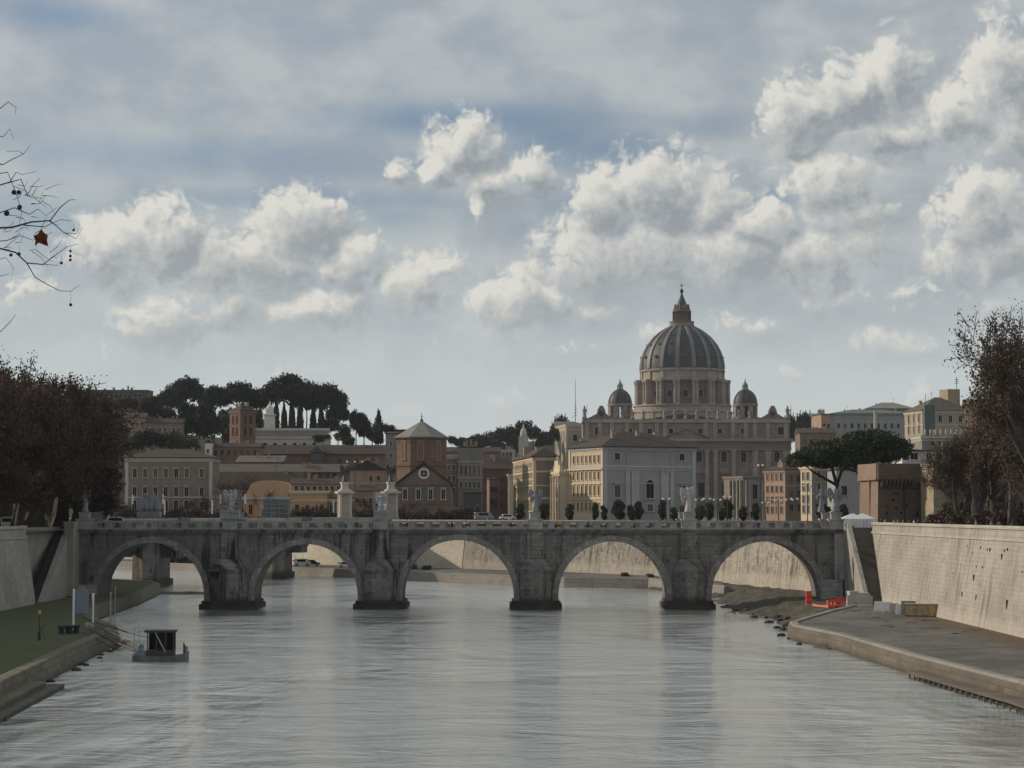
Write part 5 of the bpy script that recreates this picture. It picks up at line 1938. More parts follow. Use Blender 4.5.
rb.add(vs, [(4 * j + e, 4 * j + (e + 1) % 4, 4 * j + 4 + (e + 1) % 4, 4 * j + 4 + e) for j in range(NP) for e in range(3)])
mrb = rb.mesh('dome_rib', [M['lead_rib']])
lu = MB()
lu.box(-.9, .9, -1.1, .6, -.9, .9)
lu.vprism([(-1.2, .9), (1.2, .9), (0, 1.7)], -1.3, .6)
lu.box(-.5, .5, -1.15, -1.0, -.6, .6, 1)
mlu = lu.mesh('dormer', [M['lead_rib'], M['glass']])
for k in range(16):
    a = -PI / 2 + (k + .5) * 2 * PI / 16
    link('dome_rib', mrb, base_root, (dcx, dcy, 0), a)
for k in range(16):
    a2 = -PI / 2 + k * 2 * PI / 16
    if math.sin(a2) > .35:
        continue
    for j, sc_ in ((5, .85), (11, .65), (16, .45)):
        r_, z_ = prof[j]
        link('dormer', mlu, shell, (dcx + r_ * math.cos(a2), dcy + r_ * math.sin(a2), z_), a2 + PI / 2, (sc_, sc_, sc_))
# lantern
b1 = MB()
b1.lathe([(8.3, dz(326.6)), (8.3, dz(325.4)), (8.0, dz(325.3)), (8.0, dz(322.3)), (8.4, dz(322.2)), (8.4, dz(321.8)), (5.0, dz(321.7))], 32, dcx, dcy)
b1.build('lantern_gallery', M['travertine'], base_root)
b1 = MB()
b1.lathe([(4.5, dz(321.8)), (4.5, dz(312)), (6.3, dz(311.9)), (6.3, dz(311)), (4.6, dz(310.9)), (4.4, dz(306)), (3.4, dz(305.8))], 24, dcx, dcy)
for k in range(16):
    a = 2 * PI * k / 16
    for dr in (0, .0):
        b1.tube([(dcx + 5.8 * math.cos(a), dcy + 5.8 * math.sin(a), dz(321.8)), (dcx + 5.8 * math.cos(a), dcy + 5.8 * math.sin(a), dz(312))], .42, 6)
    b1.tube([(dcx + 5.5 * math.cos(a), dcy + 5.5 * math.sin(a), dz(311)), (dcx + 4.9 * math.cos(a), dcy + 4.9 * math.sin(a), dz(308)), (dcx + 4.7 * math.cos(a), dcy + 4.7 * math.sin(a), dz(304.3))], [.5, .4, .25], 5)
b1.build('lantern', M['travertine'], base_root)
b1 = MB()
b1.lathe([(3.6, dz(306)), (3.0, dz(303)), (1.6, dz(298)), (.75, dz(294.5)), (.6, dz(293)), (1.1, dz(292.4)), (1.35, dz(291)), (1.1, dz(289.8)), (.4, dz(289)), (.2, dz(288))], 16, dcx, dcy)
b1.box(dcx - .2, dcx + .2, dcy - .2, dcy + .2, dz(288.5), dz(283.4))
b1.box(dcx - 1.1, dcx + 1.1, dcy - .18, dcy + .18, dz(286), dz(285.2))
b1.build('lantern_spire', M['lead'], base_root)

# minor domes
Ym = 1262.0
mz = lambda py: Z(py, Ym) - GZ
for px in (620.2, 745.6):
    mx, my = X(px, Ym) - cx0, Ym - Yp
    b1 = MB()
    b1.lathe([(8.6, mz(424)), (8.6, mz(418.5)), (8.9, mz(418.3)), (8.9, mz(417.6)), (4.9, mz(417.5))], 24, mx, my)
    b1.lathe([(5.0, mz(406.4)), (7.6, mz(406.3)), (7.8, mz(403.8)), (7.3, mz(403.7))], 24, mx, my)
    for k in range(8):
        a = 2 * PI * (k + .5) / 8
        b1.M = Matrix.Translation((mx, my, 0)) @ Matrix.Rotation(a, 4, 'Z')
        b1.box(5.0, 7.3, -1.45, 1.45, mz(417.6), mz(406.3))
        b1.M = Matrix.Identity(4)
    b1.build('minor_drum', M['travertine'], base_root)
    b1 = MB()
    pr = []
    for k in range(11):
        a = k / 10 * R(82)
        pr.append((7.3 * math.cos(a), mz(403.8) + (mz(389.5) - mz(403.8)) * math.sin(a)))
    b1.lathe(pr, 24, mx, my)
    for k in range(8):
        a = 2 * PI * (k + .5) / 8
        pts = [(mx + (r_ + .1) * math.cos(a), my + (r_ + .1) * math.sin(a), z_) for r_, z_ in pr]
        b1.tube(pts, .22, 4)
    b1.build('minor_dome', M['lead'], base_root)
    b1 = MB()
    b1.lathe([(2.2, mz(390)), (2.2, mz(389)), (.7, mz(388.9)), (.7, mz(385.6)), (1.8, mz(385.5)), (1.7, mz(384.8)), (.8, mz(382.6)), (.3, mz(381)), (.45, mz(380.4)), (.1, mz(379.6)), (.08, mz(377.6))], 12, mx, my)
    for k in range(8):
        a = 2 * PI * k / 8
        b1.tube([(mx + 1.55 * math.cos(a), my + 1.55 * math.sin(a), mz(389)), (mx + 1.55 * math.cos(a), my + 1.55 * math.sin(a), mz(385.4))], .22, 5)
    b1.build('minor_lantern', M['lead_rib'], base_root)
# left flank of the basilica, in sun
bld('basilica_wing', 'pale sunlit wing building projecting left of the basilica front', 'building', 566, 1240, pxw(566, 584, 1240), 40, 424.5, 'wall_beige', R(8), ('shed', 3.5, .5, 'roof_light'),
    [('left', 4, 2, 38, zl(440, 1240), 2, 5, 'cream', 'a'), ('front', 1, 3, 8, zl(441, 1240), 2.5, 4, 'trim')], courses=[zl(430, 1240)], cormat='cream', quoin='cream')
# antenna mast
b1 = MB()
b1.tube([(0, 0, 0), (0, 0, 30)], [.35, .12], 5)
for k in range(5):
    b1.box(-1.1 + k * .12, 1.1 - k * .12, -.1, .1, 6 + k * 2.0, 6.3 + k * 2.0)
o = b1.build('antenna_mast', M['grey_paint'], None, (X(575.5, 1350), 1350, Z(425, 1350)))
tag(o, 'tall thin antenna mast on the skyline left of the basilica', 'mast')
# ================================================================== HILLS
hm, t, bs = newmat('wooded_hill_ground')
tc = t.n('ShaderNodeTexCoord').outputs['Object']
n = t.noise(tc, .02, 6, .65)
n2 = t.noise(tc, .11, 6, .7)
c = t.mix(t.mr(n, .4, .6, 0, 1), (.018, .021, .013), (.036, .033, .022))
c = t.mix(t.mr(n2, .5, .7, 0, .6), c, (.022, .026, .018))
t.nt.links.new(c, bs.inputs['Base Color'])
bs.inputs['Roughness'].default_value = 1
M['hill'] = hm


def smooth(a, b_, x):
    t_ = max(0, min(1, (x - a) / (b_ - a)))
    return t_ * t_ * (3 - 2 * t_)


HP = [(-700, 72), (-480, 70), (-340, 64), (-280, 60), (-235, 56), (-150, 52), (-90, 48), (-45, 30), (-10, 14), (40, 10)]


def hillz(x, y):
    xs = x * 1000 / y      # crest heights by bearing
    h_ = interp(xs, HP)
    rise = smooth(800, 960, y)
    return GZ - 1 + (h_ - GZ) * rise * (1 + (y - 1000) / 3500) + 2.5 * mno.noise(Vector((x * .02, y * .02, 0))) * rise


terrain('hill', -900, 20, 790, 1700, 90, 70, hillz, M['hill'])
HP2 = [(-60, 12), (-40, 42), (-20, 47), (0, 50), (20, 52), (40, 46), (70, 36), (100, 25)]


def hill2(x, y):
    xs = x * 1000 / y
    return GZ - 1 + (interp(xs, HP2) - GZ) * smooth(1300, 1500, y) * 1.45 + 3 * mno.noise(Vector((x * .015, y * .015, 5))) * smooth(1300, 1400, y)


terrain('hill', -160, 260, 1290, 1900, 50, 40, hill2, M['hill'])

# ================================================================== VEGETATION


def cards_mesh(name, centers, size, mat, seed=1, aspect=1.0, sizev=.35, extra=None):
    """many small leaf quads, as arrays"""
    rg = np.random.default_rng(seed)
    n_ = len(centers)
    c_ = np.asarray(centers, dtype=np.float64)
    a = rg.normal(size=(n_, 3))
    a /= np.linalg.norm(a, axis=1, keepdims=True)
    b_ = rg.normal(size=(n_, 3))
    b_ -= a * (a * b_).sum(1, keepdims=True)
    b_ /= np.linalg.norm(b_, axis=1, keepdims=True)
    s_ = size * (1 + sizev * rg.uniform(-1, 1, size=(n_, 1)))
    a = a * s_ * .5
    b_ = b_ * s_ * .5 * aspect
    v = np.stack([c_ - a - b_, c_ + a - b_ * .6, c_ + a * .7 + b_, c_ - a * .8 + b_], axis=1).reshape(-1, 3)
    me = D.meshes.new(name)
    me.vertices.add(4 * n_)
    me.vertices.foreach_set('co', v.ravel())
    me.loops.add(4 * n_)
    me.loops.foreach_set('vertex_index', np.arange(4 * n_, dtype=np.int32))
    me.polygons.add(n_)
    me.polygons.foreach_set('loop_start', np.arange(0, 4 * n_, 4, dtype=np.int32))
    me.materials.append(mat)
    me.update(calc_edges=True)
    me.validate()
    return me


def blob_points(lobes, n_, seed, shell=.45, dens=1.0):
    rg = np.random.default_rng(seed)
    vol = np.array([l[3] * l[4] * l[5] for l in lobes]) ** (2 / 3)
    cnt = (vol / vol.sum() * n_).astype(int) + 1
    out = []
    for l, k in zip(lobes, cnt):
        d = rg.normal(size=(k, 3))
        d /= np.linalg.norm(d, axis=1, keepdims=True)
        r_ = 1 - shell * rg.random((k, 1)) ** 1.5
        bump = 1 + .16 * np.sin(d[:, :1] * 7 + seed) * np.sin(d[:, 1:2] * 6) + .10 * rg.normal(size=(k, 1))
        p = d * r_ * bump * np.array([l[3], l[4], l[5]]) + np.array([l[0], l[1], l[2]])
        out.append(p)
    return np.vstack(out)


def trunk_mb(h_, r_, lean=(0, 0), seed=1, forks=3, fl=.35, spread=.4, taper=.6):
    rr_ = random.Random(seed)
    b1 = MB()
    pts = [(lean[0] * k / 4 + rr_.uniform(-1, 1) * r_ * .3, lean[1] * k / 4 + rr_.uniform(-1, 1) * r_ * .3, h_ * k / 4) for k in range(5)]
    b1.tube(pts, [r_ * (1 - (1 - taper) * k / 4) for k in range(5)], 8)
    for k in range(forks):
        a = 2 * PI * k / forks + rr_.uniform(-.5, .5)
        s0 = Vector(pts[-1]) - Vector((0, 0, h_ * .08))
        e = s0 + Vector((math.cos(a) * h_ * spread, math.sin(a) * h_ * spread, h_ * fl))
        m_ = (s0 + e) / 2 + Vector((math.cos(a), math.sin(a), -.3)) * h_ * .05
        b1.tube([s0, m_, e], [r_ * taper * .7, r_ * .35, r_ * .12], 6)
    return b1


def make_tree(name, label, cat, loc, trunk, trunkmat, crown, group=None, rz=0, sc=None, crown_name='crown'):
    root = thing(name, label, cat, loc, rz, group, sc)
    link('trunk', trunk, root)
    link(crown_name, crown, root)
    return root


def tmesh(b1, mat):
    return b1.mesh('trunk', [mat])


# unit umbrella pine: crown diameter 1 (radius .5), height 1
def pine_variant(seed, flat_=.30, n_=9000, leaf=.026):
    rr_ = random.Random(seed)
    lobes = []
    for ring, cnt_ in ((0, 1), (.17, 6), (.34, 11)):
        for k in range(cnt_):
            a = 2 * PI * k / max(1, cnt_) + rr_.uniform(-.2, .2)
            q = ring + rr_.uniform(-.02, .02)
            lobes.append((q * math.cos(a), q * math.sin(a), .865 - 1.1 * q * q + rr_.uniform(-.012, .012), rr_.uniform(.13, .17), rr_.uniform(.13, .17), rr_.uniform(.095, .13)))
    pts = blob_points(lobes, n_, seed, .8)
    return cards_mesh('crown', pts, leaf, M['pine_far'], seed)


PV = [pine_variant(s_) for s_ in (11, 12, 13)]
PT = [tmesh(trunk_mb(.62, .022, (.03 * s_, 0), s_, 5, .30, .42), M['bark_dark']) for s_ in (1, -1, 2)]


def grp(items, names=None):
    return items


ORD = ['leftmost', 'second', 'third', 'fourth', 'fifth', 'sixth', 'seventh', 'eighth', 'ninth', 'tenth', 'eleventh', 'twelfth', 'thirteenth', 'fourteenth', 'fifteenth', 'sixteenth', 'seventeenth', 'eighteenth', 'nineteenth', 'twentieth',
       'twenty-first', 'twenty-second', 'twenty-third', 'twenty-fourth', 'twenty-fifth', 'twenty-sixth', 'twenty-seventh', 'twenty-eighth', 'twenty-ninth', 'thirtieth', 'thirty-first', 'thirty-second', 'thirty-third', 'thirty-fourth', 'thirty-fifth', 'thirty-sixth', 'thirty-seventh', 'thirty-eighth', 'thirty-ninth', 'fortieth', 'forty-first', 'forty-second']


def ordl(i, n_, what):
    if i == 0:
        return 'leftmost of the ' + what
    if i == n_ - 1:
        return 'rightmost of the ' + what
    return ORD[i] + ' from the left of the ' + what


def pine_at(px, ytop, ybot, wpx, Y, v, label, group=None):
    zb, zt_ = hillz(X(px, Y), Y) if Y > 800 else GZ, Z(ytop, Y)
    zb = min(zb, Z(ybot, Y))
    w_ = wpx / F * Y
    h_ = (zt_ - zb) / .93
    return make_tree('umbrella_pine', label, 'tree', (X(px, Y), Y, zb), PT[v], None, PV[v], group, v * 1.3 + px * .1, (w_, w_, h_))


pines = [(168, 391, 430, 34, 1), (186, 380, 432, 44, 0), (214, 388, 432, 36, 2), (238, 384, 430, 46, 1), (258, 392, 432, 30, 0), (287, 377, 440, 54, 2), (306, 384, 442, 40, 0), (326, 386, 444, 46, 1), (338, 405, 436, 27, 2), (152, 398, 432, 24, 2)]
pines.sort()
for i, (px, a, b_, w_, v) in enumerate(pines):
    pine_at(px, a, b_ + 12, w_, 930 + (i % 3) * 14, v, ordl(i, len(pines), 'tall umbrella pines along the left skyline'), 'umbrella pines on the hilltop')
# leafy undergrowth, cypress, round trees
def round_variant(seed, n_=2600, leaf=.05, mat=None, zz=.62):
    rr_ = random.Random(seed)
    lobes = [(rr_.uniform(-.24, .24), rr_.uniform(-.24, .24), zz + rr_.uniform(-.22, .2), rr_.uniform(.16, .28), rr_.uniform(.16, .28), rr_.uniform(.12, .22)) for k in range(9)]
    return cards_mesh('crown', blob_points(lobes, n_, seed, .7), leaf, mat or M['pine_far'], seed)


RV = [round_variant(s_) for s_ in (21, 22, 23)]
RB = [round_variant(s_, 2200, .05, M['bush']) for s_ in (31, 32)]
RT = [tmesh(trunk_mb(.45, .03, (0, 0), s_, 4, .3, .3), M['bark_dark']) for s_ in (5, 6)]
cyp_l = [(0, 0, .1 + .085 * k, .5 * (1 - (k / 10.5) ** 2.2) + .02, .5 * (1 - (k / 10.5) ** 2.2) + .02, .10) for k in range(10)]
CY = cards_mesh('crown', blob_points(cyp_l, 2400, 4, .5), .09, M['pine_far'], 4)
CT = tmesh(trunk_mb(.3, .06, (0, 0), 1, 0), M['bark_dark'])


def tree_at(px, ytop, ybot, wpx, Y, me, tm, label, name, group=None, zb=None):
    zb_ = Z(ybot, Y) if zb is None else zb
    w_ = wpx / F * Y
    return make_tree(name, label, 'tree', (X(px, Y), Y, zb_), tm, None, me, group, px * .37, (w_, w_, (Z(ytop, Y) - zb_) / .96))


tree_at(378.5, 410, 444, 9.5, 905, CY, CT, 'slim dark cypress standing alone right of the pines', 'cypress_tree')
for i, px in enumerate((276, 284, 292, 300, 313, 321)):
    tree_at(px, 398 + (i * 5) % 7, 438, 7.0, 925 - i, CY, CT, ordl(i, 6, 'dark cypresses between the pine trunks'), 'cypress_tree', 'cypresses among the pine trunks')
hl = [(86, 402, 424, 30), (104, 400, 425, 34), (128, 398, 420, 26), (147, 399, 428, 22), (160, 404, 440, 30), (178, 410, 444, 36), (196, 412, 445, 30), (212, 412, 448, 30), (148, 430, 456, 40), (170, 432, 456, 40), (120, 425, 446, 26), (92, 420, 446, 34), (190, 436, 456, 30),
      (228, 408, 440, 20), (256, 410, 438, 18), (330, 418, 444, 20), (343, 424, 446, 26), (356, 411, 446, 20), (364, 414, 446, 22), (372, 424, 448, 20), (388, 424, 446, 16), (345, 436, 450, 22), (322, 434, 446, 20), (240, 418, 446, 26), (222, 414, 446, 24), (204, 404, 440, 24), (186, 402, 440, 22), (136, 412, 440, 30), (176, 420, 450, 34), (114, 430, 455, 34), (100, 410, 440, 34), (132, 436, 458, 34), (232, 428, 450, 26), (250, 424, 446, 22)]
hl.sort()
for i, (px, a, b_, w_) in enumerate(hl):
    tree_at(px, a, b_, w_, 880 + (i * 7) % 30 - (60 if a > 424 else 0), RV[i % 3] if (i % 4) else RB[0], RT[i % 2], ordl(i, len(hl), 'dark round trees on the left hillside'), 'round_tree', 'round trees on the left hillside')
h2 = [(452, 436, 452, 14), (459, 437, 452, 12), (466, 438, 452, 14), (474, 436, 455, 16), (483, 434, 456, 20), (493, 431, 456, 24), (503, 428, 456, 26), (514, 426, 456, 24), (524, 419, 450, 18), (533, 426, 452, 18), (540, 432, 454, 18), (548, 430, 452, 14), (556, 428, 452, 10), (497, 440, 460, 22), (516, 438, 460, 22)]
for i, (px, a, b_, w_) in enumerate(h2):
    tree_at(px, a, b_, w_, 1240 + (i % 3) * 15, RB[i % 2] if i in (2, 5, 13) else RV[i % 3], RT[i % 2], ordl(i, len(h2), 'distant trees on the rise left of the basilica'), 'round_tree', 'distant trees left of the basilica')
for px, a, w_, nm in ((561, 418, 24, 'distant umbrella pine beside the antenna mast'), (805, 415, 30, 'distant umbrella pine right of the basilica front'), (790, 417, 20, 'half hidden distant pine touching the right end of the basilica')):
    Y = 1300
    zb = GZ + 18
    w2 = w_ / F * Y
    make_tree('umbrella_pine', nm, 'tree', (X(px, Y), Y, zb), PT[0], None, PV[1], None, .5, (w2, w2, (Z(a, Y) - zb) / .93))

# hill buildings
bld('hilltop_block', 'long flat grey building along the far left skyline above the trees', 'building', 70, 1150, pxw(70, 147, 1150), 18, 390.5, 'darkgrey', 0, ('shed', .4, .4, 'roof_grey'), [('front', 14, 3, 40, zl(397, 1150), 1.4, 1.8, 'grey')], base=50, zt=None, cor=False)
bld('water_tank', 'small square block on the left end of the flat skyline building', 'building', 68, 1148, 4, 6, 384.5, 'grey', 0, None, [], base=60, cor=False)
b1 = MB()
for k in range(6):
    b1.box(4 + k * 5, 5.2 + k * 5, 3, 4.2, 0, .9 + (k % 2) * .5)
o = b1.build('rooftop_vents', M['grey'], None, (X(76, 1150), 1152, Z(389.5, 1150)))
tag(o, 'row of small roof vents on the flat skyline building', 'vents')
for args in (('ochre villa with a pale gable among the hillside trees', 113, 415, 20, 'ochre', 'roof_light'), ('rose villa right of the ochre villa on the wooded hillside', 129, 418, 16, 'pinkish', 'roof_light'),
             ('brown villa with a long wall half hidden in the hillside trees', 142, 423, 40, 'taupe', 'roof'), ('pale-cornered house with a tiled roof just above the left palazzo', 124, 441.5, 27, 'pinkish', 'roof'),
             ('small dark-roofed house at the edge of the bare trees on the left', 103, 440, 19, 'taupe', 'roof_light')):
    lb, px, yt, wp, wm, rm = args
    Y = 835 if yt > 430 else 868
    bld('villa', lb, 'house', px, Y, pxw(px, px + wp, Y), 10, yt, wm, R(5), ('gable', 2.2, .5, rm), [('front', max(2, wp // 5), .6, pxw(px, px + wp, Y) - .6, zl(yt, Y) - 3.6, .9, 1.7, 'trim')], cor=False, base=Z(yt, Y) - 11)
# terrace wall and monument under the pines
bld('terrace_wall', 'pale grey terrace wall below the umbrella pines', 'wall', 252, 860, pxw(252, 328, 860), 4, 428.5, 'grey', 0, None, [], cor=True, cormat='trim')
bld('terrace_wall', 'lower stepped terrace wall with an arched niche under the pines', 'wall', 226, 845, pxw(226, 330, 845), 4, 437, 'trim', 0, None, [('front', 9, 2, 38, zl(452, 845), 1.6, 3.0, 'trim', 'a')], cor=True, cormat='trim')
b1 = MB()
zb = Z(430, 880)
b1.box(-2.1, 2.1, -2.1, 2.1, -4, 6.2)
b1.box(-2.5, 2.5, -2.5, 2.5, 6.2, 6.8)
b1.box(-1.5, 1.5, -1.5, 1.5, 6.8, 9.0)
b1.lathe([(1.6, 9), (1.3, 10), (.5, 10.8), (.1, 12.4)], 10)
o = b1.build('belfry', M['white'], None, (X(269.5, 880), 880, zb))
tag(o, 'small pale belfry with a domed cap standing among the pine trunks', 'belfry')
b1 = MB()
b1.box(-2.4, 2.4, -1.5, 1.5, 0, 9)
b1.lathe([(1.6, 9), (1.7, 10), (1.3, 12), (.5, 13), (.2, 15)], 10)
o = b1.build('church_lantern', M['trim'], None, (X(523.5, 1000), 1000, Z(455, 1000)))
tag(o, 'pale domed church lantern rising behind the sunlit palace roofs', 'lantern tower')
bld('hill_terrace', 'pale ruined-looking terrace building on the wooded rise', 'building', 474, 1180, pxw(474, 515, 1180), 14, 450, 'trim', 0, None, [('front', 10, 1, 22, zl(457, 1180), 1.2, 2.4, 'taupe')], cor=True, cormat='trim')
bld('hill_house', 'dim house row below the terrace building on the wooded rise', 'house', 444, 1000, pxw(444, 500, 1000), 14, 452, 'brown', 0, ('gable', 2.5, .6, 'roof'), [('front', 8, 1, 26, zl(460, 1000), 1.1, 2.0, 'trim')], cor=False)

# big umbrella pine right
rr = random.Random(5)
Yq = 425
zb = GZ
H = Z(433, Yq) - zb
lobes = []
# crown outline in metres relative to the trunk foot (px 836)
for (px, py, rx, rz_) in ((800, 461, 3.2, 1.5), (810, 455, 3.6, 1.9), (822, 450, 3.8, 2.2), (836, 451, 3.8, 2.2), (850, 446, 4.2, 2.4), (862, 442, 4.6, 2.3), (875, 441, 4.6, 2.2), (888, 445, 4.2, 2.3), (899, 450, 2.8, 2.3), (870, 452, 4.4, 2.2), (888, 455, 3.6, 2.0), (845, 459, 4.2, 1.9), (825, 463, 3.6, 1.3), (795, 464, 1.8, 1.0), (858, 462, 3.4, 1.5)):
    for dy in (-4.2, 0, 4.2):
        k = 1 - abs(dy) * .03
        lobes.append((X(px, Yq) - X(836, Yq), dy + rr.uniform(-1, 1), Z(py, Yq) - zb + rr.uniform(-.4, .4), rx * k * .82, 3.6 * k, rz_ * .85))
crown = cards_mesh('crown', blob_points(lobes, 42000, 9, .55), .34, M['pine'], 9)
b1 = MB()
tp = Z(484, Yq) - zb
b1.tube([(0, 0, 0), (-.1, 0, tp * .5), (.15, 0, tp)], [.62, .5, .46], 10)
fx = lambda px, py, dy=0: (X(px, Yq) - X(836, Yq), dy, Z(py, Yq) - zb)
b1.tube([(.1, 0, tp - .4), fx(833, 472), fx(831, 464)], [.4, .33, .25], 8)
b1.tube([(.0, 0, tp - .2), fx(822, 477), fx(812, 472, -1), fx(805, 466, -1.5)], [.33, .26, .2, .14], 8)
b1.tube([(.1, 0, tp - .3), fx(842, 471, 1), fx(850, 465, 1)], [.34, .27, .22], 8)
b1.tube([fx(845, 468, -.6), fx(855, 472, -1.6), fx(862, 485, -2.2), fx(866, 494, -2.6)], [.2, .2, .16, .10], 8)
b1.tube([fx(850, 465, 1), fx(866, 460, 1), fx(880, 455, 1)], [.24, .18, .1], 7)
root = thing('umbrella_pine', 'large dark umbrella pine spreading in front of the fortress bastion', 'tree', (X(836, Yq), Yq, zb))
b1.build('trunk', M['bark_dark'], root)
link('crown', crown, root)

# clipped evergreens on the street right of centre
LV = []
for s_ in (41, 42, 43):
    rr_ = random.Random(s_)
    lob = [(rr_.uniform(-.16, .16), rr_.uniform(-.16, .16), .36 + .1 * k, .36 - .02 * abs(k - 2.5), .36 - .02 * abs(k - 2.5), .14) for k in range(6)]
    LV.append(cards_mesh('crown', blob_points(lob, 2600, s_, .5), .085, M['ever'], s_))
LT = tmesh(trunk_mb(.5, .045, (0, 0), 3, 2, .2, .1), M['bark'])
lau = [(520, 504, 8), (545, 504, 9), (570, 505, 8), (595, 503, 6), (604, 506, 6), (619, 501, 12), (631, 506, 8), (640, 502, 8), (664, 501, 8), (674, 508, 7), (702, 506, 9), (712, 503, 8), (722, 508, 7), (729, 500, 9), (746, 507, 8), (755, 504, 8), (824, 504, 12), (849, 505, 9)]
for i, (px, yt, w_) in enumerate(lau):
    Y = 500
    ww = w_ / F * Y / .78
    make_tree('clipped_tree', ordl(i, len(lau), 'small clipped evergreen trees behind the bridge parapet'), 'tree', (X(px, Y), Y + (i % 3) * 4, GZ), LT, None, LV[i % 3], 'clipped evergreens along the street', px, (ww, ww, (Z(yt, Y) - GZ) / .97))


# ---------------- bare plane trees
def plane_tree(seed, H_=22.0, spread=9.0, leaves=2500, levels=5, leafmat_='deadleaf', twigmat='twig', barkmat='bark', leafsize=.28, clear=.22):
    rr_ = random.Random(seed)
    tr = MB()
    tw = MB()
    tips = []

    def br(p, d, L, r_, lev):
        n_ = 3 if lev > 1 else 4
        pts = [p]
        q = Vector(p)
        dd = Vector(d)
        for k in range(n_):
            dd = (dd + Vector((rr_.uniform(-1, 1), rr_.uniform(-1, 1), rr_.uniform(-.6, .8))) * (.16 + .05 * lev)).normalized()
            q = q + dd * L / n_
            pts.append(q.copy())
        r1 = r_ * .55
        rad = [r_ + (r1 - r_) * k / n_ for k in range(n_ + 1)]
        mb = tr if lev <= 1 else tw
        mb.tube(pts, rad, 7 if lev == 0 else (5 if lev == 1 else 3), cap=False)
        if lev >= levels - 1:
            tips.extend(pts[1:])
        if lev >= levels:
            return
        kids = (5, 5, 4, 4, 3, 3)[lev]
        for k in range(kids):
            f = rr_.uniform(.45, 1.0) if lev else rr_.uniform(.6, 1.0)
            if k == 0:
                f = 1.0
            idx = min(n_ - 1, int(f * n_ - 1e-6))
            t_ = f * n_ - idx
            s0 = pts[idx].lerp(pts[idx + 1], min(1, t_))
            a = rr_.uniform(0, 2 * PI)
            side = dd.cross(Vector((math.cos(a), math.sin(a), .3))).normalized()
            ang = rr_.uniform(.35, .95) if k else rr_.uniform(.1, .4)
            nd = (dd * math.cos(ang) + side * math.sin(ang))
            nd.z += .12 if lev < 3 else -.05
            nd.normalize()
            br(s0, nd, L * rr_.uniform(.55, .78), max(r1 * rr_.uniform(.55, .8), .028), lev + 1)

    br(Vector((0, 0, 0)), Vector((0, 0, 1)), H_ * clear * 1.3, H_ * .019, 0)
    # scale to the wanted size
    allp = np.array(tw.v)
    kx = spread / np.percentile(np.abs(allp[:, :2]), 97)
    kz = H_ / allp[:, 2].max()
    sc_ = lambda v: [(x * kx, y * kx, z * kz) for x, y, z in v]
    tr.v = sc_(tr.v)
    tw.v = sc_(tw.v)
    tm = tr.mesh('trunk', [M[barkmat]])
    cm = tw.mesh('crown', [M[twigmat]])
    lm = None
    if leaves:
        tp = np.array(sc_([tuple(p) for p in tips]))
        rg = np.random.default_rng(seed)
        pick = tp[rg.integers(0, len(tp), leaves)] + rg.normal(size=(leaves, 3)) * .45
        lm = cards_mesh('leaves', pick, leafsize, M[leafmat_], seed)
    return tm, cm, lm


def place_plane(var, label, loc, rz, sc, group):
    root = thing('plane_tree', label, 'tree', loc, rz, group, sc)
    link('trunk', var[0], root)
    cr = link('crown', var[1], root)
    if var[2]:
        link('dry_leaves', var[2], cr)
    return root


PLV = [plane_tree(s_, 20, 9.0, 15000, 5, 'deadleaf_dark', 'twig_dark', 'bark_dark', .21, .13) for s_ in (101, 102, 103)]
lt = []
for i in range(12):
    Y = 262 + i * 9.2
    x_ = -75.5 - (1.8 if i % 2 else 0) - max(0, Y - 330) * .09
    lt.append((x_, Y, (i * 2.1) % 6.28))
tops = {}
k_ = 0
trees = []
for (x_, Y, rz) in lt:
    px = 512 + x_ / Y * F
    trees.append((px, x_, Y, rz))
trees += [(512 + a / b_ * F, a, b_, c) for a, b_, c in ((-77, 352, 2.0), (-80, 368, 3.0), (-83, 384, 4.2), (-88, 400, 5.0), (-112, 420, 1.0), (-118, 450, 2.0), (-100, 410, 3.3), (-96, 390, .4), (-108, 360, .9), (-102, 330, 5.2), (-92, 300, 1.0), (-90, 322, 2.2), (-94, 342, 3.1), (-98, 372, 4.0), (-88, 352, 5.0), (-84, 290, .4), (-106, 395, 1.4), (-82, 310, 2.9), (-84, 334, 4.4))]
trees = [t_ for t_ in trees if -60 < t_[0] < 118]
trees.sort()
otop = [(-60, 350), (0, 357), (20, 368), (45, 382), (66, 390), (84, 414), (100, 440), (118, 466)]
for i, (px, x_, Y, rz) in enumerate(trees):
    yt = interp(px, otop) + (i * 5) % 6
    h_ = Z(yt, Y) - GZ
    w_ = min(1.1, h_ / 19)
    place_plane(PLV[i % 3], ordl(i, len(trees), 'dark bare plane trees on the left embankment'), (x_, Y, GZ), rz, (w_, w_, h_ / 20), 'bare plane trees on the left embankment')

LOW = [(-20, 250, 430), (8, 268, 440), (30, 292, 452), (52, 300, 446), (70, 322, 452), (80, 345, 455), (90, 368, 462), (90, 352, 476), (60, 350, 440), (94, 400, 452), (20, 340, 430), (40, 330, 445)]
LOW.sort()
LPV = [plane_tree(s_, 14, 7.0, 9000, 5, 'deadleaf_dark', 'twig_dark', 'bark_dark', .20, .06) for s_ in (131, 132)]
for i, (px, Y, yt) in enumerate(LOW):
    h_ = Z(yt, Y) - GZ
    place_plane(LPV[i % 2], ordl(i, len(LOW), 'lower dark bare trees under the left plane trees'), (min(X(px, Y), -75.0 if Y < 335 else 0), Y, GZ - .8), i * 1.9, (.95, .95, h_ / 14), 'lower bare trees on the left embankment')
RPV = [plane_tree(s_, 24, 8.5, 11000, 5, 'deadleaf', 'twig', 'bark', .20, .15) for s_ in (201, 202)]
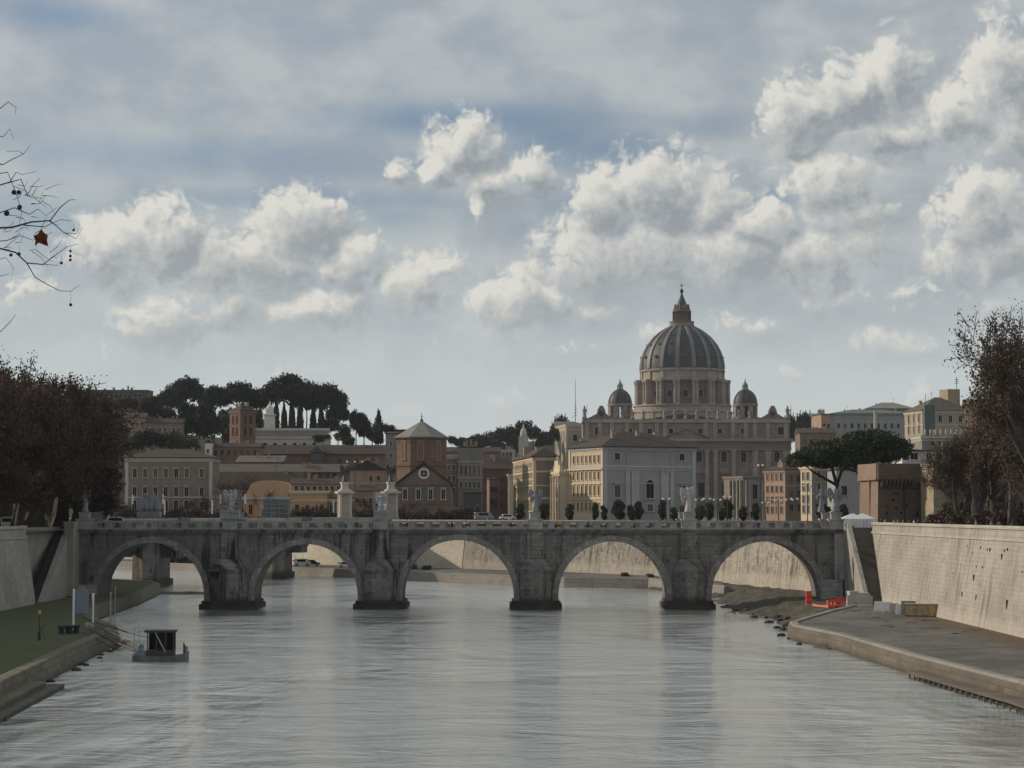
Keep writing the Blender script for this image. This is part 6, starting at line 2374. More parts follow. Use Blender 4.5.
RLOW = [(962, 300, 440), (972, 288, 418), (992, 276, 410), (1012, 262, 400), (1034, 250, 396), (1004, 305, 430), (1024, 295, 420)]
RLV = [plane_tree(s_, 16, 6.5, 9000, 5, 'deadleaf', 'twig', 'bark', .17, .08) for s_ in (231, 232)]
for i, (px, Y, yt) in enumerate(RLOW):
    h_ = Z(yt, Y) - GZ
    place_plane(RLV[i % 2], ordl(i, len(RLOW), 'low brown twiggy trees under the right plane trees') if False else ('leftmost low brown twiggy tree before the right fortress wall', 'second low brown tree from the left before the fortress wall', 'third low brown tree from the left before the fortress wall', 'low brown tree under the trunk of the tall right plane tree', 'low brown tree cut by the right picture edge', 'low brown tree set back behind the third low one', 'low brown tree set back at the right picture edge')[i], (X(px, Y), Y, GZ - .6), i * 1.9, (.62, .62, h_ / 16), 'low twiggy trees on the right embankment')
for i, (px, Y, yt, v, ws) in enumerate(((905, 300, 462, 0, .55), (958, 290, 430, 1, .50), (984, 280, 398, 0, .62), (1010, 262, 316, 1, .62), (1040, 235, 306, 0, .9), (1000, 330, 412, 1, .75), (1034, 315, 404, 0, .9))):
    h_ = Z(yt, Y) - GZ
    if i in (0, 1, 2):
        lab = ('small half-bare plane tree before the bastion corner', 'half-bare brown plane tree left of the tall right one', 'brown-leaved plane tree between the half-bare one and the tall one')[i]
    else:
        lab = {3: 'tall plane tree with brown leaves at the right picture edge', 4: 'nearest plane tree cut by the right edge of the picture', 5: 'plane tree behind the tall right one before the fortress', 6: 'rearmost plane tree at the far right before the fortress'}[i]
    if px < 930:
        continue
    place_plane(RPV[v], lab, (X(px, Y), Y, GZ), i * 1.7, (ws, ws, h_ / 24), 'plane trees on the right embankment')
# bare trees on the middle ground left (street trees behind the bridge)
SV = [plane_tree(s_, 10, 4.2, 250, 4, 'deadleaf', 'twig', 'bark', .22) for s_ in (301, 302)]
sm = [(100, 612, 492), (190, 612, 497), (206, 612, 494), (232, 612, 476), (246, 610, 470), (262, 595, 488), (303, 612, 496), (315, 612, 490), (330, 612, 486), (366, 612, 496), (374, 612, 494), (408, 560, 500), (424, 560, 504)]
for i, (px, Y, yt) in enumerate(sm):
    h_ = Z(yt, Y) - GZ
    place_plane(SV[i % 2], ordl(i, len(sm), 'small bare street trees behind the bridge'), (X(px, Y), Y + (i % 3) * 3, GZ), i * 1.1, (h_ / 12, h_ / 12, h_ / 10), 'bare street trees behind the bridge')
# dark winter scrub along the far bank top, behind the parapet
TB = [cards_mesh('crown', blob_points([(random.Random(s_ + k).uniform(-.3, .3), random.Random(s_ * 3 + k).uniform(-.3, .3), .35 + .12 * (k % 3), .26, .26, .26) for k in range(7)], 2600, s_, .8), .045, M['twig'], s_, 2.2) for s_ in (61, 62)]
hb_l = [126, 143, 160, 176, 192, 207, 222, 237, 300, 318, 333, 360, 371, 399, 413, 428, 442, 458, 472]
for i, px in enumerate(hb_l):
    Y = 618 if px < 190 else (592 if px < 300 else 575)
    w_ = 22 / F * Y * (1 + .3 * math.sin(i * 2.3))
    make_tree('bare_shrub', ordl(i, len(hb_l), 'brown bare shrubs behind the bridge parapet'), 'shrub', (X(px, Y), Y, GZ - 1), RT[i % 2], None, TB[i % 2], 'bare shrubs behind the bridge', i * 1.3, (w_, w_, (Z(503 + (i * 7) % 9, Y) - GZ) + 1.5))
rs_l = [944, 956, 968, 979, 990, 1001, 1012, 1023]
for i, px in enumerate(rs_l):
    Y = min(300, 63 * F / (px - 512)) + (i % 2) * 6
    make_tree('bare_shrub', ordl(i, len(rs_l), 'brown shrubs at the foot of the right trees'), 'shrub', (X(px, Y), Y + 4, GZ - 1), RT[i % 2], None, TB[i % 2], 'brown shrubs under the right trees', i * 1.7, (4.2, 4.2, 4.4 + (i * 3) % 4 * .5))
# shrubs on the far quay and scrub seen through the arches
for i, (x_, y_, s_) in enumerate(((-84, 548, 3.0), (-88, 556, 4.0), (-93, 560, 4.5), (-98, 568, 5.0), (-78, 545, 2.0), (-20, 490, 2.2), (-24, 496, 2.5), (24, 440, 1.8), (29, 435, 1.5), (-30, 500, 1.8))):
    make_tree('scrub_bush', ordl(i, 10, 'scrubby bushes along the far quay') if False else 'scrubby bush on the far quay seen through the arches', 'bush', (x_, y_, 1.8 - .42 * s_), RT[0], None, RB[i % 2], 'scrub bushes on the far quay', i, (s_ * 1.5, s_ * 1.5, s_))

# ================================================================== NEAR BRANCH top left
root = thing('plane_branch_tree', 'near bare plane tree whose twigs with seed balls reach in at top left', 'tree', (-13.5, 26, 1.7))
YB = 25.0


def nb(px, py, dy=0):
    return Vector((X(px, YB) + 13.5, YB - 26 + dy, Z(py, YB) - 1.7))


b1 = MB()
b1.tube([(0, 0, 0), (.2, 0, 6), (0, 0, 12), (.4, 0, 17), (.1, 0, 22)], [.5, .42, .36, .28, .15], 10)
b1.tube([(0.1, 0, 13), (3.0, -.4, 15.2), (5.2, -.8, 15.9), nb(-60, 225)], [.2, .13, .09, .03], 8)
b1.tube([(0.2, 0, 14.5), (3.2, -.4, 16.8), (5.2, -.8, 17.2), nb(-60, 120)], [.16, .10, .06, .02], 8)
b1.tube([(0.1, 0, 11.5), (3.2, -.4, 13.6), (5.4, -.8, 14.2), nb(-60, 310)], [.16, .10, .06, .02], 8)
b1.build('trunk', M['bark_dark'], root)
b1 = MB()
rr = random.Random(12)


def twig(pts, r0=.012, r1=.005, dy=0.0, start=None):
    P_ = [nb(p[0], p[1], dy + .06 * math.sin(k * 2.1)) for k, p in enumerate(pts)]
    n_ = len(P_)
    b1.tube(P_, [.72 * (r0 + (r1 - r0) * k / (n_ - 1)) for k in range(n_)], 5)
    return P_


twig([(-60, 225), (-20, 228), (10, 228), (28, 222), (46, 220), (58, 208), (66, 200), (71, 199)], .022, .004)
twig([(20, 225), (40, 226), (58, 220), (71, 221)], .010, .003, .02)
twig([(46, 220), (60, 232), (74, 234), (76, 228)], .009, .003, .03)
twig([(60, 232), (72, 238), (80, 228)], .007, .003, .03)
twig([(-60, 255), (-10, 246), (12, 252), (22, 262), (38, 263), (50, 256), (62, 246), (74, 242)], .018, .003, .1)
twig([(22, 262), (30, 276), (44, 284), (56, 290), (66, 290), (76, 285)], .010, .003, .1)
twig([(-60, 200), (-20, 190), (6, 184), (18, 180), (24, 196), (34, 200), (44, 208)], .016, .003, -.05)
twig([(6, 184), (12, 172), (20, 176), (34, 172)], .008, .003, -.05)
twig([(-40, 150), (-6, 162), (6, 158), (16, 152), (22, 142)], .012, .003, .15)
twig([(-30, 140), (-4, 134), (4, 128), (7, 138)], .008, .003, .1)
twig([(-30, 118), (-8, 106), (2, 101), (9, 106), (7, 112)], .010, .003, .1)
twig([(-60, 310), (-20, 325), (0, 332), (8, 322), (13, 314)], .014, .003, 0)
twig([(-30, 280), (-5, 276), (8, 274)], .010, .003, 0)
twig([(-40, 215), (-10, 210), (8, 206), (22, 212), (30, 206), (40, 214), (50, 205)], .012, .003, .2)
twig([(-30, 175), (0, 170), (10, 190), (16, 210), (12, 226)], .010, .003, .12)
twig([(-30, 240), (-2, 238), (14, 234), (26, 238), (44, 230)], .010, .003, .2)
twig([(24, 196), (30, 184), (38, 180), (34, 176)], .006, .003, -.05)
twig([(16, 152), (10, 148), (0, 150)], .006, .003, .15)
twig([(38, 263), (52, 264), (58, 258)], .006, .002, .1)
twig([(-20, 262), (0, 256), (10, 268), (6, 280)], .007, .002, .1)
for k in range(34):
    px = rr.uniform(-8, 46)
    py = rr.uniform(176, 256)
    a = rr.uniform(-1.2, 1.2)
    L = rr.uniform(8, 20)
    twig([(px, py), (px + L * .5, py + math.sin(a) * L * .4 + rr.uniform(-3, 3)), (px + L, py + math.sin(a) * L + rr.uniform(-4, 4))], .006, .002, rr.uniform(-.1, .2))
twig([(66, 290), (66.5, 297), (67, 303)], .003, .002, .1)
for (x1_, y1_, x2_, y2_) in ((66, 246, 66, 258), (57, 254, 57, 261), (69, 222, 69, 228), (14, 244, 14, 252)):
    twig([(x1_, y1_), (x2_, y2_)], .0025, .002, .1)
b1.build('twigs', M['bark_dark'], root)
sb = MB()
for (px, py, r_) in ((67, 304, 1.7), (66, 250, 1.4), (66, 255, 1.5), (66, 259, 1.5), (57, 262, 1.6), (69, 229, 1.5), (14, 253, 2.0), (6, 254, 1.8), (1, 212, 3.0), (14, 206, 2.6), (8, 191, 2.6), (13, 191, 2.4)):
    sb.ball(nb(px, py, .1), r_ / F * YB, 8, 6)
sb.build('seed_balls', M['bark_dark'], root)
# the one dry leaf
lf = MB()
pts = [(38, 229), (41, 233), (45.5, 236), (44.5, 240), (44.8, 246), (40, 244.5), (36, 243), (31.5, 246), (32, 240), (31, 236), (34.5, 234)]
P_ = [nb(a, b_, 0) for a, b_ in pts]
c_ = nb(38, 239, .05)
vs = [tuple(c_)] + [tuple(p + Vector((0, .04 * math.sin(i * 1.9), 0))) for i, p in enumerate(P_)]
lf.add(vs, [(0, 1 + i, 1 + (i + 1) % len(P_)) for i in range(len(P_))])
lf.tube([nb(38, 229), nb(40, 224), nb(42, 221)], .004, 4)
o = lf.build('dry_leaf', M['rust'], root)

# ================================================================== SMALL THINGS


def person_mesh(name, top, bottom, stride=.12, arm=.1):
    """continuous standing figure grown with a skin modifier"""
    me = D.meshes.new(name)
    J = [(0, 0, .95), (0, 0, 1.18), (0, 0, 1.40), (0, 0, 1.50), (0, -.02, 1.62), (0, -.01, 1.74),
         (.19, 0, 1.40), (.25, .03, 1.12), (.24, -.08 - arm, .90), (-.19, 0, 1.40), (-.25, .0, 1.12), (-.24, -.06 + arm, .88),
         (.10, 0, .90), (.11, -stride, .50), (.12, -stride * .8, .08), (.12, -stride - .15, .03), (-.10, 0, .90), (-.11, stride * .6, .50), (-.12, stride, .08), (-.12, stride - .16, .03)]
    E = [(0, 1), (1, 2), (2, 3), (3, 4), (4, 5), (2, 6), (6, 7), (7, 8), (2, 9), (9, 10), (10, 11), (0, 12), (12, 13), (13, 14), (14, 15), (0, 16), (16, 17), (17, 18), (18, 19)]
    rad = [.15, .14, .15, .065, .095, .075, .075, .055, .04, .075, .055, .04, .10, .07, .05, .045, .10, .07, .05, .045]
    me.from_pydata(J, E, [])
    ob = D.objects.new(name, me)
    COL.objects.link(ob)
    md = ob.modifiers.new('s', 'SKIN')
    sk = me.skin_vertices[0].data
    for i, r_ in enumerate(rad):
        sk[i].radius = (r_, r_ * .8)
    sk[0].use_root = True
    sb_ = ob.modifiers.new('d', 'SUBSURF')
    sb_.levels = sb_.render_levels = 1
    dg = bpy.context.evaluated_depsgraph_get()
    m2 = D.meshes.new_from_object(ob.evaluated_get(dg))
    D.objects.remove(ob)
    m2.name = name
    m2.materials.clear()
    for mm_ in (M['skin'], top, bottom, M['cloth_black']):
        m2.materials.append(mm_)
    for p in m2.polygons:
        z = p.center.z
        x = abs(p.center.x)
        if z > 1.66 or (z > 1.56 and p.center.y > .02):
            mi = 3
        elif z > 1.46 or (x > .2 and z < .93 and z > .8):
            mi = 0
        elif z > .88:
            mi = 1
        elif z > .12:
            mi = 2
        else:
            mi = 3
        p.material_index = mi
    return m2


PM = [person_mesh('person', M['cloth_' + a], M['cloth_' + b_], s_, ar) for a, b_, s_, ar in (('black', 'navy', .05, .02), ('maroon', 'black', .16, .12), ('khaki', 'navy', .12, .08), ('navy', 'black', .03, .02), ('paleblue', 'khaki', .14, .1))]
CLO = ['black jacket', 'dark red jacket', 'khaki jacket', 'navy coat', 'pale blue jacket']


def put_person(px, Y, z, v, where, rz, group=None):
    o_ = link('person', PM[v], None, (X(px, Y), Y, z), rz, (1, 1, 1))
    tag(o_, 'person in %s %s' % (CLO[v], where), 'person', group)


bp = [88, 104, 118, 121, 170, 181, 193, 214, 222, 252, 262, 299, 312, 330, 357, 366, 374, 407, 412, 444, 452, 470, 486, 489, 506, 511, 525, 548, 556, 562, 583, 588, 600, 606, 612, 628, 634, 650, 657, 678, 705, 722, 741, 753, 758, 778, 795, 806, 812]
cnt = {}
for i, px in enumerate(bp):
    v = (i * 3 + i // 4) % 5
    cnt[v] = cnt.get(v, 0) + 1
tot = dict(cnt)
seen = {}
for i, px in enumerate(bp):
    v = (i * 3 + i // 4) % 5
    seen[v] = seen.get(v, 0)
    k = seen[v]
    lab = ('on the bridge, ' + ('leftmost' if k == 0 else 'rightmost' if k == tot[v] - 1 else ORD[k] + ' from left') + ' of those so dressed')
    put_person(px, BY + 2.2 + (i * 1.7) % 4.5, 12.55, v, lab, (i * 1.3) % 6.28, 'people walking on the bridge')
    seen[v] += 1
rp = [880, 884, 893, 897, 902, 908, 913, 917, 924, 929, 934, 938, 946, 953, 957, 968, 975, 990, 998]
tot = {}
for i, px in enumerate(rp):
    tot[(i * 2 + i // 3) % 5] = tot.get((i * 2 + i // 3) % 5, 0) + 1
seen = {}
for i, px in enumerate(rp):
    v = (i * 2 + i // 3) % 5
    k = seen.get(v, 0)
    seen[v] = k + 1
    Y = max(297, 58.7 / ((px - 512) / F) + 1.5)
    Y = min(Y, 62.5 * F / (px - 512)) if px < 960 else 59.9 * F / (px - 512)
    put_person(px, Y, GZ + .14, v, 'on the right embankment, ' + ('leftmost' if k == 0 else 'rightmost' if k == tot[v] - 1 else ORD[k] + ' from left') + ' of those so dressed', (i * 1.9) % 6.28, 'people on the right embankment')
# white canopies at the right bridge end
for i, (px, w_, lb) in enumerate(((852, 4.4, 'white market canopy right of the angel statues at the bridge end'), (862, 4.0, 'second white canopy nearer the fortress bastion'))):
    Y = 352 + i * 8
    root = thing('canopy', lb, 'canopy', (X(px, Y), Y, GZ - .3))
    b1 = MB()
    b1.frust(-w_ / 2, w_ / 2, -1.6, 1.6, 2.1, -.1, .1, -.1, .1, 3.0)
    b1.box(-w_ / 2, w_ / 2, -1.6, 1.6, 1.85, 2.1)
    b1.build('cover', M['white_paint'], root)
    b1 = MB()
    b1.box(-w_ / 2 + .2, w_ / 2 - .8, -1.58, -1.5, .3, 1.9)
    b1.build('side_sheet', M['white_paint'], root)
    for sx in (-1, 1):
        for sy in (-1, 1):
            b1 = MB()
            b1.tube([(sx * (w_ / 2 - .1), sy * 1.5, 0), (sx * (w_ / 2 - .1), sy * 1.5, 1.86)], .04, 6)
            b1.build('leg', M['grey_paint'], root)


def make_van(name, label, cat, loc, rz, L, W, H_, bodymat, group=None, box=False):
    root = thing(name, label, cat, loc, rz, group)
    b1 = MB()
    if box:
        prof_ = [(-L / 2, .35), (L / 2, .35), (L / 2, .9), (L / 2 - .25, 1.15), (L / 2 - .75, H_ * .92), (L / 2 - 1.1, H_), (-L / 2 + .1, H_), (-L / 2, H_ * .9)]
    else:
        prof_ = [(-L / 2, .35), (L / 2, .35), (L / 2, .75), (L / 2 - .9, .92), (L / 2 - 1.5, H_ * .97), (L / 2 - 1.9, H_), (-L / 2 + .9, H_), (-L / 2 + .2, .95), (-L / 2, .85)]
    b1.vprism(prof_, -W / 2, W / 2)
    b1.build('body', bodymat, root)
    b1 = MB()
    for sy in (-1, 1):
        y0 = sy * (W / 2 + .012)
        b1.box(-L * .30, L * .18, min(y0, y0 - sy * .05), max(y0, y0 - sy * .05), H_ * .6, H_ * .9)
    b1.box(-L / 2 + .12 if not box else -L / 2 - .02, -L / 2 + .6 if not box else -L / 2 + .1, -W * .4, W * .4, H_ * .62, H_ * .86)
    b1.build('windows', M['glass'], root)
    for sx in (-1, 1):
        for sy in (-1, 1):
            b1 = MB()
            b1.M = Matrix.Translation((sx * L * .31, sy * (W / 2 - .1), .33)) @ Matrix.Rotation(PI / 2, 4, 'X')
            b1.lathe([(.33, -.11), (.33, .11)], 14)
            wh = b1.build('wheel', M['tyre'], root)
            b2 = MB()
            b2.M = b1.M
            b2.lathe([(.19, -.115), (.19, .115)], 10)
            b2.build('rim', M['grey_paint'], wh)
    for sy in (-1, 1):
        b1 = MB()
        b1.box(L / 2 - .02, L / 2 + .03, sy * W * .36 - .14, sy * W * .36 + .14, .62, .82)
        b1.build('headlight', M['globe'], root)
        b1 = MB()
        b1.box(-L / 2 - .03, -L / 2 + .02, sy * W * .40 - .08, sy * W * .40 + .08, .6, .85)
        b1.build('tail_light', M['red_plastic'], root)
    return root


make_van('parked_van', 'white van parked on the far quay under the second arch', 'van', (X(302.5, 522), 522, 1.92), 0.25, 4.4, 1.8, 1.9, M['white_paint'], box=True)
make_van('parked_car', 'dark car parked behind the white van on the far quay', 'car', (X(312, 525), 526, 1.92), 0.2, 4.2, 1.75, 1.5, M['iron'])
make_van('parked_car', 'white car parked right of the van on the far quay', 'car', (X(347, 508), 508, 1.92), 0.1, 4.2, 1.75, 1.5, M['white_paint'])
for px, Y, lb, bm, bx in ((12, 352, 'white van under the bare trees at the far left', 'white_paint', True), (37, 360, 'white car on the left embankment road, nearest the picture edge of two', 'white_paint', False), (55, 368, 'pale grey car on the left embankment road near the stair', 'globe', False), (110, 352, 'white car beyond the left bridge end', 'white_paint', False), (118, 362, 'white van beyond the left bridge end behind a car', 'white_paint', True)):
    make_van('parked_van' if bx else 'parked_car', lb, 'van' if bx else 'car', (X(px, Y), Y, GZ + .02), 1.3 if Y < 340 else .2, 4.9 if bx else 4.2, 1.9, 2.1 if bx else 1.5, M[bm])
make_van('parked_car', 'pale car behind the parapet before the sunlit palace', 'car', (X(508, 520), 520, GZ + .9), .1, 4.3, 1.8, 1.5, M['white_paint'])
make_van('parked_van', 'grey van behind the parapet left of the red house', 'van', (X(484, 530), 530, GZ + .9), .2, 4.9, 1.9, 2.0, M['grey_paint'], box=True)


# lamps
def lamp(label, px, Y, ytop, arms=3, z=GZ, spreadp=.9, group=None):
    x = X(px, Y)
    h_ = Z(ytop, Y) - z
    root = thing('street_lamp', label, 'street lamp', (x, Y, z), 0, group)
    b1 = MB()
    b1.lathe([(.3, 0), (.22, .5), (.12, .8), (.09, h_ - .6), (.12, h_ - .5), (.05, h_ - .1)], 8)
    b1.build('pole', M['iron'], root)
    xs_ = [0] if arms == 1 else [(-1 + 2 * k / (arms - 1)) * spreadp for k in range(arms)]
    b2 = MB()
    for dx in xs_:
        if abs(dx) > .01:
            b2.tube([(0, 0, h_ - 1.2), (dx * .6, 0, h_ - 1.3), (dx, 0, h_ - .55)], .05, 5)
    if b2.v:
        b2.build('arms', M['iron'], root)
    for dx in xs_:
        b1 = MB()
        b1.ball((dx, 0, h_ - .2), .25, 10, 8)
        b1.build('globe', M['globe'], root)
    return root


lamp('three-globe iron lamp rising behind the tall stone pillars', 355, 548, 461, 3, spreadp=2.0)
lamp('lamp with large paired white globes before the portal building', 760.5, 430, 464.5, 2, spreadp=.45)
rowl = [(666, 498), (699, 499), (707, 498), (717, 499), (727, 496), (765, 502), (778, 500), (789, 499), (794, 498), (807, 485)]
for i, (px, yt) in enumerate(rowl):
    lamp(ordl(i, len(rowl), 'globe lamps in the row behind the right parapet'), px, 450 + (i % 3) * 6, yt, 2, spreadp=.7, group='globe lamps behind the parapet')
ban = [(133.5, 495, 504), (161, 494, 504), (165.5, 500, 515), (140.5, 505, 513), (213, 500, 514), (218.5, 494, 504), (246, 494, 504), (286, 500, 515), (334, 500, 514)]
for i, (px, a, b_) in enumerate(ban):
    Y = 612 if px < 200 else 585
    root = thing('banner_pole', ordl(i, len(ban), 'thin poles carrying narrow white banners on the left'), 'banner pole', (X(px, Y), Y + i % 2 * 5, GZ), 0, 'white banner poles')
    b1 = MB()
    b1.tube([(0, 0, 0), (0, 0, Z(a, Y) - GZ + .5)], [.09, .06], 6)
    b1.build('pole', M['iron'], root)
    b1 = MB()
    b1.box(-.28, .16, -.14, -.10, Z(b_, Y) - GZ, Z(a, Y) - GZ)
    b1.build('banner', M['white_paint'], root)

# quay things right -------------------------------------------------


def barrier(label, px, Y, L, H_, mat, rz=0, name='concrete_barrier', z=QZ, cat='barrier', group=None):
    root = D.objects.new('x', None)
    b1 = MB()
    b1.vprism([(-.32, 0), (.32, 0), (.30, .18), (.14, .38), (.10, H_), (-.10, H_), (-.14, .38), (-.30, .18)], -L / 2, L / 2)
    D.objects.remove(root)
    o_ = b1.build(name, mat, None, (X(px, Y), Y, z + .004), rz + PI / 2)
    tag(o_, label, cat, group)
    return o_


barrier('large weathered grey concrete block at the foot of the right stair', 853.5, 304, 2.4, 1.7, M['grey_block'], .1)
barrier('grey concrete block beside the large one at the wall foot', 863.5, 303, 2.2, 1.6, M['grey_block'], -.1)
b1 = MB()
b1.frust(-1.7, 1.7, -.8, .8, 0, -1.5, 1.5, -.65, .65, 1.9)
b1.box(-1.6, -.2, -.75, .7, 1.9, 2.15)
o = b1.build('concrete_block', M['grey_block'], None, (X(857, 307), 307, QZ + .004), .15)
tag(o, 'tall pale concrete block pile behind the grey barriers', 'concrete block')
for i, (px, Y) in enumerate(((877.5, 290.5), (885, 288), (892.5, 284), (899, 281))):
    b1 = MB()
    b1.frust(-.72, .72, -.28, .28, 0, -.62, .62, -.14, .14, 1.35)
    b1.box(-.45, .45, -.285, -.2, .12, .32)
    o = b1.build('white_barrier', M['white_paint'] if i != 2 else M['grey_block'], None, (X(px, Y), Y, QZ + .004), -.15)
    tag(o, ordl(i, 4, 'four upright white barrier blocks on the quay'), 'barrier', 'white barrier blocks')
root = thing('board_crate', 'long tan board crate with a yellow end strip against the right wall', 'crate', (X(920, 276), 276, QZ + .004), -.28)
b1 = MB()
b1.box(-2.2, 2.0, -.9, .9, .15, 1.55)
b1.box(-2.3, 2.1, -1.0, 1.0, 1.55, 1.66)
b1.build('crate_body', M['straw'], root)
b1 = MB()
b1.box(1.15, 1.55, -.93, -.9, .2, 1.5)
b1.build('yellow_strip', M['yellow'], root)
b1 = MB()
for k in range(4):
    b1.box(-2.1 + k * 1.3, -1.95 + k * 1.3, -.95, .95, 0, .15)
b1.build('skids', M['wood'], root)
root = thing('sheeted_stack', 'pale sheeted stack with scribbled panel between barriers and crate', 'stack', (X(907, 279), 279, QZ + .004), -.2)
b1 = MB()
b1.frust(-1.1, 1.1, -.6, .6, 0, -1.0, .9, -.5, .5, 1.9)
b1.build('sheet', M['net_white'], root)
b1 = MB()
b1.tube([(-.7, -.66, .6), (-.4, -.64, 1.2), (-.1, -.66, .7), (.2, -.63, 1.3), (.35, -.65, .6)], .05, 4)
b1.tube([(.4, -.64, .5), (.7, -.62, 1.1), (.8, -.64, .6)], .05, 4)
b1.build('scribble', M['cloth_navy'], root)


def plastic_barrier(label, px, Y, z, rz, stack=1, L=2.0, H_=1.0, mat='red_plastic'):
    root = thing('plastic_barrier', label, 'barrier', (X(px, Y), Y, z), rz, 'red plastic barriers')
    for s_ in range(stack):
        zz = s_ * (H_ + .02)
        b1 = MB()
        b1.frust(-L / 2, L / 2, -.28, .28, zz, -L / 2 + .05, L / 2 - .05, -.16, .16, zz + .35)
        for k in range(3):
            xx = -L / 2 + .12 + k * (L - .48) / 2
            b1.box(xx, xx + .26, -.13, .13, zz + .35, zz + H_ - .2)
        b1.box(-L / 2 + .05, L / 2 - .05, -.17, .17, zz + H_ - .2, zz + H_)
        b1.build('barrier_unit', M[mat], root)
    b1 = MB()
    b1.box(-L / 2 + .1, -L / 2 + .5, -.35, .35, -.05, .08)
    b1.box(L / 2 - .5, L / 2 - .1, -.35, .35, -.05, .08)
    b1.build('feet', M['tyre'], root)
    return root


plastic_barrier('stacked red plastic barriers standing on the mud at the last arch', 807.5, 312, 1.45, .2, 3, 1.0, .72)
plastic_barrier('single red plastic barrier on the quay tip', 830.5, 301, QZ, .5, 1, 1.8, 1.05)
plastic_barrier('red plastic barrier pushed behind the quay-tip one', 834.5, 304, QZ, -.3, 1, 1.7, 1.1)
plastic_barrier('low red barrier nearest the right stair foot', 843, 312, QZ + .1, -.1, 1, 2.4, .9)
b1 = MB()
nx = 14
vs = []
for i in range(nx + 1):
    f = i / nx
    x_, y_ = X(811 + 14 * f, 308 - 5 * f), 308 - 5 * f
    for zz in (1.6, 2.0 - .12 * math.sin(PI * f)):
        vs.append((x_, y_ + .05 * math.sin(i * 1.3), zz))
b1.add(vs, [(2 * i, 2 * i + 2, 2 * i + 3, 2 * i + 1) for i in range(nx)])
b1.v += [(x, y + .03, z) for x, y, z in vs]
b1.f += [tuple(len(vs) + q for q in (2 * i + 1, 2 * i + 3, 2 * i + 2, 2 * i)) for i in range(nx)]
b1.mi += [0] * nx
o = b1.build('orange_netting', M['orange_net'])
tag(o, 'sagging orange safety netting between the red barriers', 'netting')
# metal railing ring on quay tip
b1 = MB()
for k in range(9):
    b1.tube([(k * .5, 0, 0), (k * .5, .1 * math.sin(k), 1.05)], .025, 5)
b1.tube([(0, 0, 1.05), (4, 0, 1.05)], .03, 5)
b1.tube([(0, 0, .15), (4, 0, .15)], .03, 5)
o = b1.build('crowd_fence', M['grey_paint'], None, (X(843, 290), 291, QZ), .1)
tag(o, 'grey steel crowd fence lying near the quay tip', 'fence')

# boat -----------------------------------------------------------------
YBt = 217
M['hull_paint'] = plain('dull_hull_paint', (.10, .11, .12), .6, .3)
root = thing('moored_boat', 'small grey boat with black cabin moored at the left bank', 'boat', (X(163, YBt), YBt, 0), .06)
b1 = MB()
st_ = [(-2.9, .55, .75), (-2.0, .95, .62), (-.5, 1.1, .55), (1.2, 1.05, .58), (2.3, .75, .75), (2.9, .12, 1.05)]
vs = []
for (x_, hw, zt_) in st_:
    vs += [(x_, -hw, zt_), (x_, -hw * .75, -.25), (x_, hw * .75, -.25), (x_, hw, zt_), (x_, hw * .85, zt_ - .12), (x_, -hw * .85, zt_ - .12)]
b1.add(vs, [(6 * j + e, 6 * j + (e + 1) % 6, 6 * j + 6 + (e + 1) % 6, 6 * j + 6 + e) for j in range(len(st_) - 1) for e in range(6)] + [(0, 5, 4, 3, 2, 1), (30, 31, 32, 33, 34, 35)])
b1.build('hull', M['hull_paint'], root)
b1 = MB()
b1.box(-1.35, 1.45, -.85, .85, .5, 1.15)
for x_ in (-1.35, -.45, .5, 1.35):
    for y_ in (-.85, .75):
        b1.box(x_, x_ + .10, y_, y_ + .1, 1.15, 3.0)
b1.build('cabin', M['iron'], root)
b1 = MB()
b1.box(-1.25, 1.35, .78, .82, 1.15, 3.0)
b1.build('cabin_pane', M['glass'], root)
b1 = MB()
b1.box(-.35, .5, -.8, -.76, 1.15, 3.0)
b1.build('cabin_pane', M['glass'], root)
b1 = MB()
b1.box(-1.6, 1.6, -1.05, 1.05, 3.0, 3.25)
b1.build('roof', M['iron'], root)
b1 = MB()
b1.tube([(2.4, -.2, .8), (2.4, -.2, 1.9)], .09, 6)
b1.tube([(2.7, .1, .8), (2.7, .1, 1.5)], .07, 6)
b1.tube([(2.45, 0, .8), (2.45, 0, 1.6)], .16, 6)
b1.build('bow_posts', M['iron'], root)
b1 = MB()
b1.tube([(-2.75, 0, .3), (-2.75, 0, 3.6)], .05, 6)
b1.tube([(-2.3, .3, .3), (-2.3, .3, 3.1)], .04, 6)
b1.tube([(-.6, -.9, 3.2), (.6, -1.2, 1.0)], .06, 5)
b1.build('mast', M['grey_paint'], root)
b1 = MB()
N = 14
vs = []
for k in range(N):
    a = 2 * PI * k / N
    for e in range(5):
        p_ = 2 * PI * e / 5
        vs.append(((.30 + .08 * math.cos(p_)) * math.cos(a), .08 * math.sin(p_), (.30 + .08 * math.cos(p_)) * math.sin(a)))
b1.M = Matrix.Translation((-2.0, -.75, 1.5))
b1.add(vs, [(5 * k + e, 5 * ((k + 1) % N) + e, 5 * ((k + 1) % N) + (e + 1) % 5, 5 * k + (e + 1) % 5) for k in range(N) for e in range(5)])
b1.M = Matrix.Identity(4)
b1.box(-2.6, -1.5, -.5, .5, .55, 1.1)
b1.box(-2.4, -1.9, -.3, .3, 1.1, 1.7)
b1.build('life_ring_and_gear', M['panel_blue'], root)
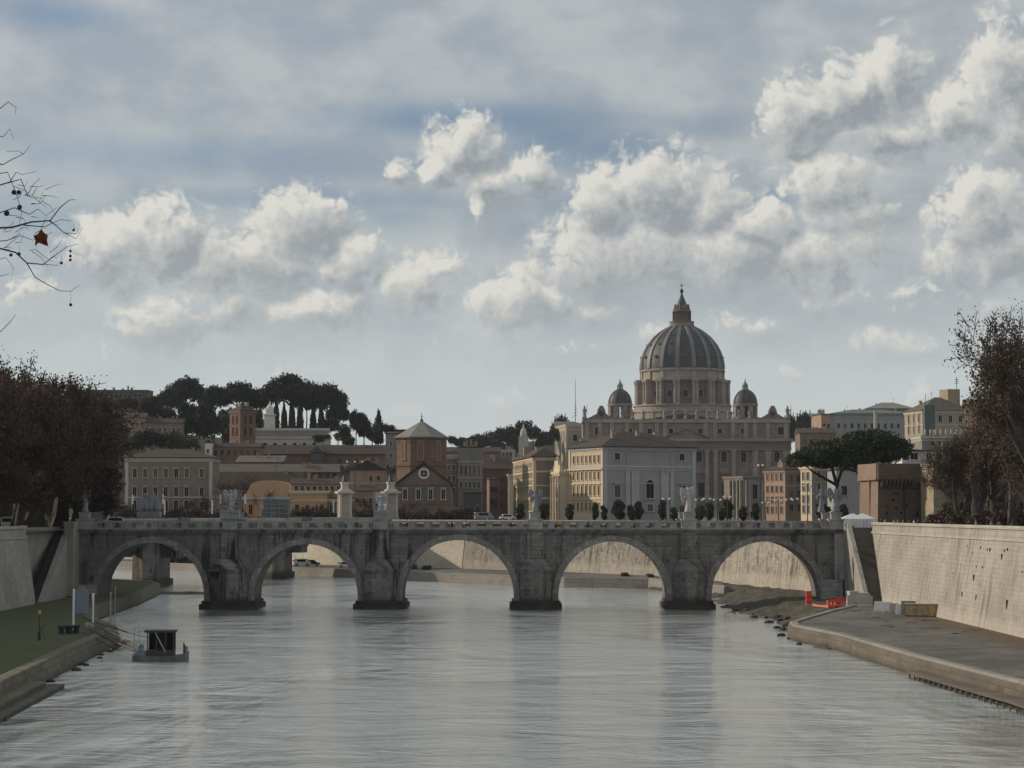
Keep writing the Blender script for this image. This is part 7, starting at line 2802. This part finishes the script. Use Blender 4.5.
# gangway booms and ropes
root = thing('mooring_gangway', 'thin mooring booms and gangway running from the bank to the boat', 'gangway', (0, 0, 0))
A = [(X(92, 236), 236, 2.3), (X(86, 232), 232, 2.1), (X(94, 246), 246, 2.4), (X(110, 250), 250, 1.9)]
Bp = [(X(137, 217), 217, 1.1), (X(137, 216), 216, .6), (X(139, 218), 218, 1.5), (X(150, 221), 221, 2.2)]
for a_, b_ in zip(A, Bp):
    b1 = MB()
    m_ = (Vector(a_) + Vector(b_)) / 2 + Vector((0, 0, -.12))
    b1.tube([a_, m_, b_], .075, 6)
    b1.build('boom', M['iron'], root)
b1 = MB()
va, vb_ = Vector((X(95, 240), 240, 1.9)), Vector((X(140, 219), 219, .9))
d_ = (vb_ - va)
s_ = d_.cross(Vector((0, 0, 1))).normalized() * .45
for sgn in (-1, 1):
    b1.tube([va + s_ * sgn, vb_ + s_ * sgn], .06, 5)
    b1.tube([va + s_ * sgn + Vector((0, 0, .9)), vb_ + s_ * sgn + Vector((0, 0, .9))], .03, 5)
for k in range(12):
    p = va + d_ * (k / 11)
    b1.tube([p - s_, p + s_], .045, 4)
    b1.tube([p + s_, p + s_ + Vector((0, 0, .9))], .025, 4)
b1.build('gangplank', M['wood'], root)
# sign frame
root = thing('sign_board', 'blue-grey blank board between two white posts on the left bank', 'sign', (X(82, 246), 246, 1.7))
b1 = MB()
b1.tube([(.3, -10, 0), (.3, -10, 4.9)], .13, 8)
b1.M = Matrix.Identity(4)
b1.v = [(x * 1.0, y + 10 - 5, z) for x, y, z in b1.v]
b1.build('post', M['white_paint'], root)
b1 = MB()
b1.tube([(.95, 3, 0), (.95, 3, 4.1)], .13, 8)
b1.build('post', M['white_paint'], root)
b1 = MB()
b1.box(-.4, 1.1, -.6, -.45, 1.9, 4.7)
b1.box(-.1, .7, -.62, -.43, 4.7, 5.0)
b1.build('board', M['panel_blue'], root)
for i, (px, Y, h_, r_, lb) in enumerate(((112.5, 262, 5.2, .11, 'tall grey mooring pole left of its thinner twin by the bank'), (117, 266, 5.8, .06, 'thin mooring pole just right of the thicker one'))):
    b1 = MB()
    b1.tube([(0, 0, -1), (0, 0, h_)], [r_, r_ * .8], 8)
    b1.lathe([(r_ * 1.5, h_), (r_ * 1.5, h_ + .1), (.02, h_ + .2)], 8)
    o = b1.build('mooring_pole', M['grey_paint'], None, (X(px, Y), Y, 0))
    tag(o, lb, 'mooring pole')
for i, (px, w_, lb) in enumerate(((64, .75, 'black bollard block left of the white sign post'), (71.5, 1.0, 'wide black bollard block under the left white post'), (78.5, .8, 'black bollard block just right of the white post'))):
    Y = 233 + i
    b1 = MB()
    b1.lathe([(w_ * .5, 0), (w_ * .42, .2), (w_ * .40, .75), (w_ * .58, .85), (w_ * .55, 1.05), (.05, 1.1)], 10)
    o = b1.build('bollard', M['tyre'], None, (X(px, Y), Y, 1.7))
    tag(o, lb, 'bollard', 'black bollards')
b1 = MB()
b1.lathe([(.5, 0), (.48, .5), (.2, .75)], 10)
o = b1.build('grey_buoy', M['grey_paint'], None, (X(91.5, 247), 246.5, 1.7))
tag(o, 'pale grey buoy lying under the right white post', 'buoy')
root = thing('propped_post', 'thin dark post with yellow top and a slanting prop on the grass', 'post', (X(42, 222), 222, 1.72))
b1 = MB()
b1.tube([(0, 0, 0), (0, 0, 2.9)], .05, 6)
b1.box(-.14, .14, -.1, .1, 0, 1.0)
b1.build('shaft', M['iron'], root)
b1 = MB()
b1.tube([(0, 0, 1.7), (.75, .1, 0)], .035, 5)
b1.tube([(.3, .04, 1.3), (.45, .05, 2.0)], .03, 5)
b1.build('prop', M['iron'], root)
b1 = MB()
b1.box(-.12, .12, -.12, .12, 2.9, 3.3)
b1.build('yellow_cap', M['yellow'], root)
put_person(1, 232, 1.75, 0, 'standing on the grassy bank at the left picture edge', 1.2)
# block of rubbish at stair foot, driftwood and rocks on the mud
rr = random.Random(8)
for i in range(26):
    y_ = rr.uniform(240, 330)
    x_ = interp(y_, shore) + rr.uniform(-1.5, 2.8)
    s_ = rr.uniform(.25, .75)
    b1 = MB()
    b1.ball((0, 0, 0), s_, 6, 4, sz=(1, rr.uniform(.6, 1), .5))
    b1.v = [(x + rr.uniform(-.1, .1) * s_, y + rr.uniform(-.1, .1) * s_, z) for x, y, z in b1.v]
    o = b1.build('rock', M['footing'], None, (x_, y_, max(.05, mudz(x_, y_) + .1)), rr.uniform(0, 3))
    tag(o, 'small dark rock at the muddy waterline by the quay tip', 'rock', 'dark rocks on the muddy foreshore')

for i in range(30):  # stones added to darken the waterline like the bank's shadow and debris
    k = rr.uniform(3.2, 7.9)
    a_, b_ = LEDGE[int(k)], LEDGE[int(k) + 1]
    f = k - int(k)
    x_ = a_[0] + (b_[0] - a_[0]) * f + rr.uniform(.9, 1.6)
    y_ = a_[1] + (b_[1] - a_[1]) * f
    s_ = rr.uniform(.25, .6)
    b1 = MB()
    b1.ball((0, 0, 0), s_, 6, 4, sz=(1, rr.uniform(.6, 1.4), .5))
    b1.v = [(x + rr.uniform(-.12, .12) * s_, y + rr.uniform(-.12, .12) * s_, z) for x, y, z in b1.v]
    o = b1.build('rock', M['footing'], None, (x_, y_, .05), rr.uniform(0, 3))
    tag(o, 'small dark stone added for the waterline shadow and debris below the mossy left bank', 'rock', 'dark stones below the left bank')

# ================================================================== HAZE
hz_m = D.materials.new('haze_air')
hz_m.use_nodes = True
nt = hz_m.node_tree
nt.nodes.clear()
t = NT(nt)
pv = t.n('ShaderNodeVolumePrincipled', {'Color': (.80, .86, .95, 1), 'Density': 0.000045})
ou = t.n('ShaderNodeOutputMaterial', {'Volume': pv.outputs[0]})
b1 = MB()
b1.box(-3100, 3100, -400, 4100, -2, 185)
o = b1.build('haze', hz_m)
tag(o, kind='stuff')
